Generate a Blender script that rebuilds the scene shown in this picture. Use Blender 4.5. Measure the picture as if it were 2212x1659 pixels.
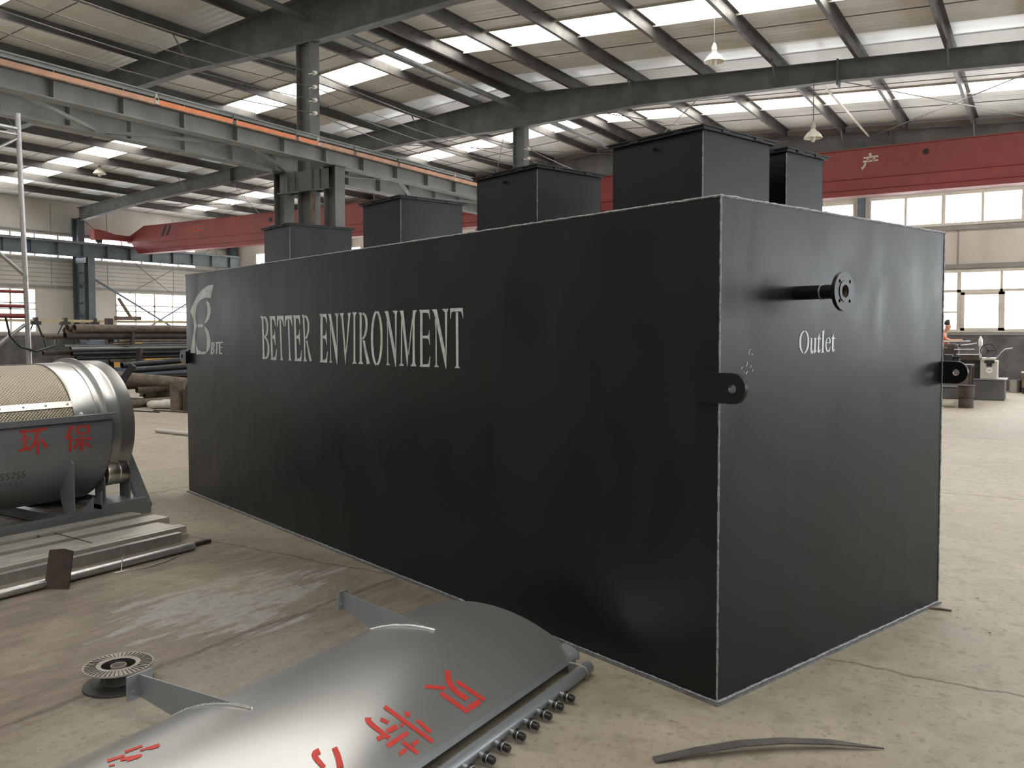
import bpy, bmesh, math, random
from mathutils import Vector, Matrix
from mathutils.geometry import tessellate_polygon
for _o in list(bpy.data.objects): bpy.data.objects.remove(_o)
SC = bpy.context.scene
COL = SC.collection
random.seed(7)
PI = math.pi

# ---------------------------------------------------------------- camera, world, exposure
CAMH = 1.69476
_yaw, _pit, _rol = -0.5573, -0.04025, -0.00144
_f = Vector((math.sin(_yaw)*math.cos(_pit), math.cos(_yaw)*math.cos(_pit), math.sin(_pit)))
_r = Vector((math.cos(_yaw), -math.sin(_yaw), 0)); _u = _r.cross(_f)
_r2 = _r*math.cos(_rol)+_u*math.sin(_rol); _u2 = -_r*math.sin(_rol)+_u*math.cos(_rol)
cam_d = bpy.data.cameras.new('camera'); cam = bpy.data.objects.new('camera', cam_d); COL.objects.link(cam)
cam.matrix_world = Matrix(((_r2.x, _u2.x, -_f.x, 0), (_r2.y, _u2.y, -_f.y, 0), (_r2.z, _u2.z, -_f.z, CAMH), (0, 0, 0, 1)))
cam_d.sensor_fit = 'HORIZONTAL'; cam_d.sensor_width = 36.0
cam_d.lens = 1842.105/2212*36.0
cam_d.shift_y = -37.74/2212
cam_d.clip_end = 300
SC.camera = cam

SKY_L = 10.0      # daylight seen through the roof light sheets
WIN_L = 8.0       # daylight seen through the wall windows
w = bpy.data.worlds.new('world'); SC.world = w; w.use_nodes = True
bg = w.node_tree.nodes['Background']; bg.inputs[0].default_value = (0.80, 0.90, 1.0, 1); bg.inputs[1].default_value = 1.0
SC.view_settings.view_transform = 'Standard'; SC.view_settings.look = 'None'
SC.view_settings.exposure = 0.0; SC.view_settings.gamma = 1.0
SC.view_settings.use_curve_mapping = False

# ---------------------------------------------------------------- helpers
class MB:
    def __init__(s): s.v = []; s.f = []; s.sm = []
    def add(s, vs, fs, smooth=False):
        k = len(s.v); s.v += [Vector(p) for p in vs]
        for f in fs: s.f.append([k+i for i in f]); s.sm.append(smooth)
        return s
    def box(s, a, b, M=None):
        x0, y0, z0 = a; x1, y1, z1 = b
        vs = [Vector(p) for p in ((x0,y0,z0),(x1,y0,z0),(x1,y1,z0),(x0,y1,z0),(x0,y0,z1),(x1,y0,z1),(x1,y1,z1),(x0,y1,z1))]
        if M is not None: vs = [M @ p for p in vs]
        return s.add(vs, [(0,3,2,1),(4,5,6,7),(0,1,5,4),(1,2,6,5),(2,3,7,6),(3,0,4,7)])
    def cbox(s, c, d, M=None):
        return s.box([c[i]-d[i]/2 for i in range(3)], [c[i]+d[i]/2 for i in range(3)], M)
    def bar(s, p0, p1, wd, ht, up=(0,0,1)):
        p0 = Vector(p0); p1 = Vector(p1); d = (p1-p0).normalized(); up = Vector(up)
        if abs(d.dot(up)) > .99: up = Vector((1,0,0))
        x = d.cross(up).normalized()*wd/2; y = x.cross(d).normalized()*ht/2
        vs = [p0-x-y, p0+x-y, p0+x+y, p0-x+y, p1-x-y, p1+x-y, p1+x+y, p1-x+y]
        return s.add(vs, [(3,2,1,0),(4,5,6,7),(0,1,5,4),(1,2,6,5),(2,3,7,6),(3,0,4,7)])
    def tube(s, p0, p1, r, n=12, r1=None, caps=True):
        return s.path([p0, p1], [r, r if r1 is None else r1], n, caps)
    def path(s, pts, r, n=10, caps=True, closed=False):
        pts = [Vector(p) for p in pts]; m = len(pts)
        rs = r if isinstance(r, (list, tuple)) else [r]*m
        rings = []; px = None
        for i, p in enumerate(pts):
            if closed: d = pts[(i+1) % m]-pts[i-1]
            else: d = pts[min(i+1, m-1)]-pts[max(i-1, 0)]
            d.normalize()
            if px is None:
                up = Vector((0,0,1)) if abs(d.z) < .9 else Vector((1,0,0))
                x = d.cross(up).normalized()
            else: x = (px-d*px.dot(d)).normalized()
            px = x; y = d.cross(x)
            rings.append([p+(x*math.cos(2*PI*j/n)+y*math.sin(2*PI*j/n))*rs[i] for j in range(n)])
        vs = [v for g in rings for v in g]; fs = []
        for i in range(m if closed else m-1):
            a = i*n; b = ((i+1) % m)*n
            for j in range(n): fs.append((a+j, a+(j+1) % n, b+(j+1) % n, b+j))
        s.add(vs, fs, True)
        if caps and not closed:
            s.add(rings[0], [tuple(range(n))[::-1]]); s.add(rings[-1], [tuple(range(n))])
        return s
    def pipe(s, p0, p1, r, t, n=20):        # open hollow pipe with wall thickness t
        p0 = Vector(p0); p1 = Vector(p1); d = (p1-p0).normalized()
        up = Vector((0,0,1)) if abs(d.z) < .9 else Vector((1,0,0)); x = d.cross(up).normalized(); y = d.cross(x)
        def ring(p, rr): return [p+(x*math.cos(2*PI*j/n)+y*math.sin(2*PI*j/n))*rr for j in range(n)]
        vs = ring(p0, r)+ring(p1, r)+ring(p1, r-t)+ring(p0, r-t); fs = []
        for q in range(4):
            a = q*n; b = ((q+1) % 4)*n
            for j in range(n): fs.append((a+j, a+(j+1) % n, b+(j+1) % n, b+j))
        return s.add(vs, fs, True)
    def lathe(s, prof, c=(0,0,0), n=24, ax='z', a0=0, a1=2*PI, M=None):   # prof: (radius, height)
        full = abs(a1-a0-2*PI) < 1e-6; k = n if full else n+1; vs = []
        for r, h in prof:
            for j in range(k):
                a = a0+(a1-a0)*j/n; x, y = r*math.cos(a), r*math.sin(a)
                p = Vector((x, y, h)) if ax == 'z' else (Vector((h, x, y)) if ax == 'x' else Vector((x, h, y)))
                if M is not None: p = M @ p
                vs.append(p+Vector(c))
        fs = []
        for i in range(len(prof)-1):
            for j in range(n if full else n):
                j2 = (j+1) % k if full else j+1
                fs.append((i*k+j, i*k+j2, (i+1)*k+j2, (i+1)*k+j))
        return s.add(vs, fs, True)
    def prism(s, poly, o, u, v, w_):        # polygon in (u,v) extruded by vector w_
        o = Vector(o); u = Vector(u); v = Vector(v); w_ = Vector(w_); n = len(poly)
        a = [o+u*p[0]+v*p[1] for p in poly]; b = [p+w_ for p in a]
        tri = tessellate_polygon([[Vector((p[0], p[1], 0)) for p in poly]])
        s.add(a+b, [tuple(t) for t in tri]+[tuple(n+i for i in t[::-1]) for t in tri]+[(i, (i+1) % n, n+(i+1) % n, n+i) for i in range(n)])
        return s
    def ibeam(s, p0, p1, h, b, tf=.012, tw=.008, up=(0,0,1)):
        p0 = Vector(p0); p1 = Vector(p1); d = (p1-p0).normalized(); up = Vector(up)
        x = d.cross(up).normalized(); y = x.cross(d).normalized()
        H, B, w2 = h/2, b/2, tw/2
        pr = [(-B,-H),(B,-H),(B,-H+tf),(w2,-H+tf),(w2,H-tf),(B,H-tf),(B,H),(-B,H),(-B,H-tf),(-w2,H-tf),(-w2,-H+tf),(-B,-H+tf)]
        return s.prism(pr, p0, x, y, p1-p0)

def wloc(o):
    p = Vector((0,0,0))
    while o is not None: p += o.location; o = o.parent
    return p
def build(name, mb, mat, parent=None, bevel=0):
    off = wloc(parent) if parent is not None else Vector((0,0,0))
    me = bpy.data.meshes.new(name); me.from_pydata([tuple(p-off) for p in mb.v], [], mb.f)
    bm = bmesh.new(); bm.from_mesh(me); bmesh.ops.recalc_face_normals(bm, faces=bm.faces); bm.to_mesh(me); bm.free()
    if len(me.polygons) == len(mb.sm): me.polygons.foreach_set('use_smooth', mb.sm)
    me.materials.append(mat); me.update()
    o = bpy.data.objects.new(name, me); COL.objects.link(o)
    if parent is not None: o.parent = parent
    if any(mb.sm):
        try: me.set_sharp_from_angle(angle=math.radians(40))
        except Exception: pass
    if bevel:
        m = o.modifiers.new('bevel', 'BEVEL'); m.width = bevel; m.segments = 2; m.limit_method = 'ANGLE'
    return o
def tag(o, label, cat, group=None, kind=None):
    o['label'] = label; o['category'] = cat
    if group: o['group'] = group
    if kind: o['kind'] = kind
    return o
def thing(name, label, cat, loc=(0,0,0), group=None):
    o = bpy.data.objects.new(name, None); COL.objects.link(o); o.location = loc; o.empty_display_size = .1
    return tag(o, label, cat, group)
def structure(name, mb, mat, parent=None):
    o = build(name, mb, mat, parent)
    if parent is None: o['kind'] = 'structure'
    return o
def copy_tree(o, parent=None):
    c = o.copy(); COL.objects.link(c)
    if parent is not None: c.parent = parent
    for ch in o.children: copy_tree(ch, c)
    return c

# ---------------------------------------------------------------- materials
def nm(name):
    m = bpy.data.materials.new(name); m.use_nodes = True
    nt = m.node_tree; b = nt.nodes['Principled BSDF']; return m, nt, b
def ramp(nt, src, stops):
    r = nt.nodes.new('ShaderNodeValToRGB'); nt.links.new(src, r.inputs[0]); e = r.color_ramp.elements
    while len(e) < len(stops): e.new(.5)
    for i, (p, c) in enumerate(stops): e[i].position = p; e[i].color = (c[0], c[1], c[2], 1) if isinstance(c, tuple) else (c, c, c, 1)
    return r.outputs[0]
def coords(nt, scale=(1,1,1), rot=(0,0,0)):
    g = nt.nodes.new('ShaderNodeTexCoord'); mp = nt.nodes.new('ShaderNodeMapping')
    mp.inputs['Scale'].default_value = scale; mp.inputs['Rotation'].default_value = rot
    nt.links.new(g.outputs['Object'], mp.inputs[0]); return mp.outputs[0]
def noise(nt, vec, scale, detail=4, rough=.55, dist=0):
    n = nt.nodes.new('ShaderNodeTexNoise'); n.inputs['Scale'].default_value = scale; n.inputs['Detail'].default_value = detail
    n.inputs['Roughness'].default_value = rough; n.inputs['Distortion'].default_value = dist
    nt.links.new(vec, n.inputs['Vector']); return n.outputs[0]
def mixc(nt, fac, a, b, mode='MIX'):
    m = nt.nodes.new('ShaderNodeMix'); m.data_type = 'RGBA'; m.blend_type = mode
    if hasattr(fac, 'name'): nt.links.new(fac, m.inputs[0])
    else: m.inputs[0].default_value = fac
    for i, c in ((6, a), (7, b)):
        if hasattr(c, 'name'): nt.links.new(c, m.inputs[i])
        else: m.inputs[i].default_value = (c[0], c[1], c[2], 1)
    return m.outputs[2]
def mth(nt, op, a, b=0.0, c=None):
    m = nt.nodes.new('ShaderNodeMath'); m.operation = op
    for i, q in enumerate((a, b) if c is None else (a, b, c)):
        if hasattr(q, 'name'): nt.links.new(q, m.inputs[i])
        else: m.inputs[i].default_value = q
    return m.outputs[0]
def bump(nt, b, h, st=.3, dist=.01):
    n = nt.nodes.new('ShaderNodeBump'); n.inputs['Strength'].default_value = st; n.inputs['Distance'].default_value = dist
    nt.links.new(h, n.inputs['Height']); nt.links.new(n.outputs[0], b.inputs['Normal'])
def paint(name, col, rough=.5, metal=0.0, var=.25, scale=3.0, bmp=0.0, spec=.5, vscale=(1,1,1), bsc=None, rv=.08):
    m, nt, b = nm(name); v = coords(nt, vscale)
    n = noise(nt, v, scale, 5, .6)
    lo = tuple(c*(1-var) for c in col); hi = tuple(min(1, c*(1+var)) for c in col)
    nt.links.new(ramp(nt, n, [(.3, lo), (.7, hi)]), b.inputs['Base Color'])
    r = ramp(nt, noise(nt, v, scale*2.3, 4), [(.3, max(.02, rough-rv)), (.7, min(1, rough+rv))]); nt.links.new(r, b.inputs['Roughness'])
    b.inputs['Metallic'].default_value = metal; b.inputs['Specular IOR Level'].default_value = spec
    if bmp: bump(nt, b, noise(nt, v, bsc or scale*12, 3), bmp, .004 if bsc is None else .0006)
    return m
def glow(name, col, st):
    m, nt, b = nm(name); b.inputs['Base Color'].default_value = (.8, .8, .8, 1)
    b.inputs['Emission Color'].default_value = (col[0], col[1], col[2], 1); b.inputs['Emission Strength'].default_value = st
    b.inputs['Roughness'].default_value = .3
    return m

def mat_tank():
    m, nt, b = nm('black_coating'); v = coords(nt)
    patch = noise(nt, coords(nt, (1.2, 1.2, .5)), 2.2, 4, .62, .8)
    fine = noise(nt, v, 30, 3)
    nt.links.new(ramp(nt, patch, [(.35, (.0050, .0054, .0058)), (.7, (.0085, .0094, .0106))]), b.inputs['Base Color'])
    nt.links.new(ramp(nt, patch, [(.35, .34), (.52, .40), (.7, .46)]), b.inputs['Roughness'])
    b.inputs['Specular IOR Level'].default_value = .33
    bump(nt, b, fine, .12, .003)
    return m
def mat_floor():
    m, nt, b = nm('worn_concrete'); v = coords(nt)
    big = noise(nt, v, .35, 5, .6); mid = noise(nt, v, 2.2, 6, .65, .3); fin = noise(nt, v, 22, 5, .7)
    stre = noise(nt, coords(nt, (3.2, .55, 1)), 3.0, 6, .68, .2)
    base = ramp(nt, mid, [(.30, (.19, .163, .128)), (.5, (.30, .262, .207)), (.68, (.42, .375, .305))])
    base = mixc(nt, .55, base, ramp(nt, big, [(.3, (.26, .225, .178)), (.7, (.40, .355, .285))]))
    # dirt trodden into the slab around the steel stock: its own stain with a ragged edge
    sep = nt.nodes.new('ShaderNodeSeparateXYZ'); nt.links.new(v, sep.inputs[0])
    dx = mth(nt, 'MULTIPLY', mth(nt, 'ADD', sep.outputs[0], 5.2), .30); dy = mth(nt, 'MULTIPLY', mth(nt, 'ADD', sep.outputs[1], -2.9), .42)
    d2 = mth(nt, 'ADD', mth(nt, 'MULTIPLY', dx, dx), mth(nt, 'MULTIPLY', dy, dy))
    dd = mth(nt, 'ADD', d2, mth(nt, 'MULTIPLY', mth(nt, 'ADD', big, -.5), 1.6))
    mask = ramp(nt, dd, [(.45, 1.0), (1.25, 0.0)])
    dirt = ramp(nt, stre, [(.30, (.085, .066, .052)), (.48, (.14, .113, .09)), (.62, (.20, .168, .135)), (.75, (.27, .24, .20))])
    base = mixc(nt, mth(nt, 'MULTIPLY', mask, .85), base, dirt)
    # pale scuffed plaster patches
    px = mth(nt, 'MULTIPLY', mth(nt, 'ADD', sep.outputs[0], 4.35), 1.1); py = mth(nt, 'MULTIPLY', mth(nt, 'ADD', sep.outputs[1], -3.55), .75)
    pd = mth(nt, 'ADD', mth(nt, 'ADD', mth(nt, 'MULTIPLY', px, px), mth(nt, 'MULTIPLY', py, py)), mth(nt, 'MULTIPLY', mth(nt, 'ADD', stre, -.5), 3.2))
    base = mixc(nt, mth(nt, 'MULTIPLY', ramp(nt, pd, [(.1, 1.0), (.3, 0.0)]), .55), base, (.42, .42, .42))
    qx = mth(nt, 'ADD', sep.outputs[0], 3.25); qy = mth(nt, 'MULTIPLY', mth(nt, 'ADD', sep.outputs[1], -2.6), .45)
    qd = mth(nt, 'ADD', mth(nt, 'ADD', mth(nt, 'MULTIPLY', qx, qx), mth(nt, 'MULTIPLY', qy, qy)), mth(nt, 'MULTIPLY', mth(nt, 'ADD', fin, -.5), 1.2))
    base = mixc(nt, mth(nt, 'MULTIPLY', ramp(nt, qd, [(.05, 1.0), (.35, 0.0)]), .45), base, (.36, .35, .30))
    gr = ramp(nt, noise(nt, coords(nt, (1, 1, 1), (0, 0, .5)), 7.0, 6, .7, .4), [(.36, .55), (.50, 0.0)]); base = mixc(nt, gr, base, (.20, .172, .135))
    yl = ramp(nt, noise(nt, v, .9, 4, .6, .5), [(.55, 0.0), (.68, .5)]); base = mixc(nt, yl, base, (.34, .30, .215))
    # specks
    base = mixc(nt, ramp(nt, fin, [(.33, .55), (.45, 0.0)]), base, (.10, .085, .07))
    base = mixc(nt, ramp(nt, fin, [(.66, 0.0), (.76, .35)]), base, (.52, .48, .40))
    # slab joints and cracks
    wob = mth(nt, 'MULTIPLY', mth(nt, 'ADD', noise(nt, v, 3.0, 5, .7), -.5), .16)
    def joint(comp, off, per, wd):
        t = mth(nt, 'ADD', mth(nt, 'ADD', comp, wob), off); t = mth(nt, 'ABSOLUTE', mth(nt, 'SUBTRACT', mth(nt, 'FRACT', mth(nt, 'DIVIDE', t, per)), .5))
        return ramp(nt, t, [(wd/per, 1.0), (wd*2.2/per, 0.0)])
    j1 = joint(sep.outputs[0], 3.77-2.09+8.36, 4.18, .010)
    j2 = joint(sep.outputs[1], -4.56+2.7+10.8, 5.4, .009)
    jj = mth(nt, 'MAXIMUM', j1, j2)
    base = mixc(nt, mth(nt, 'MULTIPLY', jj, .62), base, (.06, .048, .038))
    nt.links.new(base, b.inputs['Base Color'])
    nt.links.new(ramp(nt, mid, [(.3, .50), (.7, .70)]), b.inputs['Roughness'])
    b.inputs['Specular IOR Level'].default_value = .4
    h = mth(nt, 'ADD', mth(nt, 'MULTIPLY', fin, .5), mth(nt, 'MULTIPLY', jj, -1.0))
    h = mth(nt, 'ADD', h, mth(nt, 'MULTIPLY', stre, .4))
    bump(nt, b, h, .45, .012)
    return m
def mat_mesh_screen():
    m, nt, b = nm('perforated_screen'); v = coords(nt, (1, 1, 1))
    g = nt.nodes.new('ShaderNodeTexCoord'); sep = nt.nodes.new('ShaderNodeSeparateXYZ'); nt.links.new(g.outputs['Object'], sep.inputs[0])
    ang = mth(nt, 'MULTIPLY', mth(nt, 'ARCTAN2', sep.outputs[0], mth(nt, 'ADD', sep.outputs[2], -.82)), .62)
    S_ = 70.0
    u_ = mth(nt, 'MULTIPLY', mth(nt, 'ADD', ang, sep.outputs[1]), S_*PI/2); v_ = mth(nt, 'MULTIPLY', mth(nt, 'SUBTRACT', ang, sep.outputs[1]), S_*PI/2)
    hole = mth(nt, 'MULTIPLY', mth(nt, 'SINE', u_), mth(nt, 'SINE', v_)); hole = mth(nt, 'ABSOLUTE', hole)
    c = ramp(nt, hole, [(.35, (.60, .54, .43)), (.62, (.20, .175, .13))])
    wv = noise(nt, v, 3.2, 3, .5, 1.2)
    nt.links.new(mixc(nt, ramp(nt, wv, [(.35, 0.0), (.65, .35)]), c, (.48, .43, .34)), b.inputs['Base Color'])
    b.inputs['Metallic'].default_value = .75; b.inputs['Roughness'].default_value = .42
    bump(nt, b, mth(nt, 'SUBTRACT', mth(nt, 'MULTIPLY', wv, 3.0), hole), .35, .01)
    return m
def mat_roof():
    m, nt, b = nm('roof_sheet'); v = coords(nt)
    sep = nt.nodes.new('ShaderNodeSeparateXYZ'); nt.links.new(v, sep.inputs[0])
    n = noise(nt, v, .9, 5, .6)
    nt.links.new(ramp(nt, n, [(.3, (.58, .575, .545)), (.7, (.71, .705, .67))]), b.inputs['Base Color'])
    b.inputs['Roughness'].default_value = .42
    wv = mth(nt, 'SINE', mth(nt, 'MULTIPLY', sep.outputs[1], 2*PI/.2))
    bump(nt, b, wv, .25, .012)
    return m
def mat_wall():
    m, nt, b = nm('wall_sheet'); v = coords(nt)
    n = noise(nt, coords(nt, (1, 1, .35)), 1.2, 5, .6)
    nt.links.new(ramp(nt, n, [(.3, (.40, .37, .32)), (.7, (.52, .49, .44))]), b.inputs['Base Color'])
    b.inputs['Roughness'].default_value = .55
    return m
def mat_bright_roof(): return glow('roof_light_sheet', (1.0, .965, .90), SKY_L)
M_TANK = mat_tank()
M_FLOOR = mat_floor(); M_ROOF = mat_roof(); M_WALL = mat_wall(); M_SCREEN = mat_mesh_screen()
M_WELDB = paint('bright_weld', (.62, .63, .62), .25, .5, .15, 60)
M_WELD = paint('weld_bead', (.27, .28, .29), .32, .5, .6, 60, .6)
M_RIM = paint('scuffed_rim', (.16, .165, .17), .45, .3, .4, 25)
M_WHITE = paint('stencil_paint', (.50, .525, .525), .6, 0, .22, 14)
M_WHITE2 = paint('bright_stencil_paint', (.72, .78, .82), .6, 0, .12, 14)
M_STEEL = paint('grey_steel_paint', (.112, .114, .110), .55, .1, .3, 2.0)
M_STEEL_B = paint('bluegrey_steel_paint', (.075, .095, .105), .5, .1, .25, 2.0)
M_BEAM = paint('girder_grey_paint', (.19, .198, .190), .55, .1, .28, 1.4)
M_PURLIN = paint('purlin_steel', (.085, .080, .074), .5, .3, .25, 2.0)
M_DARK = paint('dark_iron', (.03, .03, .03), .5, .4, .3, 5)
M_RED = paint('crane_red', (.25, .045, .042), .5, 0, .18, .8)
M_REDTXT = paint('red_stencil', (.50, .045, .035), .55, 0, .1, 12)
M_SILVER = paint('silver_paint', (.46, .465, .46), .31, .75, .04, .8, rv=.008)
M_SILVERD = paint('silver_grey_paint', (.27, .295, .315), .38, .5, .08, .8, rv=.02)
M_STAIN = paint('stainless', (.64, .61, .56), .30, 1.0, .06, .8)
M_STOCK = paint('mill_finish_steel', (.56, .535, .49), .40, .60, .10, 5.0)
M_GALV = paint('galvanised', (.50, .50, .50), .38, .85, .15, 20)
M_RUST = paint('rusty_pipe', (.135, .104, .080), .7, .2, .45, 7.0, .2)
M_RUSTD = paint('dark_rusty_steel', (.055, .040, .034), .65, .3, .4, 6.0, .2)
M_BLACKP = paint('black_pipe', (.022, .022, .024), .38, .5, .3, 4.0)
M_BRIGHTP = paint('bright_pipe', (.20, .20, .195), .36, .6, .08, 2.0)
M_PLAST = paint('spool_plastic', (.31, .28, .25), .5, 0, .15, 14)
M_PLASTD = paint('spool_dark_plastic', (.035, .035, .033), .45, 0, .2, 14)
M_RUBBER = paint('black_rubber', (.012, .012, .012), .35, 0, .2, 20)
M_COPPER = paint('orange_rail_cover', (.62, .21, .095), .5, 0, .12, 4.0)
M_COPPERD = paint('faded_rail_cover', (.44, .24, .155), .6, 0, .2, 4.0)
M_YELLOW = paint('yellow_paint', (.50, .28, .04), .5, 0, .15, 3.0)
M_BLUE = paint('machine_blue', (.05, .085, .13), .5, 0, .25, 3.0)
M_BRICK = paint('dark_plaster', (.085, .082, .080), .8, 0, .4, 2.2, .2)
M_TRIM = paint('wall_rail', (.22, .21, .195), .55, .1, .2, 2.0)
M_FRAME = paint('window_frame', (.50, .46, .40), .5, 0, .15, 3.0)
M_SHADE = paint('lamp_shade', (.72, .68, .58), .35, 0, .08, 5)
M_CERAM = paint('white_ceramic', (.75, .72, .68), .25, 0, .08, 5)
M_WIRE = paint('cable_metal', (.12, .11, .10), .45, .4, .2, 20)
M_WOOD = paint('old_board', (.12, .085, .06), .75, 0, .35, 6.0, .2)
M_CREAM = paint('machine_cream', (.42, .40, .35), .5, 0, .12, 4)
M_SKIN = paint('skin', (.50, .26, .18), .5, 0, .06, 6)
M_HAIR = paint('hair', (.012, .010, .009), .5, 0, .2, 40)
M_SHIRT = paint('orange_shirt', (.55, .13, .07), .8, 0, .12, 6)
M_TROUS = paint('dark_trousers', (.02, .022, .03), .85, 0, .2, 6)
M_SIGN = paint('yellow_sign', (.24, .09, .04), .5, 0, .15, 8)
M_BLACKTXT = paint('black_marking', (.015, .015, .015), .6, 0, .1, 8)
M_DIG = paint('faded_dark_red', (.085, .035, .03), .6, 0, .2, 20)
M_SKY = mat_bright_roof()
M_DIM = glow('dirty_roof_light_sheet', (.88, .93, .95), .13)
M_WIN = glow('daylit_pane', (.97, .99, 1.0), WIN_L)
M_WINR = glow('boosted_right_pane', (.90, .96, 1.0), 13.0)  # unseen right-wall panes, glow raised to brighten the right roof and tank end
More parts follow.
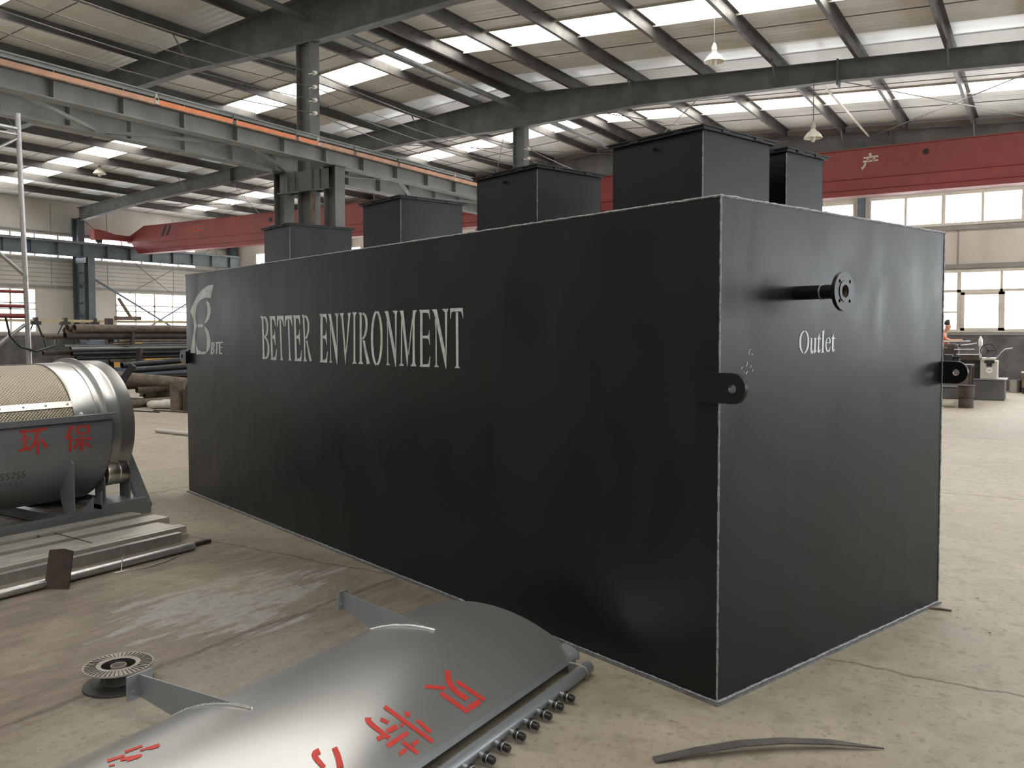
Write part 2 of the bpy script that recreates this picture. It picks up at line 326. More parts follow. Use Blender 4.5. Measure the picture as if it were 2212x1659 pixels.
MARKS = {
'logo_emblem':[[(6.005,2.168),(6.15,2.164),(6.242,2.148),(6.367,2.11),(6.48,2.06),(6.554,2.008),(6.63,1.952),(6.671,1.912),(6.625,1.882),(6.589,1.841),(6.572,1.795),(6.57,1.743),(6.58,1.697),(6.609,1.639),(6.639,1.58),(6.688,1.484),(6.551,1.482),(6.542,1.604),(6.543,1.656),(6.519,1.714),(6.48,1.766),(6.51,1.817),(6.517,1.863),(6.502,1.926),(6.468,1.971),(6.403,2.012),(6.308,2.038),(6.2,2.047),(6.078,2.039),(6.048,2.104)],[(6.464,1.781),(6.307,1.782),(6.311,1.75),(6.462,1.749)],[(6.223,2.017),(6.157,2.003),(6.113,1.974),(6.093,1.929),(6.098,1.885),(6.134,1.841),(6.203,1.8),(6.281,1.781),(6.272,1.801),(6.233,1.826),(6.201,1.859),(6.184,1.897),(6.187,1.942),(6.2,1.981)],[(6.283,1.76),(6.214,1.739),(6.162,1.705),(6.127,1.658),(6.112,1.613),(6.123,1.563),(6.162,1.524),(6.237,1.489),(6.223,1.534),(6.213,1.584),(6.215,1.641),(6.234,1.691),(6.26,1.727)],[(6.524,1.616),(6.502,1.559),(6.456,1.519),(6.378,1.5),(6.301,1.5),(6.247,1.508),(6.26,1.478),(6.514,1.471),(6.519,1.541)]],
'logo_letters':[[(6.09,1.6),(6.122,1.481),(6.08,1.481),(6.049,1.599)],[(6.068,1.592),(6.066,1.592),(6.053,1.601),(6.056,1.601)],[(6.066,1.592),(6.06,1.591),(6.048,1.6),(6.053,1.601)],[(6.06,1.591),(6.052,1.589),(6.04,1.598),(6.048,1.6)],[(6.052,1.589),(6.043,1.588),(6.026,1.596),(6.04,1.598)],[(6.043,1.588),(6.039,1.586),(6.015,1.591),(6.026,1.596)],[(6.039,1.586),(6.036,1.582),(6.01,1.584),(6.015,1.591)],[(6.036,1.582),(6.035,1.575),(6.008,1.576),(6.01,1.584)],[(6.035,1.575),(6.037,1.567),(6.011,1.566),(6.008,1.576)],[(6.037,1.567),(6.041,1.56),(6.015,1.558),(6.011,1.566)],[(6.041,1.56),(6.046,1.555),(6.022,1.551),(6.015,1.558)],[(6.046,1.555),(6.051,1.551),(6.031,1.545),(6.022,1.551)],[(6.051,1.551),(6.059,1.549),(6.042,1.542),(6.031,1.545)],[(6.059,1.549),(6.066,1.546),(6.049,1.539),(6.042,1.542)],[(6.066,1.546),(6.071,1.545),(6.054,1.538),(6.049,1.539)],[(6.071,1.545),(6.073,1.544),(6.056,1.537),(6.054,1.538)],[(6.074,1.537),(6.071,1.536),(6.053,1.543),(6.055,1.544)],[(6.071,1.536),(6.066,1.534),(6.047,1.542),(6.053,1.543)],[(6.066,1.534),(6.058,1.531),(6.039,1.539),(6.047,1.542)],[(6.058,1.531),(6.048,1.528),(6.026,1.535),(6.039,1.539)],[(6.048,1.528),(6.043,1.524),(6.016,1.529),(6.026,1.535)],[(6.043,1.524),(6.04,1.52),(6.011,1.522),(6.016,1.529)],[(6.04,1.52),(6.04,1.514),(6.011,1.514),(6.011,1.522)],[(6.04,1.514),(6.043,1.507),(6.014,1.506),(6.011,1.514)],[(6.043,1.507),(6.047,1.502),(6.021,1.498),(6.014,1.506)],[(6.047,1.502),(6.053,1.498),(6.031,1.492),(6.021,1.498)],[(6.053,1.498),(6.061,1.496),(6.046,1.487),(6.031,1.492)],[(6.061,1.496),(6.073,1.493),(6.062,1.484),(6.046,1.487)],[(6.073,1.493),(6.084,1.491),(6.073,1.482),(6.062,1.484)],[(6.084,1.491),(6.091,1.49),(6.08,1.481),(6.073,1.482)],[(6.091,1.49),(6.094,1.489),(6.084,1.48),(6.08,1.481)],[(5.984,1.59),(5.894,1.593),(5.895,1.604),(5.985,1.601)],[(5.961,1.593),(5.976,1.485),(5.944,1.485),(5.929,1.592)],[(5.899,1.604),(5.9,1.488),(5.863,1.489),(5.861,1.604)],[(5.88,1.593),(5.789,1.595),(5.79,1.606),(5.881,1.604)],[(5.875,1.545),(5.808,1.546),(5.808,1.555),(5.875,1.554)],[(5.884,1.485),(5.813,1.488),(5.814,1.499),(5.885,1.497)]],
'lettering_a':[[(4.914,1.841),(4.853,1.838),(4.848,1.697),(4.839,1.513),(4.834,1.46),(4.889,1.46),(4.875,1.484),(4.879,1.697),(4.887,1.813)],[(4.852,1.826),(4.85,1.825),(4.83,1.839),(4.832,1.84)],[(4.85,1.825),(4.845,1.824),(4.825,1.838),(4.83,1.839)],[(4.845,1.824),(4.837,1.822),(4.818,1.836),(4.825,1.838)],[(4.837,1.822),(4.83,1.821),(4.806,1.833),(4.818,1.836)],[(4.83,1.821),(4.825,1.818),(4.794,1.827),(4.806,1.833)],[(4.825,1.818),(4.818,1.813),(4.784,1.82),(4.794,1.827)],[(4.818,1.813),(4.81,1.806),(4.776,1.811),(4.784,1.82)],[(4.81,1.806),(4.804,1.796),(4.768,1.8),(4.776,1.811)],[(4.804,1.796),(4.798,1.787),(4.762,1.79),(4.768,1.8)],[(4.798,1.787),(4.793,1.777),(4.758,1.78),(4.762,1.79)],[(4.793,1.777),(4.79,1.768),(4.755,1.769),(4.758,1.78)],[(4.79,1.768),(4.789,1.758),(4.753,1.758),(4.755,1.769)],[(4.789,1.758),(4.788,1.748),(4.753,1.748),(4.753,1.758)],[(4.788,1.748),(4.788,1.738),(4.753,1.737),(4.753,1.748)],[(4.788,1.738),(4.788,1.728),(4.754,1.727),(4.753,1.737)],[(4.788,1.728),(4.79,1.718),(4.755,1.716),(4.754,1.727)],[(4.79,1.718),(4.793,1.708),(4.758,1.706),(4.755,1.716)],[(4.793,1.708),(4.796,1.699),(4.762,1.697),(4.758,1.706)],[(4.796,1.699),(4.801,1.691),(4.766,1.688),(4.762,1.697)],[(4.801,1.691),(4.807,1.684),(4.772,1.679),(4.766,1.688)],[(4.807,1.684),(4.813,1.678),(4.779,1.671),(4.772,1.679)],[(4.813,1.678),(4.819,1.673),(4.789,1.665),(4.779,1.671)],[(4.819,1.673),(4.825,1.67),(4.8,1.659),(4.789,1.665)],[(4.825,1.67),(4.832,1.667),(4.812,1.656),(4.8,1.659)],[(4.832,1.667),(4.839,1.664),(4.82,1.654),(4.812,1.656)],[(4.839,1.664),(4.843,1.662),(4.825,1.652),(4.82,1.654)],[(4.843,1.662),(4.845,1.661),(4.828,1.652),(4.825,1.652)],[(4.842,1.648),(4.839,1.647),(4.817,1.657),(4.82,1.658)],[(4.839,1.647),(4.834,1.645),(4.812,1.656),(4.817,1.657)],[(4.834,1.645),(4.826,1.642),(4.804,1.653),(4.812,1.656)],[(4.826,1.642),(4.817,1.638),(4.791,1.648),(4.804,1.653)],[(4.817,1.638),(4.809,1.634),(4.78,1.642),(4.791,1.648)],[(4.809,1.634),(4.801,1.627),(4.769,1.634),(4.78,1.642)],[(4.801,1.627),(4.794,1.619),(4.761,1.624),(4.769,1.634)],[(4.794,1.619),(4.788,1.61),(4.753,1.614),(4.761,1.624)],[(4.788,1.61),(4.783,1.599),(4.747,1.603),(4.753,1.614)],[(4.783,1.599),(4.779,1.589),(4.742,1.592),(4.747,1.603)],[(4.779,1.589),(4.776,1.578),(4.739,1.58),(4.742,1.592)],[(4.776,1.578),(4.774,1.567),(4.737,1.568),(4.739,1.58)],[(4.774,1.567),(4.773,1.556),(4.736,1.557),(4.737,1.568)],[(4.773,1.556),(4.774,1.545),(4.737,1.545),(4.736,1.557)],[(4.774,1.545),(4.775,1.534),(4.738,1.533),(4.737,1.545)],[(4.775,1.534),(4.778,1.522),(4.74,1.521),(4.738,1.533)],[(4.778,1.522),(4.782,1.512),(4.744,1.511),(4.74,1.521)],[(4.782,1.512),(4.786,1.503),(4.748,1.501),(4.744,1.511)],[(4.786,1.503),(4.791,1.495),(4.753,1.491),(4.748,1.501)],[(4.791,1.495),(4.796,1.489),(4.76,1.483),(4.753,1.491)],[(4.796,1.489),(4.802,1.484),(4.769,1.476),(4.76,1.483)],[(4.802,1.484),(4.808,1.481),(4.781,1.469),(4.769,1.476)],[(4.808,1.481),(4.813,1.479),(4.795,1.465),(4.781,1.469)],[(4.813,1.479),(4.821,1.478),(4.809,1.463),(4.795,1.465)],[(4.821,1.478),(4.829,1.476),(4.818,1.461),(4.809,1.463)],[(4.829,1.476),(4.834,1.475),(4.823,1.461),(4.818,1.461)],[(4.834,1.475),(4.837,1.475),(4.826,1.46),(4.823,1.461)],[(4.729,1.837),(4.676,1.837),(4.672,1.647),(4.666,1.457),(4.717,1.458),(4.702,1.474),(4.708,1.647),(4.715,1.814)],[(4.674,1.836),(4.614,1.836),(4.601,1.752),(4.614,1.754),(4.634,1.797),(4.654,1.809),(4.675,1.811)],[(4.669,1.667),(4.65,1.67),(4.631,1.688),(4.626,1.717),(4.617,1.717),(4.61,1.589),(4.621,1.589),(4.63,1.622),(4.651,1.642),(4.67,1.643)],[(4.662,1.457),(4.6,1.457),(4.58,1.553),(4.593,1.553),(4.616,1.496),(4.638,1.481),(4.662,1.479)],[(4.575,1.836),(4.447,1.837),(4.437,1.747),(4.45,1.747),(4.471,1.794),(4.494,1.807),(4.529,1.806),(4.554,1.793),(4.565,1.746),(4.58,1.746)],[(4.527,1.801),(4.498,1.801),(4.479,1.479),(4.46,1.459),(4.523,1.46),(4.508,1.478)],[(4.419,1.836),(4.288,1.838),(4.279,1.749),(4.29,1.75),(4.311,1.795),(4.333,1.808),(4.375,1.807),(4.398,1.794),(4.409,1.748),(4.423,1.748)],[(4.367,1.803),(4.339,1.802),(4.321,1.48),(4.302,1.461),(4.363,1.461),(4.349,1.48)],[(4.268,1.837),(4.218,1.837),(4.211,1.648),(4.202,1.458),(4.251,1.459),(4.236,1.474),(4.245,1.648),(4.255,1.815)],[(4.216,1.836),(4.144,1.836),(4.133,1.756),(4.144,1.758),(4.162,1.799),(4.181,1.811),(4.216,1.812)],[(4.208,1.668),(4.177,1.671),(4.159,1.688),(4.155,1.716),(4.147,1.716),(4.141,1.594),(4.15,1.594),(4.159,1.626),(4.177,1.644),(4.209,1.646)],[(4.199,1.458),(4.125,1.459),(4.108,1.55),(4.119,1.55),(4.14,1.496),(4.16,1.482),(4.198,1.48)],[(4.108,1.838),(4.064,1.838),(4.051,1.696),(4.047,1.489),(4.02,1.46),(4.085,1.46),(4.073,1.488),(4.079,1.696),(4.088,1.811)],[(4.065,1.819),(4.062,1.819),(4.043,1.835),(4.045,1.836)],[(4.062,1.819),(4.058,1.818),(4.039,1.834),(4.043,1.835)],[(4.058,1.818),(4.05,1.816),(4.032,1.832),(4.039,1.834)],[(4.05,1.816),(4.043,1.815),(4.021,1.828),(4.032,1.832)],[(4.043,1.815),(4.037,1.813),(4.01,1.823),(4.021,1.828)],[(4.037,1.813),(4.031,1.809),(4.001,1.815),(4.01,1.823)],[(4.031,1.809),(4.024,1.802),(3.993,1.807),(4.001,1.815)],[(4.024,1.802),(4.017,1.793),(3.986,1.797),(3.993,1.807)],[(4.017,1.793),(4.012,1.783),(3.981,1.786),(3.986,1.797)],[(4.012,1.783),(4.008,1.774),(3.978,1.776),(3.981,1.786)],[(4.008,1.774),(4.006,1.764),(3.975,1.765),(3.978,1.776)],[(4.006,1.764),(4.005,1.754),(3.975,1.754),(3.975,1.765)],[(4.005,1.754),(4.004,1.744),(3.975,1.743),(3.975,1.754)],[(4.004,1.744),(4.005,1.733),(3.976,1.733),(3.975,1.743)],[(4.005,1.733),(4.007,1.723),(3.977,1.722),(3.976,1.733)],[(4.007,1.723),(4.009,1.713),(3.98,1.711),(3.977,1.722)],[(4.009,1.713),(4.012,1.703),(3.983,1.701),(3.98,1.711)],[(4.012,1.703),(4.016,1.694),(3.987,1.691),(3.983,1.701)],[(4.016,1.694),(4.02,1.685),(3.991,1.682),(3.987,1.691)],[(4.02,1.685),(4.025,1.677),(3.996,1.673),(3.991,1.682)],[(4.025,1.677),(4.03,1.67),(4.001,1.665),(3.996,1.673)],[(4.03,1.67),(4.036,1.664),(4.008,1.658),(4.001,1.665)],[(4.036,1.664),(4.041,1.66),(4.015,1.652),(4.008,1.658)],[(4.041,1.66),(4.048,1.655),(4.022,1.647),(4.015,1.652)],[(4.048,1.655),(4.053,1.652),(4.028,1.644),(4.022,1.647)],[(4.053,1.652),(4.057,1.65),(4.031,1.642),(4.028,1.644)],[(4.057,1.65),(4.058,1.649),(4.033,1.64),(4.031,1.642)],[(4.037,1.627),(4.035,1.622),(4.007,1.624),(4.009,1.63)],[(4.035,1.622),(4.03,1.61),(4.003,1.613),(4.007,1.624)],[(4.03,1.61),(4.024,1.593),(3.996,1.595),(4.003,1.613)],[(4.024,1.593),(4.016,1.569),(3.987,1.572),(3.996,1.595)],[(4.016,1.569),(4.008,1.548),(3.979,1.551),(3.987,1.572)],[(4.008,1.548),(4.0,1.527),(3.97,1.53),(3.979,1.551)],[(4.0,1.527),(3.993,1.508),(3.961,1.511),(3.97,1.53)],[(3.993,1.508),(3.987,1.49),(3.952,1.494),(3.961,1.511)],[(3.987,1.49),(3.982,1.476),(3.946,1.481),(3.952,1.494)],[(3.982,1.476),(3.979,1.468),(3.942,1.472),(3.946,1.481)],[(3.979,1.468),(3.977,1.463),(3.94,1.468),(3.942,1.472)],[(3.799,1.84),(3.746,1.84),(3.751,1.651),(3.754,1.46),(3.805,1.46),(3.79,1.475),(3.787,1.65),(3.784,1.819)],[(3.744,1.839),(3.683,1.839),(3.673,1.763),(3.683,1.765),(3.699,1.804),(3.716,1.815),(3.744,1.817)],[(3.747,1.669),(3.712,1.672),(3.696,1.688),(3.693,1.714),(3.686,1.714),(3.68,1.598),(3.688,1.598),(3.696,1.629),(3.713,1.646),(3.747,1.648)],[(3.75,1.459),(3.683,1.46),(3.668,1.547),(3.678,1.547),(3.697,1.496),(3.715,1.482),(3.75,1.48)],[(3.66,1.838),(3.612,1.838),(3.513,1.544),(3.513,1.54),(3.518,1.452),(3.528,1.452),(3.627,1.765),(3.643,1.814)],[(3.632,1.761),(3.617,1.757),(3.617,1.482),(3.594,1.462),(3.645,1.461),(3.631,1.482),(3.627,1.677)],[(3.554,1.84),(3.491,1.84),(3.503,1.812),(3.514,1.544),(3.523,1.576),(3.526,1.812)],[(3.475,1.84),(3.407,1.841),(3.421,1.818),(3.386,1.566),(3.379,1.535),(3.391,1.452),(3.396,1.452),(3.446,1.802)],[(3.353,1.838),(3.304,1.842),(3.313,1.82),(3.373,1.537),(3.382,1.558),(3.342,1.813)],[(3.284,1.844),(3.213,1.843),(3.237,1.823),(3.244,1.483),(3.222,1.464),(3.291,1.463),(3.27,1.483),(3.265,1.823)],[(3.191,1.839),(3.145,1.839),(3.147,1.657),(3.151,1.486),(3.128,1.464),(3.201,1.464),(3.18,1.485),(3.174,1.818)],[(3.143,1.824),(3.141,1.824),(3.124,1.84),(3.126,1.841)],[(3.141,1.824),(3.136,1.823),(3.12,1.839),(3.124,1.84)],[(3.136,1.823),(3.13,1.821),(3.114,1.837),(3.12,1.839)],[(3.13,1.821),(3.124,1.82),(3.103,1.834),(3.114,1.837)],[(3.124,1.82),(3.119,1.818),(3.093,1.828),(3.103,1.834)],[(3.119,1.818),(3.113,1.813),(3.084,1.821),(3.093,1.828)],[(3.113,1.813),(3.107,1.807),(3.077,1.812),(3.084,1.821)],[(3.107,1.807),(3.102,1.798),(3.071,1.802),(3.077,1.812)],[(3.102,1.798),(3.097,1.789),(3.067,1.792),(3.071,1.802)],[(3.097,1.789),(3.094,1.78),(3.064,1.782),(3.067,1.792)],[(3.094,1.78),(3.093,1.77),(3.062,1.771),(3.064,1.782)],[(3.093,1.77),(3.092,1.76),(3.062,1.76),(3.062,1.771)],[(3.092,1.76),(3.092,1.75),(3.062,1.75),(3.062,1.76)],[(3.092,1.75),(3.093,1.741),(3.063,1.74),(3.062,1.75)],[(3.093,1.741),(3.094,1.731),(3.065,1.73),(3.063,1.74)],[(3.094,1.731),(3.096,1.722),(3.067,1.72),(3.065,1.73)],[(3.096,1.722),(3.099,1.713),(3.07,1.71),(3.067,1.72)],[(3.099,1.713),(3.103,1.703),(3.074,1.7),(3.07,1.71)],[(3.103,1.703),(3.108,1.693),(3.078,1.689),(3.074,1.7)],[(3.108,1.693),(3.113,1.683),(3.084,1.679),(3.078,1.689)],[(3.113,1.683),(3.119,1.675),(3.091,1.669),(3.084,1.679)],[(3.119,1.675),(3.125,1.668),(3.099,1.661),(3.091,1.669)],[(3.125,1.668),(3.131,1.662),(3.107,1.654),(3.099,1.661)],[(3.131,1.662),(3.138,1.658),(3.117,1.649),(3.107,1.654)],[(3.138,1.658),(3.144,1.654),(3.123,1.645),(3.117,1.649)],[(3.144,1.654),(3.148,1.652),(3.127,1.643),(3.123,1.645)],[(3.148,1.652),(3.15,1.65),(3.13,1.642),(3.127,1.643)],[(3.135,1.635),(3.134,1.63),(3.104,1.633),(3.106,1.638)],[(3.134,1.63),(3.13,1.621),(3.1,1.624),(3.104,1.633)],[(3.13,1.621),(3.126,1.606),(3.095,1.609),(3.1,1.624)],[(3.126,1.606),(3.12,1.586),(3.088,1.59),(3.095,1.609)],[(3.12,1.586),(3.113,1.566),(3.08,1.57),(3.088,1.59)],[(3.113,1.566),(3.105,1.544),(3.071,1.549),(3.08,1.57)],[(3.105,1.544),(3.098,1.522),(3.061,1.527),(3.071,1.549)],[(3.098,1.522),(3.089,1.499),(3.05,1.504),(3.061,1.527)],[(3.089,1.499),(3.083,1.481),(3.042,1.487),(3.05,1.504)],[(3.083,1.481),(3.079,1.47),(3.036,1.476),(3.042,1.487)],[(3.079,1.47),(3.077,1.464),(3.033,1.47),(3.036,1.476)]],
'lettering_b':[[(2.949,1.848),(2.95,1.847),(2.928,1.836),(2.926,1.837)],[(2.95,1.847),(2.953,1.845),(2.93,1.835),(2.928,1.836)],[(2.953,1.845),(2.957,1.843),(2.934,1.832),(2.93,1.835)],[(2.957,1.843),(2.963,1.839),(2.939,1.83),(2.934,1.832)],[(2.963,1.839),(2.97,1.834),(2.943,1.826),(2.939,1.83)],[(2.97,1.834),(2.976,1.827),(2.948,1.821),(2.943,1.826)],[(2.976,1.827),(2.981,1.82),(2.952,1.815),(2.948,1.821)],[(2.981,1.82),(2.986,1.811),(2.957,1.807),(2.952,1.815)],[(2.986,1.811),(2.991,1.802),(2.961,1.798),(2.957,1.807)],[(2.991,1.802),(2.995,1.791),(2.966,1.788),(2.961,1.798)],[(2.995,1.791),(3.0,1.779),(2.97,1.776),(2.966,1.788)],[(3.0,1.779),(3.003,1.767),(2.973,1.764),(2.97,1.776)],[(3.003,1.767),(3.007,1.753),(2.976,1.751),(2.973,1.764)],[(3.007,1.753),(3.01,1.739),(2.979,1.738),(2.976,1.751)],[(3.01,1.739),(3.012,1.724),(2.982,1.723),(2.979,1.738)],[(3.012,1.724),(3.014,1.709),(2.984,1.708),(2.982,1.723)],[(3.014,1.709),(3.016,1.693),(2.985,1.693),(2.984,1.708)],[(3.016,1.693),(3.017,1.678),(2.987,1.677),(2.985,1.693)],[(3.017,1.678),(3.018,1.661),(2.987,1.661),(2.987,1.677)],[(3.018,1.661),(3.018,1.645),(2.988,1.645),(2.987,1.661)],[(3.018,1.645),(3.018,1.629),(2.987,1.63),(2.988,1.645)],[(3.018,1.629),(3.017,1.613),(2.987,1.614),(2.987,1.63)],[(3.017,1.613),(3.016,1.598),(2.986,1.599),(2.987,1.614)],[(3.016,1.598),(3.014,1.582),(2.984,1.584),(2.986,1.599)],[(3.014,1.582),(3.012,1.567),(2.982,1.569),(2.984,1.584)],[(3.012,1.567),(3.01,1.553),(2.979,1.556),(2.982,1.569)],[(3.01,1.553),(3.007,1.54),(2.977,1.543),(2.979,1.556)],[(3.007,1.54),(3.003,1.527),(2.973,1.53),(2.977,1.543)],[(3.003,1.527),(3.0,1.516),(2.97,1.519),(2.973,1.53)],[(3.0,1.516),(2.996,1.505),(2.966,1.509),(2.97,1.519)],[(2.996,1.505),(2.991,1.495),(2.962,1.5),(2.966,1.509)],[(2.991,1.495),(2.986,1.487),(2.957,1.492),(2.962,1.5)],[(2.986,1.487),(2.981,1.479),(2.953,1.486),(2.957,1.492)],[(2.981,1.479),(2.975,1.473),(2.948,1.481),(2.953,1.486)],[(2.975,1.473),(2.969,1.467),(2.944,1.477),(2.948,1.481)],[(2.969,1.467),(2.963,1.464),(2.94,1.474),(2.944,1.477)],[(2.963,1.464),(2.959,1.461),(2.936,1.472),(2.94,1.474)],[(2.959,1.461),(2.956,1.46),(2.933,1.471),(2.936,1.472)],[(2.956,1.46),(2.955,1.459),(2.932,1.47),(2.933,1.471)],[(2.942,1.837),(2.941,1.836),(2.918,1.846),(2.92,1.847)],[(2.941,1.836),(2.938,1.835),(2.916,1.845),(2.918,1.846)],[(2.938,1.835),(2.934,1.832),(2.912,1.842),(2.916,1.845)],[(2.934,1.832),(2.93,1.829),(2.905,1.838),(2.912,1.842)],[(2.93,1.829),(2.926,1.826),(2.899,1.833),(2.905,1.838)],[(2.926,1.826),(2.922,1.821),(2.894,1.826),(2.899,1.833)],[(2.922,1.821),(2.917,1.814),(2.889,1.818),(2.894,1.826)],[(2.917,1.814),(2.913,1.806),(2.884,1.81),(2.889,1.818)],[(2.913,1.806),(2.909,1.797),(2.88,1.8),(2.884,1.81)],[(2.909,1.797),(2.905,1.787),(2.876,1.789),(2.88,1.8)],[(2.905,1.787),(2.901,1.776),(2.872,1.778),(2.876,1.789)],[(2.901,1.776),(2.898,1.763),(2.869,1.765),(2.872,1.778)],[(2.898,1.763),(2.895,1.751),(2.866,1.752),(2.869,1.765)],[(2.895,1.751),(2.893,1.737),(2.863,1.738),(2.866,1.752)],[(2.893,1.737),(2.891,1.723),(2.861,1.724),(2.863,1.738)],[(2.891,1.723),(2.889,1.708),(2.86,1.709),(2.861,1.724)],[(2.889,1.708),(2.888,1.693),(2.859,1.693),(2.86,1.709)],[(2.888,1.693),(2.888,1.677),(2.858,1.678),(2.859,1.693)],[(2.888,1.677),(2.887,1.662),(2.858,1.662),(2.858,1.678)],[(2.887,1.662),(2.888,1.646),(2.858,1.646),(2.858,1.662)],[(2.888,1.646),(2.888,1.63),(2.859,1.63),(2.858,1.646)],[(2.888,1.63),(2.889,1.615),(2.86,1.615),(2.859,1.63)],[(2.889,1.615),(2.891,1.6),(2.861,1.599),(2.86,1.615)],[(2.891,1.6),(2.893,1.585),(2.863,1.584),(2.861,1.599)],[(2.893,1.585),(2.895,1.571),(2.866,1.57),(2.863,1.584)],[(2.895,1.571),(2.898,1.557),(2.869,1.556),(2.866,1.57)],[(2.898,1.557),(2.901,1.544),(2.872,1.542),(2.869,1.556)],[(2.901,1.544),(2.905,1.532),(2.876,1.53),(2.872,1.542)],[(2.905,1.532),(2.909,1.52),(2.88,1.518),(2.876,1.53)],[(2.909,1.52),(2.913,1.51),(2.884,1.507),(2.88,1.518)],[(2.913,1.51),(2.917,1.501),(2.888,1.498),(2.884,1.507)],[(2.917,1.501),(2.922,1.493),(2.894,1.489),(2.888,1.498)],[(2.922,1.493),(2.927,1.486),(2.899,1.481),(2.894,1.489)],[(2.927,1.486),(2.931,1.481),(2.905,1.475),(2.899,1.481)],[(2.931,1.481),(2.935,1.477),(2.911,1.469),(2.905,1.475)],[(2.935,1.477),(2.94,1.474),(2.917,1.465),(2.911,1.469)],[(2.94,1.474),(2.944,1.472),(2.921,1.462),(2.917,1.465)],[(2.944,1.472),(2.947,1.47),(2.924,1.461),(2.921,1.462)],[(2.947,1.47),(2.948,1.469),(2.925,1.46),(2.924,1.461)],[(2.834,1.843),(2.783,1.843),(2.683,1.538),(2.683,1.535),(2.686,1.458),(2.694,1.458),(2.798,1.779),(2.816,1.822)],[(2.804,1.776),(2.788,1.772),(2.786,1.483),(2.762,1.467),(2.815,1.465),(2.8,1.483),(2.797,1.702)],[(2.726,1.844),(2.66,1.843),(2.672,1.819),(2.682,1.538),(2.691,1.566),(2.696,1.819)],[(2.639,1.842),(2.587,1.843),(2.534,1.534),(2.534,1.517),(2.541,1.466),(2.548,1.466),(2.606,1.765),(2.621,1.82)],[(2.617,1.786),(2.602,1.772),(2.609,1.488),(2.585,1.468),(2.649,1.466),(2.625,1.488)],[(2.482,1.794),(2.476,1.77),(2.524,1.538),(2.533,1.555)],[(2.474,1.841),(2.424,1.842),(2.442,1.823),(2.452,1.77),(2.452,1.492),(2.43,1.468),(2.507,1.467),(2.479,1.492),(2.477,1.77)],[(2.396,1.843),(2.357,1.843),(2.36,1.656),(2.361,1.467),(2.399,1.468),(2.388,1.48),(2.387,1.656),(2.386,1.826)],[(2.356,1.842),(2.278,1.842),(2.27,1.78),(2.277,1.782),(2.288,1.813),(2.3,1.822),(2.356,1.824)],[(2.357,1.672),(2.296,1.674),(2.286,1.687),(2.283,1.709),(2.279,1.709),(2.274,1.615),(2.28,1.615),(2.285,1.64),(2.297,1.654),(2.357,1.655)],[(2.358,1.467),(2.28,1.469),(2.27,1.539),(2.277,1.538),(2.289,1.497),(2.301,1.486),(2.358,1.484)],[(2.251,1.843),(2.195,1.843),(2.091,1.538),(2.091,1.534),(2.093,1.464),(2.1,1.464),(2.211,1.784),(2.231,1.824)],[(2.218,1.781),(2.2,1.778),(2.196,1.487),(2.17,1.471),(2.227,1.47),(2.212,1.486),(2.21,1.713)],[(2.138,1.844),(2.067,1.843),(2.08,1.821),(2.089,1.538),(2.099,1.563),(2.106,1.821)],[(2.048,1.845),(1.916,1.845),(1.91,1.782),(1.916,1.782),(1.927,1.815),(1.939,1.824),(2.024,1.824),(2.036,1.815),(2.042,1.782),(2.049,1.782)],[(1.989,1.821),(1.964,1.82),(1.962,1.485),(1.947,1.471),(2.003,1.471),(1.988,1.484)]],
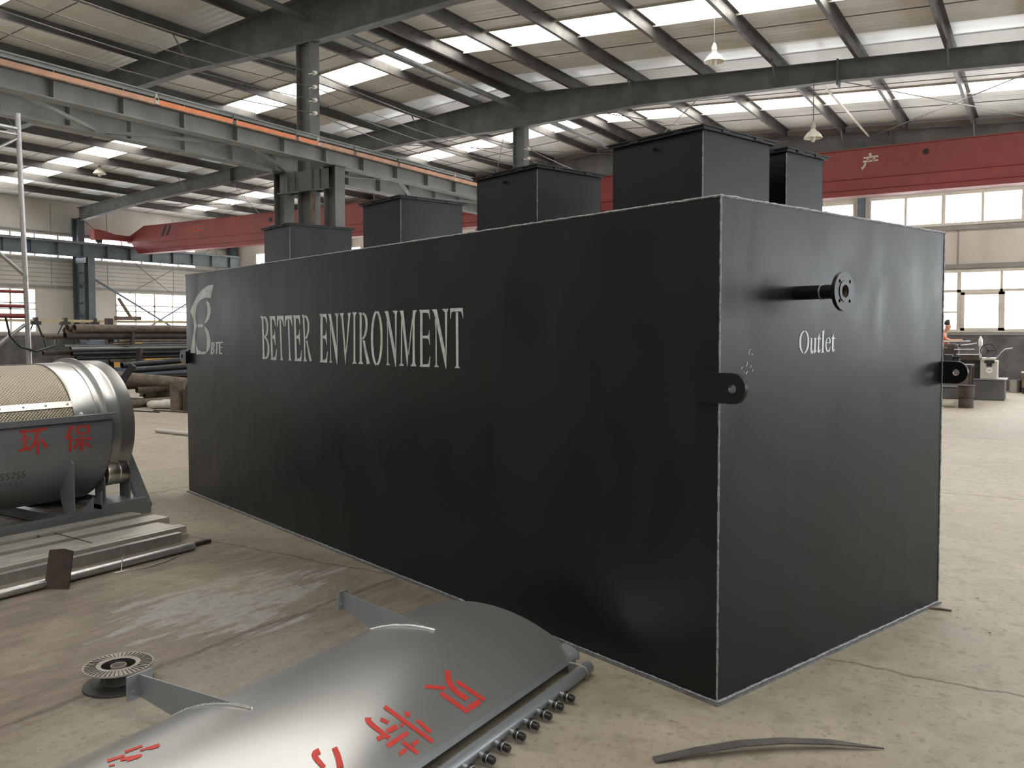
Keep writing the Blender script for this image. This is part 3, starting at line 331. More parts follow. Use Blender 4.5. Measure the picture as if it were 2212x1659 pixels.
'outlet':[[(0.681,1.701),(0.68,1.701),(0.688,1.697),(0.689,1.697)],[(0.68,1.701),(0.678,1.699),(0.686,1.695),(0.688,1.697)],[(0.678,1.699),(0.675,1.698),(0.682,1.693),(0.686,1.695)],[(0.675,1.698),(0.67,1.695),(0.679,1.691),(0.682,1.693)],[(0.67,1.695),(0.665,1.692),(0.675,1.688),(0.679,1.691)],[(0.665,1.692),(0.66,1.688),(0.672,1.685),(0.675,1.688)],[(0.66,1.688),(0.656,1.684),(0.669,1.681),(0.672,1.685)],[(0.656,1.684),(0.653,1.679),(0.666,1.676),(0.669,1.681)],[(0.653,1.679),(0.649,1.673),(0.663,1.671),(0.666,1.676)],[(0.649,1.673),(0.647,1.668),(0.662,1.666),(0.663,1.671)],[(0.647,1.668),(0.645,1.661),(0.661,1.66),(0.662,1.666)],[(0.645,1.661),(0.644,1.655),(0.66,1.654),(0.661,1.66)],[(0.644,1.655),(0.644,1.649),(0.66,1.648),(0.66,1.654)],[(0.644,1.649),(0.644,1.643),(0.66,1.643),(0.66,1.648)],[(0.644,1.643),(0.644,1.638),(0.66,1.638),(0.66,1.643)],[(0.644,1.638),(0.644,1.632),(0.66,1.632),(0.66,1.638)],[(0.644,1.632),(0.645,1.627),(0.661,1.628),(0.66,1.632)],[(0.645,1.627),(0.646,1.622),(0.662,1.623),(0.661,1.628)],[(0.646,1.622),(0.647,1.617),(0.663,1.618),(0.662,1.623)],[(0.647,1.617),(0.649,1.612),(0.664,1.614),(0.663,1.618)],[(0.649,1.612),(0.652,1.608),(0.666,1.61),(0.664,1.614)],[(0.652,1.608),(0.656,1.603),(0.669,1.606),(0.666,1.61)],[(0.656,1.603),(0.66,1.598),(0.672,1.601),(0.669,1.606)],[(0.66,1.598),(0.665,1.594),(0.676,1.597),(0.672,1.601)],[(0.665,1.594),(0.669,1.59),(0.679,1.593),(0.676,1.597)],[(0.669,1.59),(0.672,1.588),(0.681,1.591),(0.679,1.593)],[(0.672,1.588),(0.673,1.587),(0.682,1.589),(0.681,1.591)],[(0.693,1.698),(0.694,1.697),(0.702,1.7),(0.7,1.701)],[(0.694,1.697),(0.696,1.695),(0.704,1.699),(0.702,1.7)],[(0.696,1.695),(0.699,1.693),(0.707,1.697),(0.704,1.699)],[(0.699,1.693),(0.702,1.69),(0.712,1.694),(0.707,1.697)],[(0.702,1.69),(0.705,1.687),(0.717,1.691),(0.712,1.694)],[(0.705,1.687),(0.708,1.684),(0.721,1.686),(0.717,1.691)],[(0.708,1.684),(0.711,1.679),(0.724,1.681),(0.721,1.686)],[(0.711,1.679),(0.713,1.674),(0.727,1.676),(0.724,1.681)],[(0.713,1.674),(0.715,1.669),(0.73,1.67),(0.727,1.676)],[(0.715,1.669),(0.716,1.664),(0.732,1.665),(0.73,1.67)],[(0.716,1.664),(0.717,1.658),(0.733,1.659),(0.732,1.665)],[(0.717,1.658),(0.717,1.653),(0.734,1.653),(0.733,1.659)],[(0.717,1.653),(0.718,1.648),(0.734,1.647),(0.734,1.653)],[(0.718,1.648),(0.717,1.642),(0.734,1.642),(0.734,1.647)],[(0.717,1.642),(0.717,1.637),(0.733,1.636),(0.734,1.642)],[(0.717,1.637),(0.716,1.631),(0.732,1.63),(0.733,1.636)],[(0.716,1.631),(0.715,1.626),(0.731,1.624),(0.732,1.63)],[(0.715,1.626),(0.713,1.621),(0.729,1.619),(0.731,1.624)],[(0.713,1.621),(0.712,1.616),(0.726,1.613),(0.729,1.619)],[(0.712,1.616),(0.709,1.611),(0.724,1.608),(0.726,1.613)],[(0.709,1.611),(0.707,1.606),(0.72,1.603),(0.724,1.608)],[(0.707,1.606),(0.703,1.602),(0.715,1.598),(0.72,1.603)],[(0.703,1.602),(0.699,1.597),(0.71,1.593),(0.715,1.598)],[(0.699,1.597),(0.694,1.593),(0.703,1.589),(0.71,1.593)],[(0.694,1.593),(0.69,1.59),(0.699,1.587),(0.703,1.589)],[(0.69,1.59),(0.688,1.588),(0.695,1.585),(0.699,1.587)],[(0.688,1.588),(0.687,1.587),(0.694,1.584),(0.695,1.585)],[(0.738,1.664),(0.762,1.663),(0.76,1.616),(0.763,1.598),(0.776,1.601),(0.766,1.584),(0.755,1.583),(0.746,1.595),(0.744,1.61),(0.748,1.659)],[(0.774,1.664),(0.799,1.664),(0.797,1.6),(0.807,1.599),(0.782,1.584),(0.777,1.586),(0.783,1.658)],[(0.832,1.689),(0.83,1.658),(0.827,1.621),(0.829,1.597),(0.845,1.605),(0.841,1.597),(0.827,1.587),(0.816,1.59),(0.813,1.607),(0.818,1.655),(0.808,1.657),(0.818,1.667)],[(0.834,1.663),(0.845,1.663),(0.844,1.657),(0.834,1.657)],[(0.875,1.705),(0.872,1.658),(0.871,1.595),(0.877,1.589),(0.845,1.587),(0.855,1.594),(0.858,1.692),(0.851,1.694)],[(0.906,1.663),(0.905,1.663),(0.91,1.661),(0.91,1.662)],[(0.905,1.663),(0.904,1.661),(0.909,1.66),(0.91,1.661)],[(0.904,1.661),(0.902,1.659),(0.907,1.658),(0.909,1.66)],[(0.902,1.659),(0.899,1.657),(0.905,1.655),(0.907,1.658)],[(0.899,1.657),(0.896,1.654),(0.903,1.652),(0.905,1.655)],[(0.896,1.654),(0.893,1.65),(0.901,1.649),(0.903,1.652)],[(0.893,1.65),(0.891,1.646),(0.9,1.645),(0.901,1.649)],[(0.891,1.646),(0.89,1.642),(0.899,1.641),(0.9,1.645)],[(0.89,1.642),(0.888,1.637),(0.899,1.637),(0.899,1.641)],[(0.888,1.637),(0.888,1.633),(0.898,1.632),(0.899,1.637)],[(0.888,1.633),(0.887,1.628),(0.898,1.628),(0.898,1.632)],[(0.887,1.628),(0.887,1.624),(0.899,1.624),(0.898,1.628)],[(0.887,1.624),(0.888,1.62),(0.899,1.62),(0.899,1.624)],[(0.888,1.62),(0.888,1.615),(0.9,1.616),(0.899,1.62)],[(0.888,1.615),(0.89,1.611),(0.902,1.612),(0.9,1.616)],[(0.89,1.611),(0.892,1.606),(0.904,1.607),(0.902,1.612)],[(0.892,1.606),(0.893,1.602),(0.905,1.603),(0.904,1.607)],[(0.893,1.602),(0.896,1.599),(0.906,1.6),(0.905,1.603)],[(0.896,1.599),(0.898,1.596),(0.907,1.597),(0.906,1.6)],[(0.898,1.596),(0.9,1.593),(0.908,1.594),(0.907,1.597)],[(0.9,1.593),(0.902,1.591),(0.909,1.592),(0.908,1.594)],[(0.902,1.591),(0.903,1.59),(0.909,1.591),(0.909,1.592)],[(0.903,1.59),(0.904,1.59),(0.909,1.59),(0.909,1.591)],[(0.914,1.664),(0.915,1.664),(0.921,1.667),(0.92,1.667)],[(0.915,1.664),(0.916,1.663),(0.922,1.666),(0.921,1.667)],[(0.916,1.663),(0.918,1.661),(0.925,1.665),(0.922,1.666)],[(0.918,1.661),(0.921,1.66),(0.928,1.663),(0.925,1.665)],[(0.921,1.66),(0.923,1.658),(0.931,1.66),(0.928,1.663)],[(0.923,1.658),(0.924,1.656),(0.933,1.658),(0.931,1.66)],[(0.924,1.656),(0.926,1.653),(0.936,1.655),(0.933,1.658)],[(0.926,1.653),(0.927,1.65),(0.937,1.651),(0.936,1.655)],[(0.927,1.65),(0.927,1.648),(0.938,1.648),(0.937,1.651)],[(0.927,1.648),(0.928,1.645),(0.939,1.645),(0.938,1.648)],[(0.928,1.645),(0.928,1.643),(0.939,1.642),(0.939,1.645)],[(0.928,1.643),(0.928,1.641),(0.938,1.64),(0.939,1.642)],[(0.928,1.641),(0.927,1.64),(0.936,1.637),(0.938,1.64)],[(0.927,1.64),(0.927,1.64),(0.931,1.635),(0.936,1.637)],[(0.927,1.64),(0.925,1.639),(0.926,1.635),(0.931,1.635)],[(0.925,1.639),(0.922,1.639),(0.922,1.636),(0.926,1.635)],[(0.922,1.639),(0.919,1.639),(0.919,1.636),(0.922,1.636)],[(0.919,1.639),(0.917,1.639),(0.916,1.636),(0.919,1.636)],[(0.917,1.639),(0.916,1.639),(0.915,1.636),(0.916,1.636)],[(0.899,1.637),(0.909,1.637),(0.909,1.64),(0.899,1.64)],[(0.937,1.618),(0.936,1.617),(0.94,1.616),(0.94,1.617)],[(0.936,1.617),(0.935,1.615),(0.939,1.614),(0.94,1.616)],[(0.935,1.615),(0.932,1.613),(0.937,1.612),(0.939,1.614)],[(0.932,1.613),(0.929,1.609),(0.935,1.608),(0.937,1.612)],[(0.929,1.609),(0.926,1.606),(0.933,1.604),(0.935,1.608)],[(0.926,1.606),(0.922,1.603),(0.931,1.6),(0.933,1.604)],[(0.922,1.603),(0.919,1.601),(0.929,1.597),(0.931,1.6)],[(0.919,1.601),(0.914,1.599),(0.927,1.594),(0.929,1.597)],[(0.914,1.599),(0.911,1.597),(0.925,1.592),(0.927,1.594)],[(0.911,1.597),(0.909,1.596),(0.924,1.59),(0.925,1.592)],[(0.909,1.596),(0.908,1.596),(0.923,1.59),(0.924,1.59)],[(0.968,1.689),(0.969,1.657),(0.969,1.599),(0.982,1.607),(0.98,1.599),(0.964,1.589),(0.954,1.594),(0.951,1.61),(0.953,1.657),(0.945,1.659),(0.956,1.67)],[(0.97,1.664),(0.982,1.664),(0.982,1.658),(0.971,1.658)]],
'chalk':[[(0.234,1.615),(0.233,1.614),(0.236,1.613),(0.237,1.614)],[(0.233,1.614),(0.231,1.613),(0.234,1.612),(0.236,1.613)],[(0.231,1.613),(0.228,1.61),(0.23,1.609),(0.234,1.612)],[(0.228,1.61),(0.224,1.607),(0.226,1.606),(0.23,1.609)],[(0.224,1.607),(0.221,1.603),(0.224,1.603),(0.226,1.606)],[(0.221,1.603),(0.219,1.6),(0.222,1.599),(0.224,1.603)],[(0.219,1.6),(0.219,1.596),(0.222,1.596),(0.222,1.599)],[(0.219,1.596),(0.22,1.592),(0.223,1.592),(0.222,1.596)],[(0.22,1.592),(0.22,1.589),(0.223,1.589),(0.223,1.592)],[(0.22,1.589),(0.221,1.587),(0.224,1.587),(0.223,1.589)],[(0.221,1.587),(0.221,1.586),(0.224,1.586),(0.224,1.587)],[(0.242,1.594),(0.242,1.593),(0.245,1.593),(0.245,1.595)],[(0.242,1.593),(0.242,1.591),(0.245,1.591),(0.245,1.593)],[(0.242,1.591),(0.243,1.588),(0.246,1.589),(0.245,1.591)],[(0.243,1.588),(0.244,1.586),(0.247,1.588),(0.246,1.589)],[(0.244,1.586),(0.247,1.585),(0.246,1.588),(0.247,1.588)],[(0.247,1.585),(0.249,1.586),(0.247,1.588),(0.246,1.588)],[(0.249,1.586),(0.252,1.588),(0.249,1.589),(0.247,1.588)],[(0.252,1.588),(0.253,1.589),(0.251,1.59),(0.249,1.589)],[(0.253,1.589),(0.254,1.59),(0.252,1.591),(0.251,1.59)],[(0.205,1.555),(0.205,1.555),(0.208,1.555),(0.208,1.556)],[(0.205,1.555),(0.206,1.553),(0.209,1.554),(0.208,1.555)],[(0.206,1.553),(0.206,1.551),(0.209,1.552),(0.209,1.554)],[(0.206,1.551),(0.207,1.549),(0.21,1.549),(0.209,1.552)],[(0.207,1.549),(0.207,1.546),(0.21,1.546),(0.21,1.549)],[(0.207,1.546),(0.206,1.544),(0.209,1.543),(0.21,1.546)],[(0.206,1.544),(0.204,1.542),(0.207,1.541),(0.209,1.543)],[(0.204,1.542),(0.201,1.54),(0.204,1.539),(0.207,1.541)],[(0.201,1.54),(0.199,1.538),(0.201,1.537),(0.204,1.539)],[(0.199,1.538),(0.197,1.537),(0.2,1.536),(0.201,1.537)],[(0.197,1.537),(0.197,1.537),(0.199,1.535),(0.2,1.536)],[(0.172,1.536),(0.161,1.524),(0.164,1.523),(0.175,1.535)],[(0.235,1.539),(0.237,1.538),(0.239,1.539),(0.238,1.54)],[(0.237,1.538),(0.238,1.537),(0.241,1.538),(0.239,1.539)],[(0.238,1.537),(0.24,1.535),(0.243,1.536),(0.241,1.538)],[(0.24,1.535),(0.24,1.534),(0.243,1.534),(0.243,1.536)],[(0.24,1.534),(0.24,1.533),(0.242,1.532),(0.243,1.534)],[(0.24,1.533),(0.238,1.532),(0.24,1.531),(0.242,1.532)],[(0.238,1.532),(0.234,1.531),(0.236,1.53),(0.24,1.531)],[(0.234,1.531),(0.231,1.53),(0.233,1.529),(0.236,1.53)],[(0.231,1.53),(0.229,1.53),(0.231,1.528),(0.233,1.529)],[(0.209,1.514),(0.198,1.499),(0.202,1.498),(0.212,1.513)],[(0.184,1.509),(0.19,1.506),(0.192,1.507),(0.186,1.511)],[(0.254,1.519),(0.247,1.511),(0.25,1.51),(0.257,1.519)]],
'cover_char_a':[[(0.3077,3.0046),(0.3109,3.0008),(0.3247,3.0267),(0.3215,3.0306)],[(0.3109,3.0008),(0.3174,2.9931),(0.331,3.0191),(0.3247,3.0267)],[(0.3174,2.9931),(0.3269,2.9819),(0.3405,3.0079),(0.331,3.0191)],[(0.3269,2.9819),(0.3401,2.9663),(0.3522,2.994),(0.3405,3.0079)],[(0.3401,2.9663),(0.3539,2.9524),(0.3628,2.983),(0.3522,2.994)],[(0.3539,2.9524),(0.3675,2.941),(0.373,2.9739),(0.3628,2.983)],[(0.3675,2.941),(0.381,2.932),(0.383,2.9665),(0.373,2.9739)],[(0.381,2.932),(0.3944,2.9255),(0.3925,2.961),(0.383,2.9665)],[(0.3944,2.9255),(0.4094,2.9213),(0.4043,2.9568),(0.3925,2.961)],[(0.4094,2.9213),(0.4256,2.9194),(0.4185,2.9543),(0.4043,2.9568)],[(0.4256,2.9194),(0.4432,2.9196),(0.4348,2.9538),(0.4185,2.9543)],[(0.4432,2.9196),(0.462,2.922),(0.4533,2.9554),(0.4348,2.9538)],[(0.462,2.922),(0.4757,2.924),(0.4673,2.9569),(0.4533,2.9554)],[(0.4757,2.924),(0.4848,2.9255),(0.4766,2.958),(0.4673,2.9569)],[(0.4848,2.9255),(0.4893,2.9263),(0.4812,2.9586),(0.4766,2.958)],[(0.3904,2.9772),(0.3923,2.9774),(0.3841,3.0038),(0.3822,3.0037)],[(0.3923,2.9774),(0.3961,2.9777),(0.3879,3.0042),(0.3841,3.0038)],[(0.3961,2.9777),(0.4017,2.9783),(0.3936,3.0048),(0.3879,3.0042)],[(0.4017,2.9783),(0.4092,2.9792),(0.4012,3.0056),(0.3936,3.0048)],[(0.4092,2.9792),(0.4167,2.9801),(0.4087,3.0065),(0.4012,3.0056)],[(0.4167,2.9801),(0.4241,2.981),(0.4162,3.0075),(0.4087,3.0065)],[(0.4241,2.981),(0.4315,2.9821),(0.4236,3.0086),(0.4162,3.0075)],[(0.4315,2.9821),(0.4388,2.9832),(0.431,3.0097),(0.4236,3.0086)],[(0.4388,2.9832),(0.4461,2.9844),(0.4383,3.0109),(0.431,3.0097)],[(0.4461,2.9844),(0.4533,2.9856),(0.4456,3.0122),(0.4383,3.0109)],[(0.4533,2.9856),(0.4605,2.987),(0.4529,3.0135),(0.4456,3.0122)],[(0.4605,2.987),(0.4677,2.9883),(0.4601,3.0149),(0.4529,3.0135)],[(0.4677,2.9883),(0.4748,2.9898),(0.4673,3.0164),(0.4601,3.0149)],[(0.4748,2.9898),(0.482,2.9913),(0.4745,3.0179),(0.4673,3.0164)],[(0.482,2.9913),(0.489,2.9929),(0.4816,3.0195),(0.4745,3.0179)],[(0.489,2.9929),(0.4961,2.9945),(0.4887,3.0212),(0.4816,3.0195)],[(0.4961,2.9945),(0.5031,2.9962),(0.4958,3.0229),(0.4887,3.0212)],[(0.5031,2.9962),(0.5101,2.9979),(0.5029,3.0247),(0.4958,3.0229)],[(0.5101,2.9979),(0.5171,2.9998),(0.5099,3.0266),(0.5029,3.0247)],[(0.5171,2.9998),(0.524,3.0016),(0.5169,3.0285),(0.5099,3.0266)],[(0.524,3.0016),(0.5292,3.0031),(0.5221,3.0299),(0.5169,3.0285)],[(0.5292,3.0031),(0.5327,3.0041),(0.5256,3.0309),(0.5221,3.0299)],[(0.5327,3.0041),(0.5344,3.0046),(0.5273,3.0314),(0.5256,3.0309)],[(0.5104,2.9944),(0.5104,2.9916),(0.5364,2.9835),(0.5364,2.9862)],[(0.5104,2.9916),(0.5105,2.9861),(0.5364,2.978),(0.5364,2.9835)],[(0.5105,2.9861),(0.5106,2.9779),(0.5365,2.9699),(0.5364,2.978)],[(0.5106,2.9779),(0.5107,2.967),(0.5365,2.9591),(0.5365,2.9699)],[(0.5107,2.967),(0.5108,2.9562),(0.5366,2.9483),(0.5365,2.9591)],[(0.5108,2.9562),(0.511,2.9454),(0.5367,2.9376),(0.5366,2.9483)],[(0.511,2.9454),(0.5111,2.9347),(0.5367,2.927),(0.5367,2.9376)],[(0.5111,2.9347),(0.5112,2.9241),(0.5368,2.9164),(0.5367,2.927)],[(0.5112,2.9241),(0.5113,2.9161),(0.5368,2.9085),(0.5368,2.9164)],[(0.5113,2.9161),(0.5114,2.9108),(0.5369,2.9032),(0.5368,2.9085)],[(0.5114,2.9108),(0.5114,2.9082),(0.5369,2.9006),(0.5369,2.9032)],[(0.3986,2.8513),(0.4004,2.8514),(0.3925,2.8781),(0.3906,2.8779)],[(0.4004,2.8514),(0.4041,2.8517),(0.3962,2.8784),(0.3925,2.8781)],[(0.4041,2.8517),(0.4096,2.8522),(0.4017,2.8788),(0.3962,2.8784)],[(0.4096,2.8522),(0.4168,2.8528),(0.409,2.8795),(0.4017,2.8788)],[(0.4168,2.8528),(0.4241,2.8536),(0.4163,2.8803),(0.409,2.8795)],[(0.4241,2.8536),(0.4312,2.8544),(0.4235,2.8811),(0.4163,2.8803)],[(0.4312,2.8544),(0.4384,2.8553),(0.4307,2.882),(0.4235,2.8811)],[(0.4384,2.8553),(0.4455,2.8562),(0.4379,2.8829),(0.4307,2.882)],[(0.4455,2.8562),(0.4525,2.8572),(0.445,2.8839),(0.4379,2.8829)],[(0.4525,2.8572),(0.4596,2.8582),(0.4521,2.885),(0.445,2.8839)],[(0.4596,2.8582),(0.4666,2.8593),(0.4592,2.8861),(0.4521,2.885)],[(0.4666,2.8593),(0.4735,2.8605),(0.4662,2.8873),(0.4592,2.8861)],[(0.4735,2.8605),(0.4804,2.8617),(0.4732,2.8886),(0.4662,2.8873)],[(0.4804,2.8617),(0.4873,2.863),(0.4801,2.8899),(0.4732,2.8886)],[(0.4873,2.863),(0.4942,2.8644),(0.487,2.8912),(0.4801,2.8899)],[(0.4942,2.8644),(0.5011,2.8658),(0.4939,2.8927),(0.487,2.8912)],[(0.5011,2.8658),(0.5079,2.8672),(0.5008,2.8941),(0.4939,2.8927)],[(0.5079,2.8672),(0.5147,2.8687),(0.5076,2.8957),(0.5008,2.8941)],[(0.5147,2.8687),(0.5214,2.8703),(0.5144,2.8973),(0.5076,2.8957)],[(0.5214,2.8703),(0.5282,2.8719),(0.5212,2.8989),(0.5144,2.8973)],[(0.5282,2.8719),(0.5332,2.8731),(0.5263,2.9002),(0.5212,2.8989)],[(0.5332,2.8731),(0.5366,2.874),(0.5297,2.901),(0.5263,2.9002)],[(0.5366,2.874),(0.5382,2.8744),(0.5314,2.9015),(0.5297,2.901)],[(0.3364,2.8276),(0.3376,2.829),(0.3229,2.8494),(0.3216,2.848)],[(0.3376,2.829),(0.3402,2.8318),(0.3254,2.8522),(0.3229,2.8494)],[(0.3402,2.8318),(0.344,2.836),(0.3292,2.8565),(0.3254,2.8522)],[(0.344,2.836),(0.349,2.8417),(0.3342,2.8623),(0.3292,2.8565)],[(0.349,2.8417),(0.3541,2.8474),(0.3393,2.868),(0.3342,2.8623)],[(0.3541,2.8474),(0.3591,2.8531),(0.3443,2.8739),(0.3393,2.868)],[(0.3591,2.8531),(0.3641,2.8589),(0.3493,2.8798),(0.3443,2.8739)],[(0.3641,2.8589),(0.3692,2.8647),(0.3543,2.8857),(0.3493,2.8798)],[(0.3692,2.8647),(0.3742,2.8706),(0.3592,2.8916),(0.3543,2.8857)],[(0.3742,2.8706),(0.3792,2.8765),(0.3642,2.8976),(0.3592,2.8916)],[(0.3792,2.8765),(0.3842,2.8824),(0.3692,2.9037),(0.3642,2.8976)],[(0.3842,2.8824),(0.3891,2.8884),(0.3741,2.9097),(0.3692,2.9037)],[(0.3891,2.8884),(0.3929,2.8929),(0.3778,2.9143),(0.3741,2.9097)],[(0.3929,2.8929),(0.3953,2.8959),(0.3803,2.9174),(0.3778,2.9143)],[(0.3953,2.8959),(0.3966,2.8975),(0.3815,2.9189),(0.3803,2.9174)]],
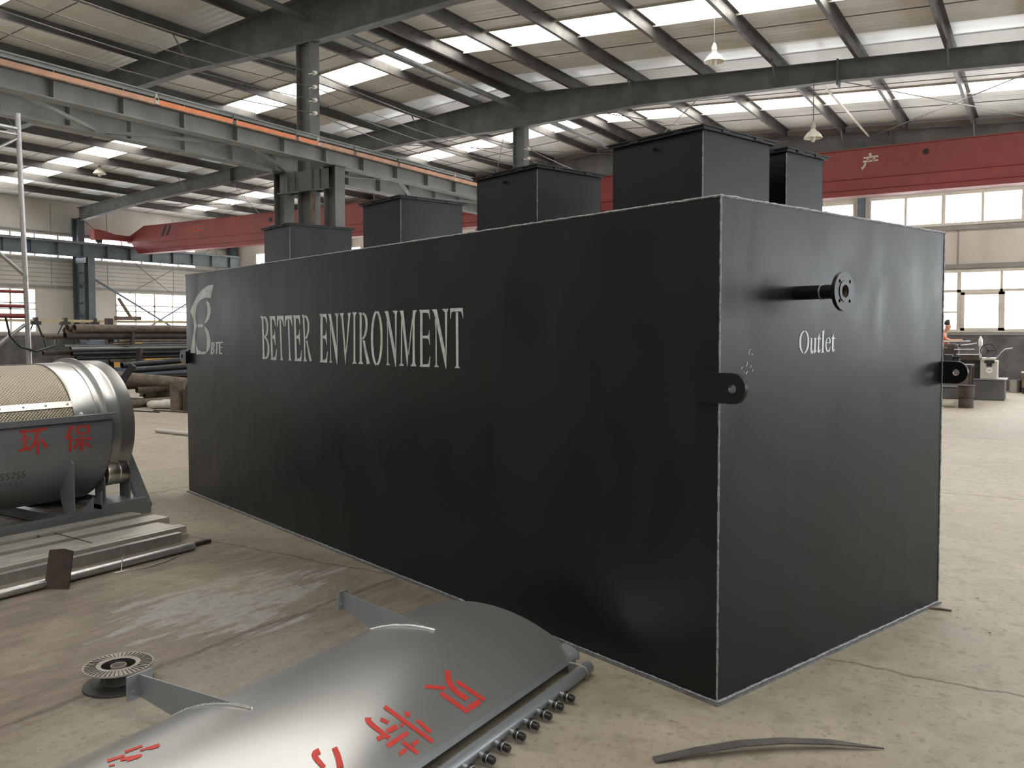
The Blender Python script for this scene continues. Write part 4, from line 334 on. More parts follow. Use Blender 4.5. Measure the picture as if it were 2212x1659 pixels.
'cover_char_b':[[(0.3198,2.576),(0.3216,2.576),(0.3134,2.6001),(0.3115,2.6001)],[(0.3216,2.576),(0.3253,2.576),(0.3171,2.6),(0.3134,2.6001)],[(0.3253,2.576),(0.3308,2.5761),(0.3227,2.6),(0.3171,2.6)],[(0.3308,2.5761),(0.3381,2.5762),(0.33,2.6),(0.3227,2.6)],[(0.3381,2.5762),(0.3453,2.5763),(0.3373,2.6001),(0.33,2.6)],[(0.3453,2.5763),(0.3524,2.5766),(0.3446,2.6002),(0.3373,2.6001)],[(0.3524,2.5766),(0.3595,2.5768),(0.3518,2.6004),(0.3446,2.6002)],[(0.3595,2.5768),(0.3666,2.5772),(0.359,2.6007),(0.3518,2.6004)],[(0.3666,2.5772),(0.3736,2.5776),(0.3661,2.601),(0.359,2.6007)],[(0.3736,2.5776),(0.3806,2.578),(0.3731,2.6013),(0.3661,2.601)],[(0.3806,2.578),(0.3875,2.5785),(0.3801,2.6018),(0.3731,2.6013)],[(0.3875,2.5785),(0.3944,2.5791),(0.3871,2.6023),(0.3801,2.6018)],[(0.3944,2.5791),(0.4012,2.5797),(0.394,2.6028),(0.3871,2.6023)],[(0.4012,2.5797),(0.408,2.5804),(0.4009,2.6034),(0.394,2.6028)],[(0.408,2.5804),(0.4148,2.5811),(0.4078,2.6041),(0.4009,2.6034)],[(0.4148,2.5811),(0.4215,2.5819),(0.4146,2.6048),(0.4078,2.6041)],[(0.4215,2.5819),(0.4282,2.5827),(0.4214,2.6055),(0.4146,2.6048)],[(0.4282,2.5827),(0.4349,2.5836),(0.4281,2.6063),(0.4214,2.6055)],[(0.4349,2.5836),(0.4415,2.5845),(0.4348,2.6072),(0.4281,2.6063)],[(0.4415,2.5845),(0.4481,2.5855),(0.4415,2.6081),(0.4348,2.6072)],[(0.4481,2.5855),(0.4547,2.5865),(0.4481,2.6091),(0.4415,2.6081)],[(0.4547,2.5865),(0.4612,2.5876),(0.4547,2.6101),(0.4481,2.6091)],[(0.4612,2.5876),(0.4677,2.5887),(0.4613,2.6111),(0.4547,2.6101)],[(0.4677,2.5887),(0.4742,2.5898),(0.4678,2.6122),(0.4613,2.6111)],[(0.4742,2.5898),(0.4806,2.591),(0.4743,2.6134),(0.4678,2.6122)],[(0.4806,2.591),(0.4871,2.5923),(0.4808,2.6146),(0.4743,2.6134)],[(0.4871,2.5923),(0.4935,2.5936),(0.4873,2.6158),(0.4808,2.6146)],[(0.4935,2.5936),(0.4998,2.5949),(0.4937,2.6171),(0.4873,2.6158)],[(0.4998,2.5949),(0.5062,2.5963),(0.5001,2.6184),(0.4937,2.6171)],[(0.5062,2.5963),(0.5125,2.5977),(0.5065,2.6198),(0.5001,2.6184)],[(0.5125,2.5977),(0.5188,2.5991),(0.5128,2.6212),(0.5065,2.6198)],[(0.5188,2.5991),(0.5251,2.6006),(0.5192,2.6227),(0.5128,2.6212)],[(0.5251,2.6006),(0.5313,2.6022),(0.5255,2.6242),(0.5192,2.6227)],[(0.5313,2.6022),(0.5376,2.6038),(0.5318,2.6257),(0.5255,2.6242)],[(0.5376,2.6038),(0.5438,2.6054),(0.5381,2.6273),(0.5318,2.6257)],[(0.5438,2.6054),(0.55,2.607),(0.5443,2.6289),(0.5381,2.6273)],[(0.55,2.607),(0.5546,2.6083),(0.549,2.6302),(0.5443,2.6289)],[(0.5546,2.6083),(0.5577,2.6092),(0.5521,2.631),(0.549,2.6302)],[(0.5577,2.6092),(0.5592,2.6096),(0.5537,2.6315),(0.5521,2.631)],[(0.3945,2.6548),(0.386,2.6337),(0.4081,2.6135),(0.4165,2.6346)],[(0.4488,2.6353),(0.4512,2.6353),(0.4468,2.6553),(0.4445,2.6553)],[(0.4512,2.6353),(0.4558,2.6352),(0.4515,2.6555),(0.4468,2.6553)],[(0.4558,2.6352),(0.4628,2.6352),(0.4585,2.6557),(0.4515,2.6555)],[(0.4628,2.6352),(0.4721,2.6352),(0.4678,2.6561),(0.4585,2.6557)],[(0.4721,2.6352),(0.4813,2.6354),(0.477,2.6566),(0.4678,2.6561)],[(0.4813,2.6354),(0.4905,2.6356),(0.4861,2.6572),(0.477,2.6566)],[(0.4905,2.6356),(0.4996,2.636),(0.4952,2.6579),(0.4861,2.6572)],[(0.4996,2.636),(0.5086,2.6364),(0.5042,2.6587),(0.4952,2.6579)],[(0.5086,2.6364),(0.5154,2.6368),(0.511,2.6593),(0.5042,2.6587)],[(0.5154,2.6368),(0.5198,2.6371),(0.5155,2.6598),(0.511,2.6593)],[(0.5198,2.6371),(0.5221,2.6372),(0.5177,2.66),(0.5155,2.6598)],[(0.4268,2.5565),(0.4395,2.5622),(0.431,2.5806),(0.4182,2.575)],[(0.3157,2.4711),(0.3171,2.47),(0.3304,2.4927),(0.3292,2.4941)],[(0.3171,2.47),(0.3197,2.4678),(0.3327,2.49),(0.3304,2.4927)],[(0.3197,2.4678),(0.3237,2.4645),(0.3362,2.4859),(0.3327,2.49)],[(0.3237,2.4645),(0.3338,2.4566),(0.3359,2.4842),(0.3362,2.4859)],[(0.3338,2.4566),(0.3481,2.4524),(0.3429,2.4813),(0.3359,2.4842)],[(0.3481,2.4524),(0.3653,2.4511),(0.358,2.4788),(0.3429,2.4813)],[(0.3653,2.4511),(0.3871,2.4517),(0.3792,2.4779),(0.358,2.4788)],[(0.3871,2.4517),(0.4134,2.4545),(0.4059,2.4792),(0.3792,2.4779)],[(0.4134,2.4545),(0.4327,2.457),(0.4257,2.4807),(0.4059,2.4792)],[(0.4327,2.457),(0.4454,2.459),(0.4387,2.4819),(0.4257,2.4807)],[(0.4454,2.459),(0.4517,2.46),(0.4451,2.4826),(0.4387,2.4819)],[(0.3621,2.5085),(0.3948,2.5208),(0.3858,2.5394),(0.3528,2.5273)],[(0.4126,2.5501),(0.4092,2.4939),(0.4305,2.4844),(0.4341,2.5401)],[(0.461,2.5633),(0.461,2.5606),(0.4794,2.5551),(0.4793,2.5578)],[(0.461,2.5606),(0.461,2.5552),(0.4795,2.5496),(0.4794,2.5551)],[(0.461,2.5552),(0.4611,2.547),(0.4796,2.5415),(0.4795,2.5496)],[(0.4611,2.547),(0.4611,2.5362),(0.4798,2.5307),(0.4796,2.5415)],[(0.4611,2.5362),(0.4611,2.5255),(0.48,2.52),(0.4798,2.5307)],[(0.4611,2.5255),(0.4612,2.5148),(0.4802,2.5093),(0.48,2.52)],[(0.4612,2.5148),(0.4612,2.5042),(0.4804,2.4987),(0.4802,2.5093)],[(0.4612,2.5042),(0.4613,2.4936),(0.4805,2.4881),(0.4804,2.4987)],[(0.4613,2.4936),(0.4613,2.4831),(0.4807,2.4776),(0.4805,2.4881)],[(0.4613,2.4831),(0.4613,2.4727),(0.4809,2.4672),(0.4807,2.4776)],[(0.4613,2.4727),(0.4614,2.4623),(0.4811,2.4568),(0.4809,2.4672)],[(0.4614,2.4623),(0.4614,2.452),(0.4813,2.4464),(0.4811,2.4568)],[(0.4614,2.452),(0.4614,2.4442),(0.4814,2.4387),(0.4813,2.4464)],[(0.4614,2.4442),(0.4615,2.4391),(0.4815,2.4336),(0.4814,2.4387)],[(0.4615,2.4391),(0.4615,2.4366),(0.4816,2.4311),(0.4815,2.4336)],[(0.4926,2.4951),(0.495,2.4956),(0.4895,2.5152),(0.4872,2.5147)],[(0.495,2.4956),(0.4996,2.4965),(0.4941,2.5162),(0.4895,2.5152)],[(0.4996,2.4965),(0.5065,2.4979),(0.5011,2.5177),(0.4941,2.5162)],[(0.5065,2.4979),(0.5157,2.4998),(0.5103,2.5197),(0.5011,2.5177)],[(0.5157,2.4998),(0.5248,2.5018),(0.5194,2.5219),(0.5103,2.5197)],[(0.5248,2.5018),(0.5339,2.5039),(0.5286,2.5241),(0.5194,2.5219)],[(0.5339,2.5039),(0.543,2.5061),(0.5376,2.5264),(0.5286,2.5241)],[(0.543,2.5061),(0.552,2.5084),(0.5467,2.5288),(0.5376,2.5264)],[(0.552,2.5084),(0.5587,2.5101),(0.5534,2.5307),(0.5467,2.5288)],[(0.5587,2.5101),(0.5632,2.5113),(0.5579,2.5319),(0.5534,2.5307)],[(0.5632,2.5113),(0.5654,2.5119),(0.5601,2.5326),(0.5579,2.5319)],[(0.5139,2.5709),(0.5118,2.5325),(0.5292,2.5265),(0.5314,2.5648)],[(0.5155,2.4942),(0.517,2.4511),(0.5329,2.4487),(0.5304,2.4918)],[(0.4207,2.4659),(0.4156,2.4299),(0.4351,2.4205),(0.4379,2.4575)]],
'cover_char_c':[[(0.3619,2.2435),(0.3646,2.2421),(0.3676,2.2658),(0.3648,2.2671)],[(0.3646,2.2421),(0.37,2.2392),(0.3731,2.2633),(0.3676,2.2658)],[(0.37,2.2392),(0.3781,2.2351),(0.3812,2.2595),(0.3731,2.2633)],[(0.3781,2.2351),(0.3884,2.2298),(0.3923,2.2545),(0.3812,2.2595)],[(0.3884,2.2298),(0.3982,2.2242),(0.4035,2.2488),(0.3923,2.2545)],[(0.3982,2.2242),(0.4078,2.2183),(0.4146,2.2425),(0.4035,2.2488)],[(0.4078,2.2183),(0.4172,2.2118),(0.4254,2.2358),(0.4146,2.2425)],[(0.4172,2.2118),(0.4268,2.2048),(0.4358,2.2288),(0.4254,2.2358)],[(0.4268,2.2048),(0.4341,2.1994),(0.4432,2.2238),(0.4358,2.2288)],[(0.4341,2.1994),(0.4389,2.1958),(0.4482,2.2205),(0.4432,2.2238)],[(0.4389,2.1958),(0.4414,2.1941),(0.4506,2.2189),(0.4482,2.2205)],[(0.3304,2.2058),(0.3302,2.2037),(0.3575,2.1905),(0.3579,2.1925)],[(0.3302,2.2037),(0.3299,2.1995),(0.3569,2.1864),(0.3575,2.1905)],[(0.3299,2.1995),(0.3295,2.1931),(0.356,2.1804),(0.3569,2.1864)],[(0.3295,2.1931),(0.3291,2.1804),(0.3545,2.1766),(0.356,2.1804)],[(0.3291,2.1804),(0.3392,2.1631),(0.3524,2.1799),(0.3545,2.1766)],[(0.3392,2.1631),(0.3536,2.1541),(0.3557,2.1778),(0.3524,2.1799)],[(0.3536,2.1541),(0.3695,2.1497),(0.3667,2.1739),(0.3557,2.1778)],[(0.3695,2.1497),(0.388,2.1476),(0.3842,2.171),(0.3667,2.1739)],[(0.388,2.1476),(0.4011,2.1463),(0.3976,2.1689),(0.3842,2.171)],[(0.4011,2.1463),(0.4098,2.1456),(0.4064,2.1676),(0.3976,2.1689)],[(0.4098,2.1456),(0.4141,2.1452),(0.4108,2.1669),(0.4064,2.1676)]],
'cover_char_d':[[(-0.1725,1.8339),(-0.1728,1.8327),(-0.15,1.8203),(-0.1498,1.8216)],[(-0.1728,1.8327),(-0.1735,1.8303),(-0.1505,1.8178),(-0.15,1.8203)],[(-0.1735,1.8303),(-0.1746,1.8267),(-0.1512,1.814),(-0.1505,1.8178)],[(-0.1746,1.8267),(-0.176,1.8219),(-0.1522,1.809),(-0.1512,1.814)],[(-0.176,1.8219),(-0.1774,1.817),(-0.1531,1.804),(-0.1522,1.809)],[(-0.1774,1.817),(-0.1788,1.8123),(-0.1541,1.799),(-0.1531,1.804)],[(-0.1788,1.8123),(-0.1802,1.8075),(-0.1551,1.794),(-0.1541,1.799)],[(-0.1802,1.8075),(-0.1816,1.8027),(-0.156,1.789),(-0.1551,1.794)],[(-0.1816,1.8027),(-0.183,1.798),(-0.157,1.7841),(-0.156,1.789)],[(-0.183,1.798),(-0.1844,1.7932),(-0.1579,1.7791),(-0.157,1.7841)],[(-0.1844,1.7932),(-0.1859,1.7885),(-0.1589,1.7742),(-0.1579,1.7791)],[(-0.1859,1.7885),(-0.1873,1.7838),(-0.1599,1.7693),(-0.1589,1.7742)],[(-0.1873,1.7838),(-0.1884,1.7803),(-0.1606,1.7656),(-0.1599,1.7693)],[(-0.1884,1.7803),(-0.1891,1.7779),(-0.1611,1.7632),(-0.1606,1.7656)],[(-0.1891,1.7779),(-0.1894,1.7767),(-0.1613,1.7619),(-0.1611,1.7632)],[(-0.1565,1.7557),(-0.157,1.7546),(-0.1338,1.7422),(-0.1334,1.7433)],[(-0.157,1.7546),(-0.1581,1.7526),(-0.1346,1.74),(-0.1338,1.7422)],[(-0.1581,1.7526),(-0.1598,1.7495),(-0.1358,1.7367),(-0.1346,1.74)],[(-0.1598,1.7495),(-0.1621,1.7455),(-0.1375,1.7323),(-0.1358,1.7367)],[(-0.1621,1.7455),(-0.1644,1.7414),(-0.1391,1.7279),(-0.1375,1.7323)],[(-0.1644,1.7414),(-0.1666,1.7374),(-0.1407,1.7236),(-0.1391,1.7279)],[(-0.1666,1.7374),(-0.1689,1.7334),(-0.1423,1.7192),(-0.1407,1.7236)],[(-0.1689,1.7334),(-0.1712,1.7294),(-0.1439,1.7149),(-0.1423,1.7192)],[(-0.1712,1.7294),(-0.1736,1.7254),(-0.1455,1.7106),(-0.1439,1.7149)],[(-0.1736,1.7254),(-0.1759,1.7214),(-0.1472,1.7063),(-0.1455,1.7106)],[(-0.1759,1.7214),(-0.1782,1.7175),(-0.1488,1.702),(-0.1472,1.7063)],[(-0.1782,1.7175),(-0.1806,1.7135),(-0.1505,1.6978),(-0.1488,1.702)],[(-0.1806,1.7135),(-0.1824,1.7106),(-0.1517,1.6946),(-0.1505,1.6978)],[(-0.1824,1.7106),(-0.1836,1.7086),(-0.1525,1.6924),(-0.1517,1.6946)],[(-0.1836,1.7086),(-0.1841,1.7077),(-0.1529,1.6914),(-0.1525,1.6924)],[(-0.1121,1.8619),(-0.1124,1.8609),(-0.0899,1.848),(-0.0895,1.8489)],[(-0.1124,1.8609),(-0.1131,1.859),(-0.0908,1.8461),(-0.0899,1.848)],[(-0.1131,1.859),(-0.1141,1.856),(-0.0921,1.8434),(-0.0908,1.8461)],[(-0.1141,1.856),(-0.1155,1.8521),(-0.0939,1.8397),(-0.0921,1.8434)],[(-0.1155,1.8521),(-0.1169,1.8482),(-0.0957,1.836),(-0.0939,1.8397)],[(-0.1169,1.8482),(-0.1183,1.8442),(-0.0974,1.8324),(-0.0957,1.836)],[(-0.1183,1.8442),(-0.1197,1.8403),(-0.0992,1.8287),(-0.0974,1.8324)],[(-0.1197,1.8403),(-0.121,1.8365),(-0.101,1.8251),(-0.0992,1.8287)],[(-0.121,1.8365),(-0.1224,1.8326),(-0.1028,1.8215),(-0.101,1.8251)],[(-0.1224,1.8326),(-0.1238,1.8287),(-0.1046,1.8179),(-0.1028,1.8215)],[(-0.1238,1.8287),(-0.1252,1.8249),(-0.1064,1.8143),(-0.1046,1.8179)],[(-0.1252,1.8249),(-0.1266,1.821),(-0.1082,1.8107),(-0.1064,1.8143)],[(-0.1266,1.821),(-0.128,1.8172),(-0.1101,1.8071),(-0.1082,1.8107)],[(-0.128,1.8172),(-0.1294,1.8133),(-0.1119,1.8035),(-0.1101,1.8071)],[(-0.1294,1.8133),(-0.1308,1.8095),(-0.1137,1.8),(-0.1119,1.8035)],[(-0.1308,1.8095),(-0.1322,1.8057),(-0.1155,1.7964),(-0.1137,1.8)],[(-0.1322,1.8057),(-0.1332,1.8028),(-0.1169,1.7938),(-0.1155,1.7964)],[(-0.1332,1.8028),(-0.1339,1.8009),(-0.1178,1.792),(-0.1169,1.7938)],[(-0.1339,1.8009),(-0.1343,1.8),(-0.1183,1.7911),(-0.1178,1.792)],[(-0.1011,1.8501),(-0.1015,1.8492),(-0.0832,1.8385),(-0.0828,1.8394)],[(-0.1015,1.8492),(-0.1024,1.8474),(-0.0841,1.8367),(-0.0832,1.8385)],[(-0.1024,1.8474),(-0.1038,1.8447),(-0.0854,1.834),(-0.0841,1.8367)],[(-0.1038,1.8447),(-0.1057,1.8411),(-0.0872,1.8304),(-0.0854,1.834)],[(-0.1057,1.8411),(-0.1075,1.8375),(-0.089,1.8268),(-0.0872,1.8304)],[(-0.1075,1.8375),(-0.1094,1.8339),(-0.0908,1.8232),(-0.089,1.8268)],[(-0.1094,1.8339),(-0.1113,1.8304),(-0.0926,1.8196),(-0.0908,1.8232)],[(-0.1113,1.8304),(-0.1131,1.8268),(-0.0944,1.816),(-0.0926,1.8196)],[(-0.1131,1.8268),(-0.1146,1.8241),(-0.0957,1.8133),(-0.0944,1.816)],[(-0.1146,1.8241),(-0.1155,1.8224),(-0.0966,1.8116),(-0.0957,1.8133)],[(-0.1155,1.8224),(-0.116,1.8215),(-0.0971,1.8107),(-0.0966,1.8116)],[(-0.0927,1.7802),(-0.0934,1.7793),(-0.0759,1.7691),(-0.0754,1.7701)],[(-0.0934,1.7793),(-0.0948,1.7776),(-0.077,1.7673),(-0.0759,1.7691)],[(-0.0948,1.7776),(-0.0969,1.7751),(-0.0786,1.7645),(-0.077,1.7673)],[(-0.0969,1.7751),(-0.0998,1.7718),(-0.0808,1.7608),(-0.0786,1.7645)],[(-0.0998,1.7718),(-0.1026,1.7685),(-0.0829,1.7571),(-0.0808,1.7608)],[(-0.1026,1.7685),(-0.1055,1.7652),(-0.0851,1.7535),(-0.0829,1.7571)],[(-0.1055,1.7652),(-0.1083,1.7619),(-0.0873,1.7498),(-0.0851,1.7535)],[(-0.1083,1.7619),(-0.1112,1.7586),(-0.0895,1.7462),(-0.0873,1.7498)],[(-0.1112,1.7586),(-0.1141,1.7553),(-0.0917,1.7425),(-0.0895,1.7462)],[(-0.1141,1.7553),(-0.1171,1.7521),(-0.0939,1.7389),(-0.0917,1.7425)],[(-0.1171,1.7521),(-0.12,1.7488),(-0.0961,1.7353),(-0.0939,1.7389)],[(-0.12,1.7488),(-0.123,1.7456),(-0.0984,1.7317),(-0.0961,1.7353)],[(-0.123,1.7456),(-0.126,1.7424),(-0.1006,1.7281),(-0.0984,1.7317)],[(-0.126,1.7424),(-0.129,1.7393),(-0.1029,1.7245),(-0.1006,1.7281)],[(-0.129,1.7393),(-0.132,1.7361),(-0.1051,1.721),(-0.1029,1.7245)],[(-0.132,1.7361),(-0.135,1.7329),(-0.1074,1.7174),(-0.1051,1.721)],[(-0.135,1.7329),(-0.1373,1.7306),(-0.1091,1.7148),(-0.1074,1.7174)],[(-0.1373,1.7306),(-0.1389,1.729),(-0.1102,1.713),(-0.1091,1.7148)],[(-0.1389,1.729),(-0.1397,1.7283),(-0.1108,1.7121),(-0.1102,1.713)],[(-0.0865,1.7674),(-0.0869,1.7661),(-0.073,1.7587),(-0.0726,1.76)],[(-0.0869,1.7661),(-0.0878,1.7636),(-0.0737,1.7561),(-0.073,1.7587)],[(-0.0878,1.7636),(-0.0891,1.7598),(-0.0748,1.7522),(-0.0737,1.7561)],[(-0.0891,1.7598),(-0.0909,1.7548),(-0.0764,1.7471),(-0.0748,1.7522)],[(-0.0909,1.7548),(-0.0927,1.7497),(-0.0779,1.7419),(-0.0764,1.7471)],[(-0.0927,1.7497),(-0.0945,1.7447),(-0.0794,1.7368),(-0.0779,1.7419)],[(-0.0945,1.7447),(-0.0962,1.7397),(-0.0809,1.7317),(-0.0794,1.7368)],[(-0.0962,1.7397),(-0.098,1.7348),(-0.0824,1.7266),(-0.0809,1.7317)],[(-0.098,1.7348),(-0.0994,1.731),(-0.0835,1.7228),(-0.0824,1.7266)],[(-0.0994,1.731),(-0.1003,1.7286),(-0.0843,1.7203),(-0.0835,1.7228)],[(-0.1003,1.7286),(-0.1007,1.7273),(-0.0847,1.719),(-0.0843,1.7203)],[(-0.1125,1.6913),(-0.126,1.6781),(-0.113,1.6708),(-0.1,1.6842)]],
'drum_char_a':[[(1.4912,3.7712),(1.4906,3.84),(1.4551,3.8393),(1.456,3.7705)],[(1.4883,3.7989),(1.4922,3.7988),(1.4941,3.8241),(1.4901,3.8242)],[(1.4922,3.7988),(1.5002,3.7988),(1.5021,3.824),(1.4941,3.8241)],[(1.5002,3.7988),(1.5121,3.7987),(1.514,3.824),(1.5021,3.824)],[(1.5121,3.7987),(1.528,3.7987),(1.5299,3.824),(1.514,3.824)],[(1.528,3.7987),(1.5439,3.7987),(1.5459,3.824),(1.5299,3.824)],[(1.5439,3.7987),(1.5598,3.7989),(1.5619,3.8242),(1.5459,3.824)],[(1.5598,3.7989),(1.5758,3.7991),(1.5779,3.8245),(1.5619,3.8242)],[(1.5758,3.7991),(1.5918,3.7995),(1.594,3.8248),(1.5779,3.8245)],[(1.5918,3.7995),(1.6078,3.7999),(1.6101,3.8253),(1.594,3.8248)],[(1.6078,3.7999),(1.6239,3.8004),(1.6262,3.8258),(1.6101,3.8253)],[(1.6239,3.8004),(1.64,3.8011),(1.6424,3.8265),(1.6262,3.8258)],[(1.64,3.8011),(1.6562,3.8018),(1.6587,3.8272),(1.6424,3.8265)],[(1.6562,3.8018),(1.6684,3.8024),(1.6709,3.8278),(1.6587,3.8272)],[(1.6684,3.8024),(1.6766,3.8028),(1.6791,3.8283),(1.6709,3.8278)],[(1.6766,3.8028),(1.6807,3.803),(1.6832,3.8285),(1.6791,3.8283)],[(1.5786,3.7736),(1.5791,3.7934),(1.5517,3.7922),(1.5513,3.7724)],[(1.5788,3.8345),(1.5786,3.8592),(1.5483,3.8575),(1.5486,3.8329)],[(1.7251,3.7661),(1.7243,3.7686),(1.694,3.7613),(1.6948,3.7588)],[(1.7243,3.7686),(1.7226,3.7736),(1.6923,3.7663),(1.694,3.7613)],[(1.7226,3.7736),(1.72,3.7811),(1.6897,3.7738),(1.6923,3.7663)],[(1.72,3.7811),(1.7166,3.7911),(1.6863,3.7839),(1.6897,3.7738)],[(1.7166,3.7911),(1.7132,3.8011),(1.6829,3.7939),(1.6863,3.7839)],[(1.7132,3.8011),(1.7098,3.8112),(1.6794,3.804),(1.6829,3.7939)],[(1.7098,3.8112),(1.7063,3.8213),(1.676,3.8142),(1.6794,3.804)],[(1.7063,3.8213),(1.7029,3.8315),(1.6726,3.8243),(1.676,3.8142)],[(1.7029,3.8315),(1.7003,3.8391),(1.67,3.832),(1.6726,3.8243)],[(1.7003,3.8391),(1.6986,3.8442),(1.6683,3.8371),(1.67,3.832)],[(1.6986,3.8442),(1.6977,3.8467),(1.6674,3.8396),(1.6683,3.8371)],[(1.4993,3.853),(1.499,3.856),(1.4635,3.854),(1.4638,3.851)],[(1.499,3.856),(1.4985,3.862),(1.4629,3.86),(1.4635,3.854)],[(1.4985,3.862),(1.4977,3.871),(1.4621,3.869),(1.4629,3.86)],[(1.4977,3.871),(1.4966,3.883),(1.461,3.881),(1.4621,3.869)],[(1.4966,3.883),(1.4955,3.895),(1.4598,3.893),(1.461,3.881)],[(1.4955,3.895),(1.4944,3.9071),(1.4587,3.9051),(1.4598,3.893)],[(1.4944,3.9071),(1.4934,3.9193),(1.4576,3.9173),(1.4587,3.9051)],[(1.4934,3.9193),(1.4923,3.9314),(1.4564,3.9294),(1.4576,3.9173)],[(1.4923,3.9314),(1.4912,3.9436),(1.4553,3.9416),(1.4564,3.9294)],[(1.4912,3.9436),(1.4901,3.9558),(1.4542,3.9539),(1.4553,3.9416)],[(1.4901,3.9558),(1.489,3.9681),(1.453,3.9662),(1.4542,3.9539)],[(1.489,3.9681),(1.4879,3.9804),(1.4519,3.9785),(1.453,3.9662)],[(1.4879,3.9804),(1.4871,3.9897),(1.451,3.9877),(1.4519,3.9785)],[(1.4871,3.9897),(1.4865,3.9958),(1.4504,3.9939),(1.451,3.9877)],[(1.4865,3.9958),(1.4863,3.9989),(1.4501,3.997),(1.4504,3.9939)],[(1.4859,3.9092),(1.4909,3.9082),(1.5028,3.9331),(1.4978,3.9341)],[(1.4909,3.9082),(1.501,3.9064),(1.5128,3.931),(1.5028,3.9331)],[(1.501,3.9064),(1.5162,3.9037),(1.5279,3.9281),(1.5128,3.931)],[(1.5162,3.9037),(1.536,3.9003),(1.5484,3.9242),(1.5279,3.9281)],[(1.536,3.9003),(1.5554,3.8965),(1.5692,3.9197),(1.5484,3.9242)],[(1.5554,3.8965),(1.5746,3.892),(1.59,3.9147),(1.5692,3.9197)],[(1.5746,3.892),(1.5938,3.8869),(1.6106,3.9093),(1.59,3.9147)],[(1.5938,3.8869),(1.6126,3.8814),(1.6316,3.9032),(1.6106,3.9093)],[(1.6126,3.8814),(1.6308,3.8749),(1.6522,3.8955),(1.6316,3.9032)],[(1.6308,3.8749),(1.6489,3.8672),(1.672,3.8864),(1.6522,3.8955)],[(1.6489,3.8672),(1.6669,3.8584),(1.6909,3.8759),(1.672,3.8864)],[(1.6669,3.8584),(1.6852,3.8481),(1.7086,3.8642),(1.6909,3.8759)],[(1.6852,3.8481),(1.6993,3.8403),(1.7216,3.8556),(1.7086,3.8642)],[(1.6993,3.8403),(1.7087,3.8352),(1.7302,3.85),(1.7216,3.8556)],[(1.7087,3.8352),(1.7134,3.8326),(1.7346,3.8472),(1.7302,3.85)],[(1.6137,3.904),(1.6188,3.904),(1.6225,3.9282),(1.6174,3.9281)],[(1.6188,3.904),(1.629,3.904),(1.6327,3.9284),(1.6225,3.9282)],[(1.629,3.904),(1.6443,3.9041),(1.6481,3.9287),(1.6327,3.9284)],[(1.6443,3.9041),(1.6647,3.9044),(1.6687,3.9293),(1.6481,3.9287)],[(1.6647,3.9044),(1.6853,3.9049),(1.6894,3.93),(1.6687,3.9293)],[(1.6853,3.9049),(1.706,3.9055),(1.7102,3.9309),(1.6894,3.93)],[(1.706,3.9055),(1.7269,3.9063),(1.7312,3.932),(1.7102,3.9309)],[(1.7269,3.9063),(1.7479,3.9073),(1.7523,3.9333),(1.7312,3.932)],[(1.7479,3.9073),(1.7637,3.9081),(1.7682,3.9343),(1.7523,3.9333)],[(1.7637,3.9081),(1.7743,3.9087),(1.7789,3.9351),(1.7682,3.9343)],[(1.7743,3.9087),(1.7796,3.9091),(1.7843,3.9355),(1.7789,3.9351)],[(1.5978,3.9335),(1.6014,3.935),(1.5819,3.9565),(1.5784,3.9549)],[(1.6014,3.935),(1.6086,3.9381),(1.5889,3.9597),(1.5819,3.9565)],[(1.6086,3.9381),(1.6195,3.9428),(1.5995,3.9647),(1.5889,3.9597)],[(1.6195,3.9428),(1.634,3.9491),(1.6136,3.9713),(1.5995,3.9647)],[(1.634,3.9491),(1.6486,3.9555),(1.6278,3.978),(1.6136,3.9713)],[(1.6486,3.9555),(1.6632,3.962),(1.6421,3.9848),(1.6278,3.978)],[(1.6632,3.962),(1.678,3.9686),(1.6564,3.9917),(1.6421,3.9848)],[(1.678,3.9686),(1.6928,3.9753),(1.6708,3.9987),(1.6564,3.9917)],[(1.6928,3.9753),(1.7039,3.9804),(1.6817,4.004),(1.6708,3.9987)],[(1.7039,3.9804),(1.7114,3.9838),(1.6889,4.0076),(1.6817,4.004)],[(1.7114,3.9838),(1.7152,3.9856),(1.6926,4.0094),(1.6889,4.0076)]],
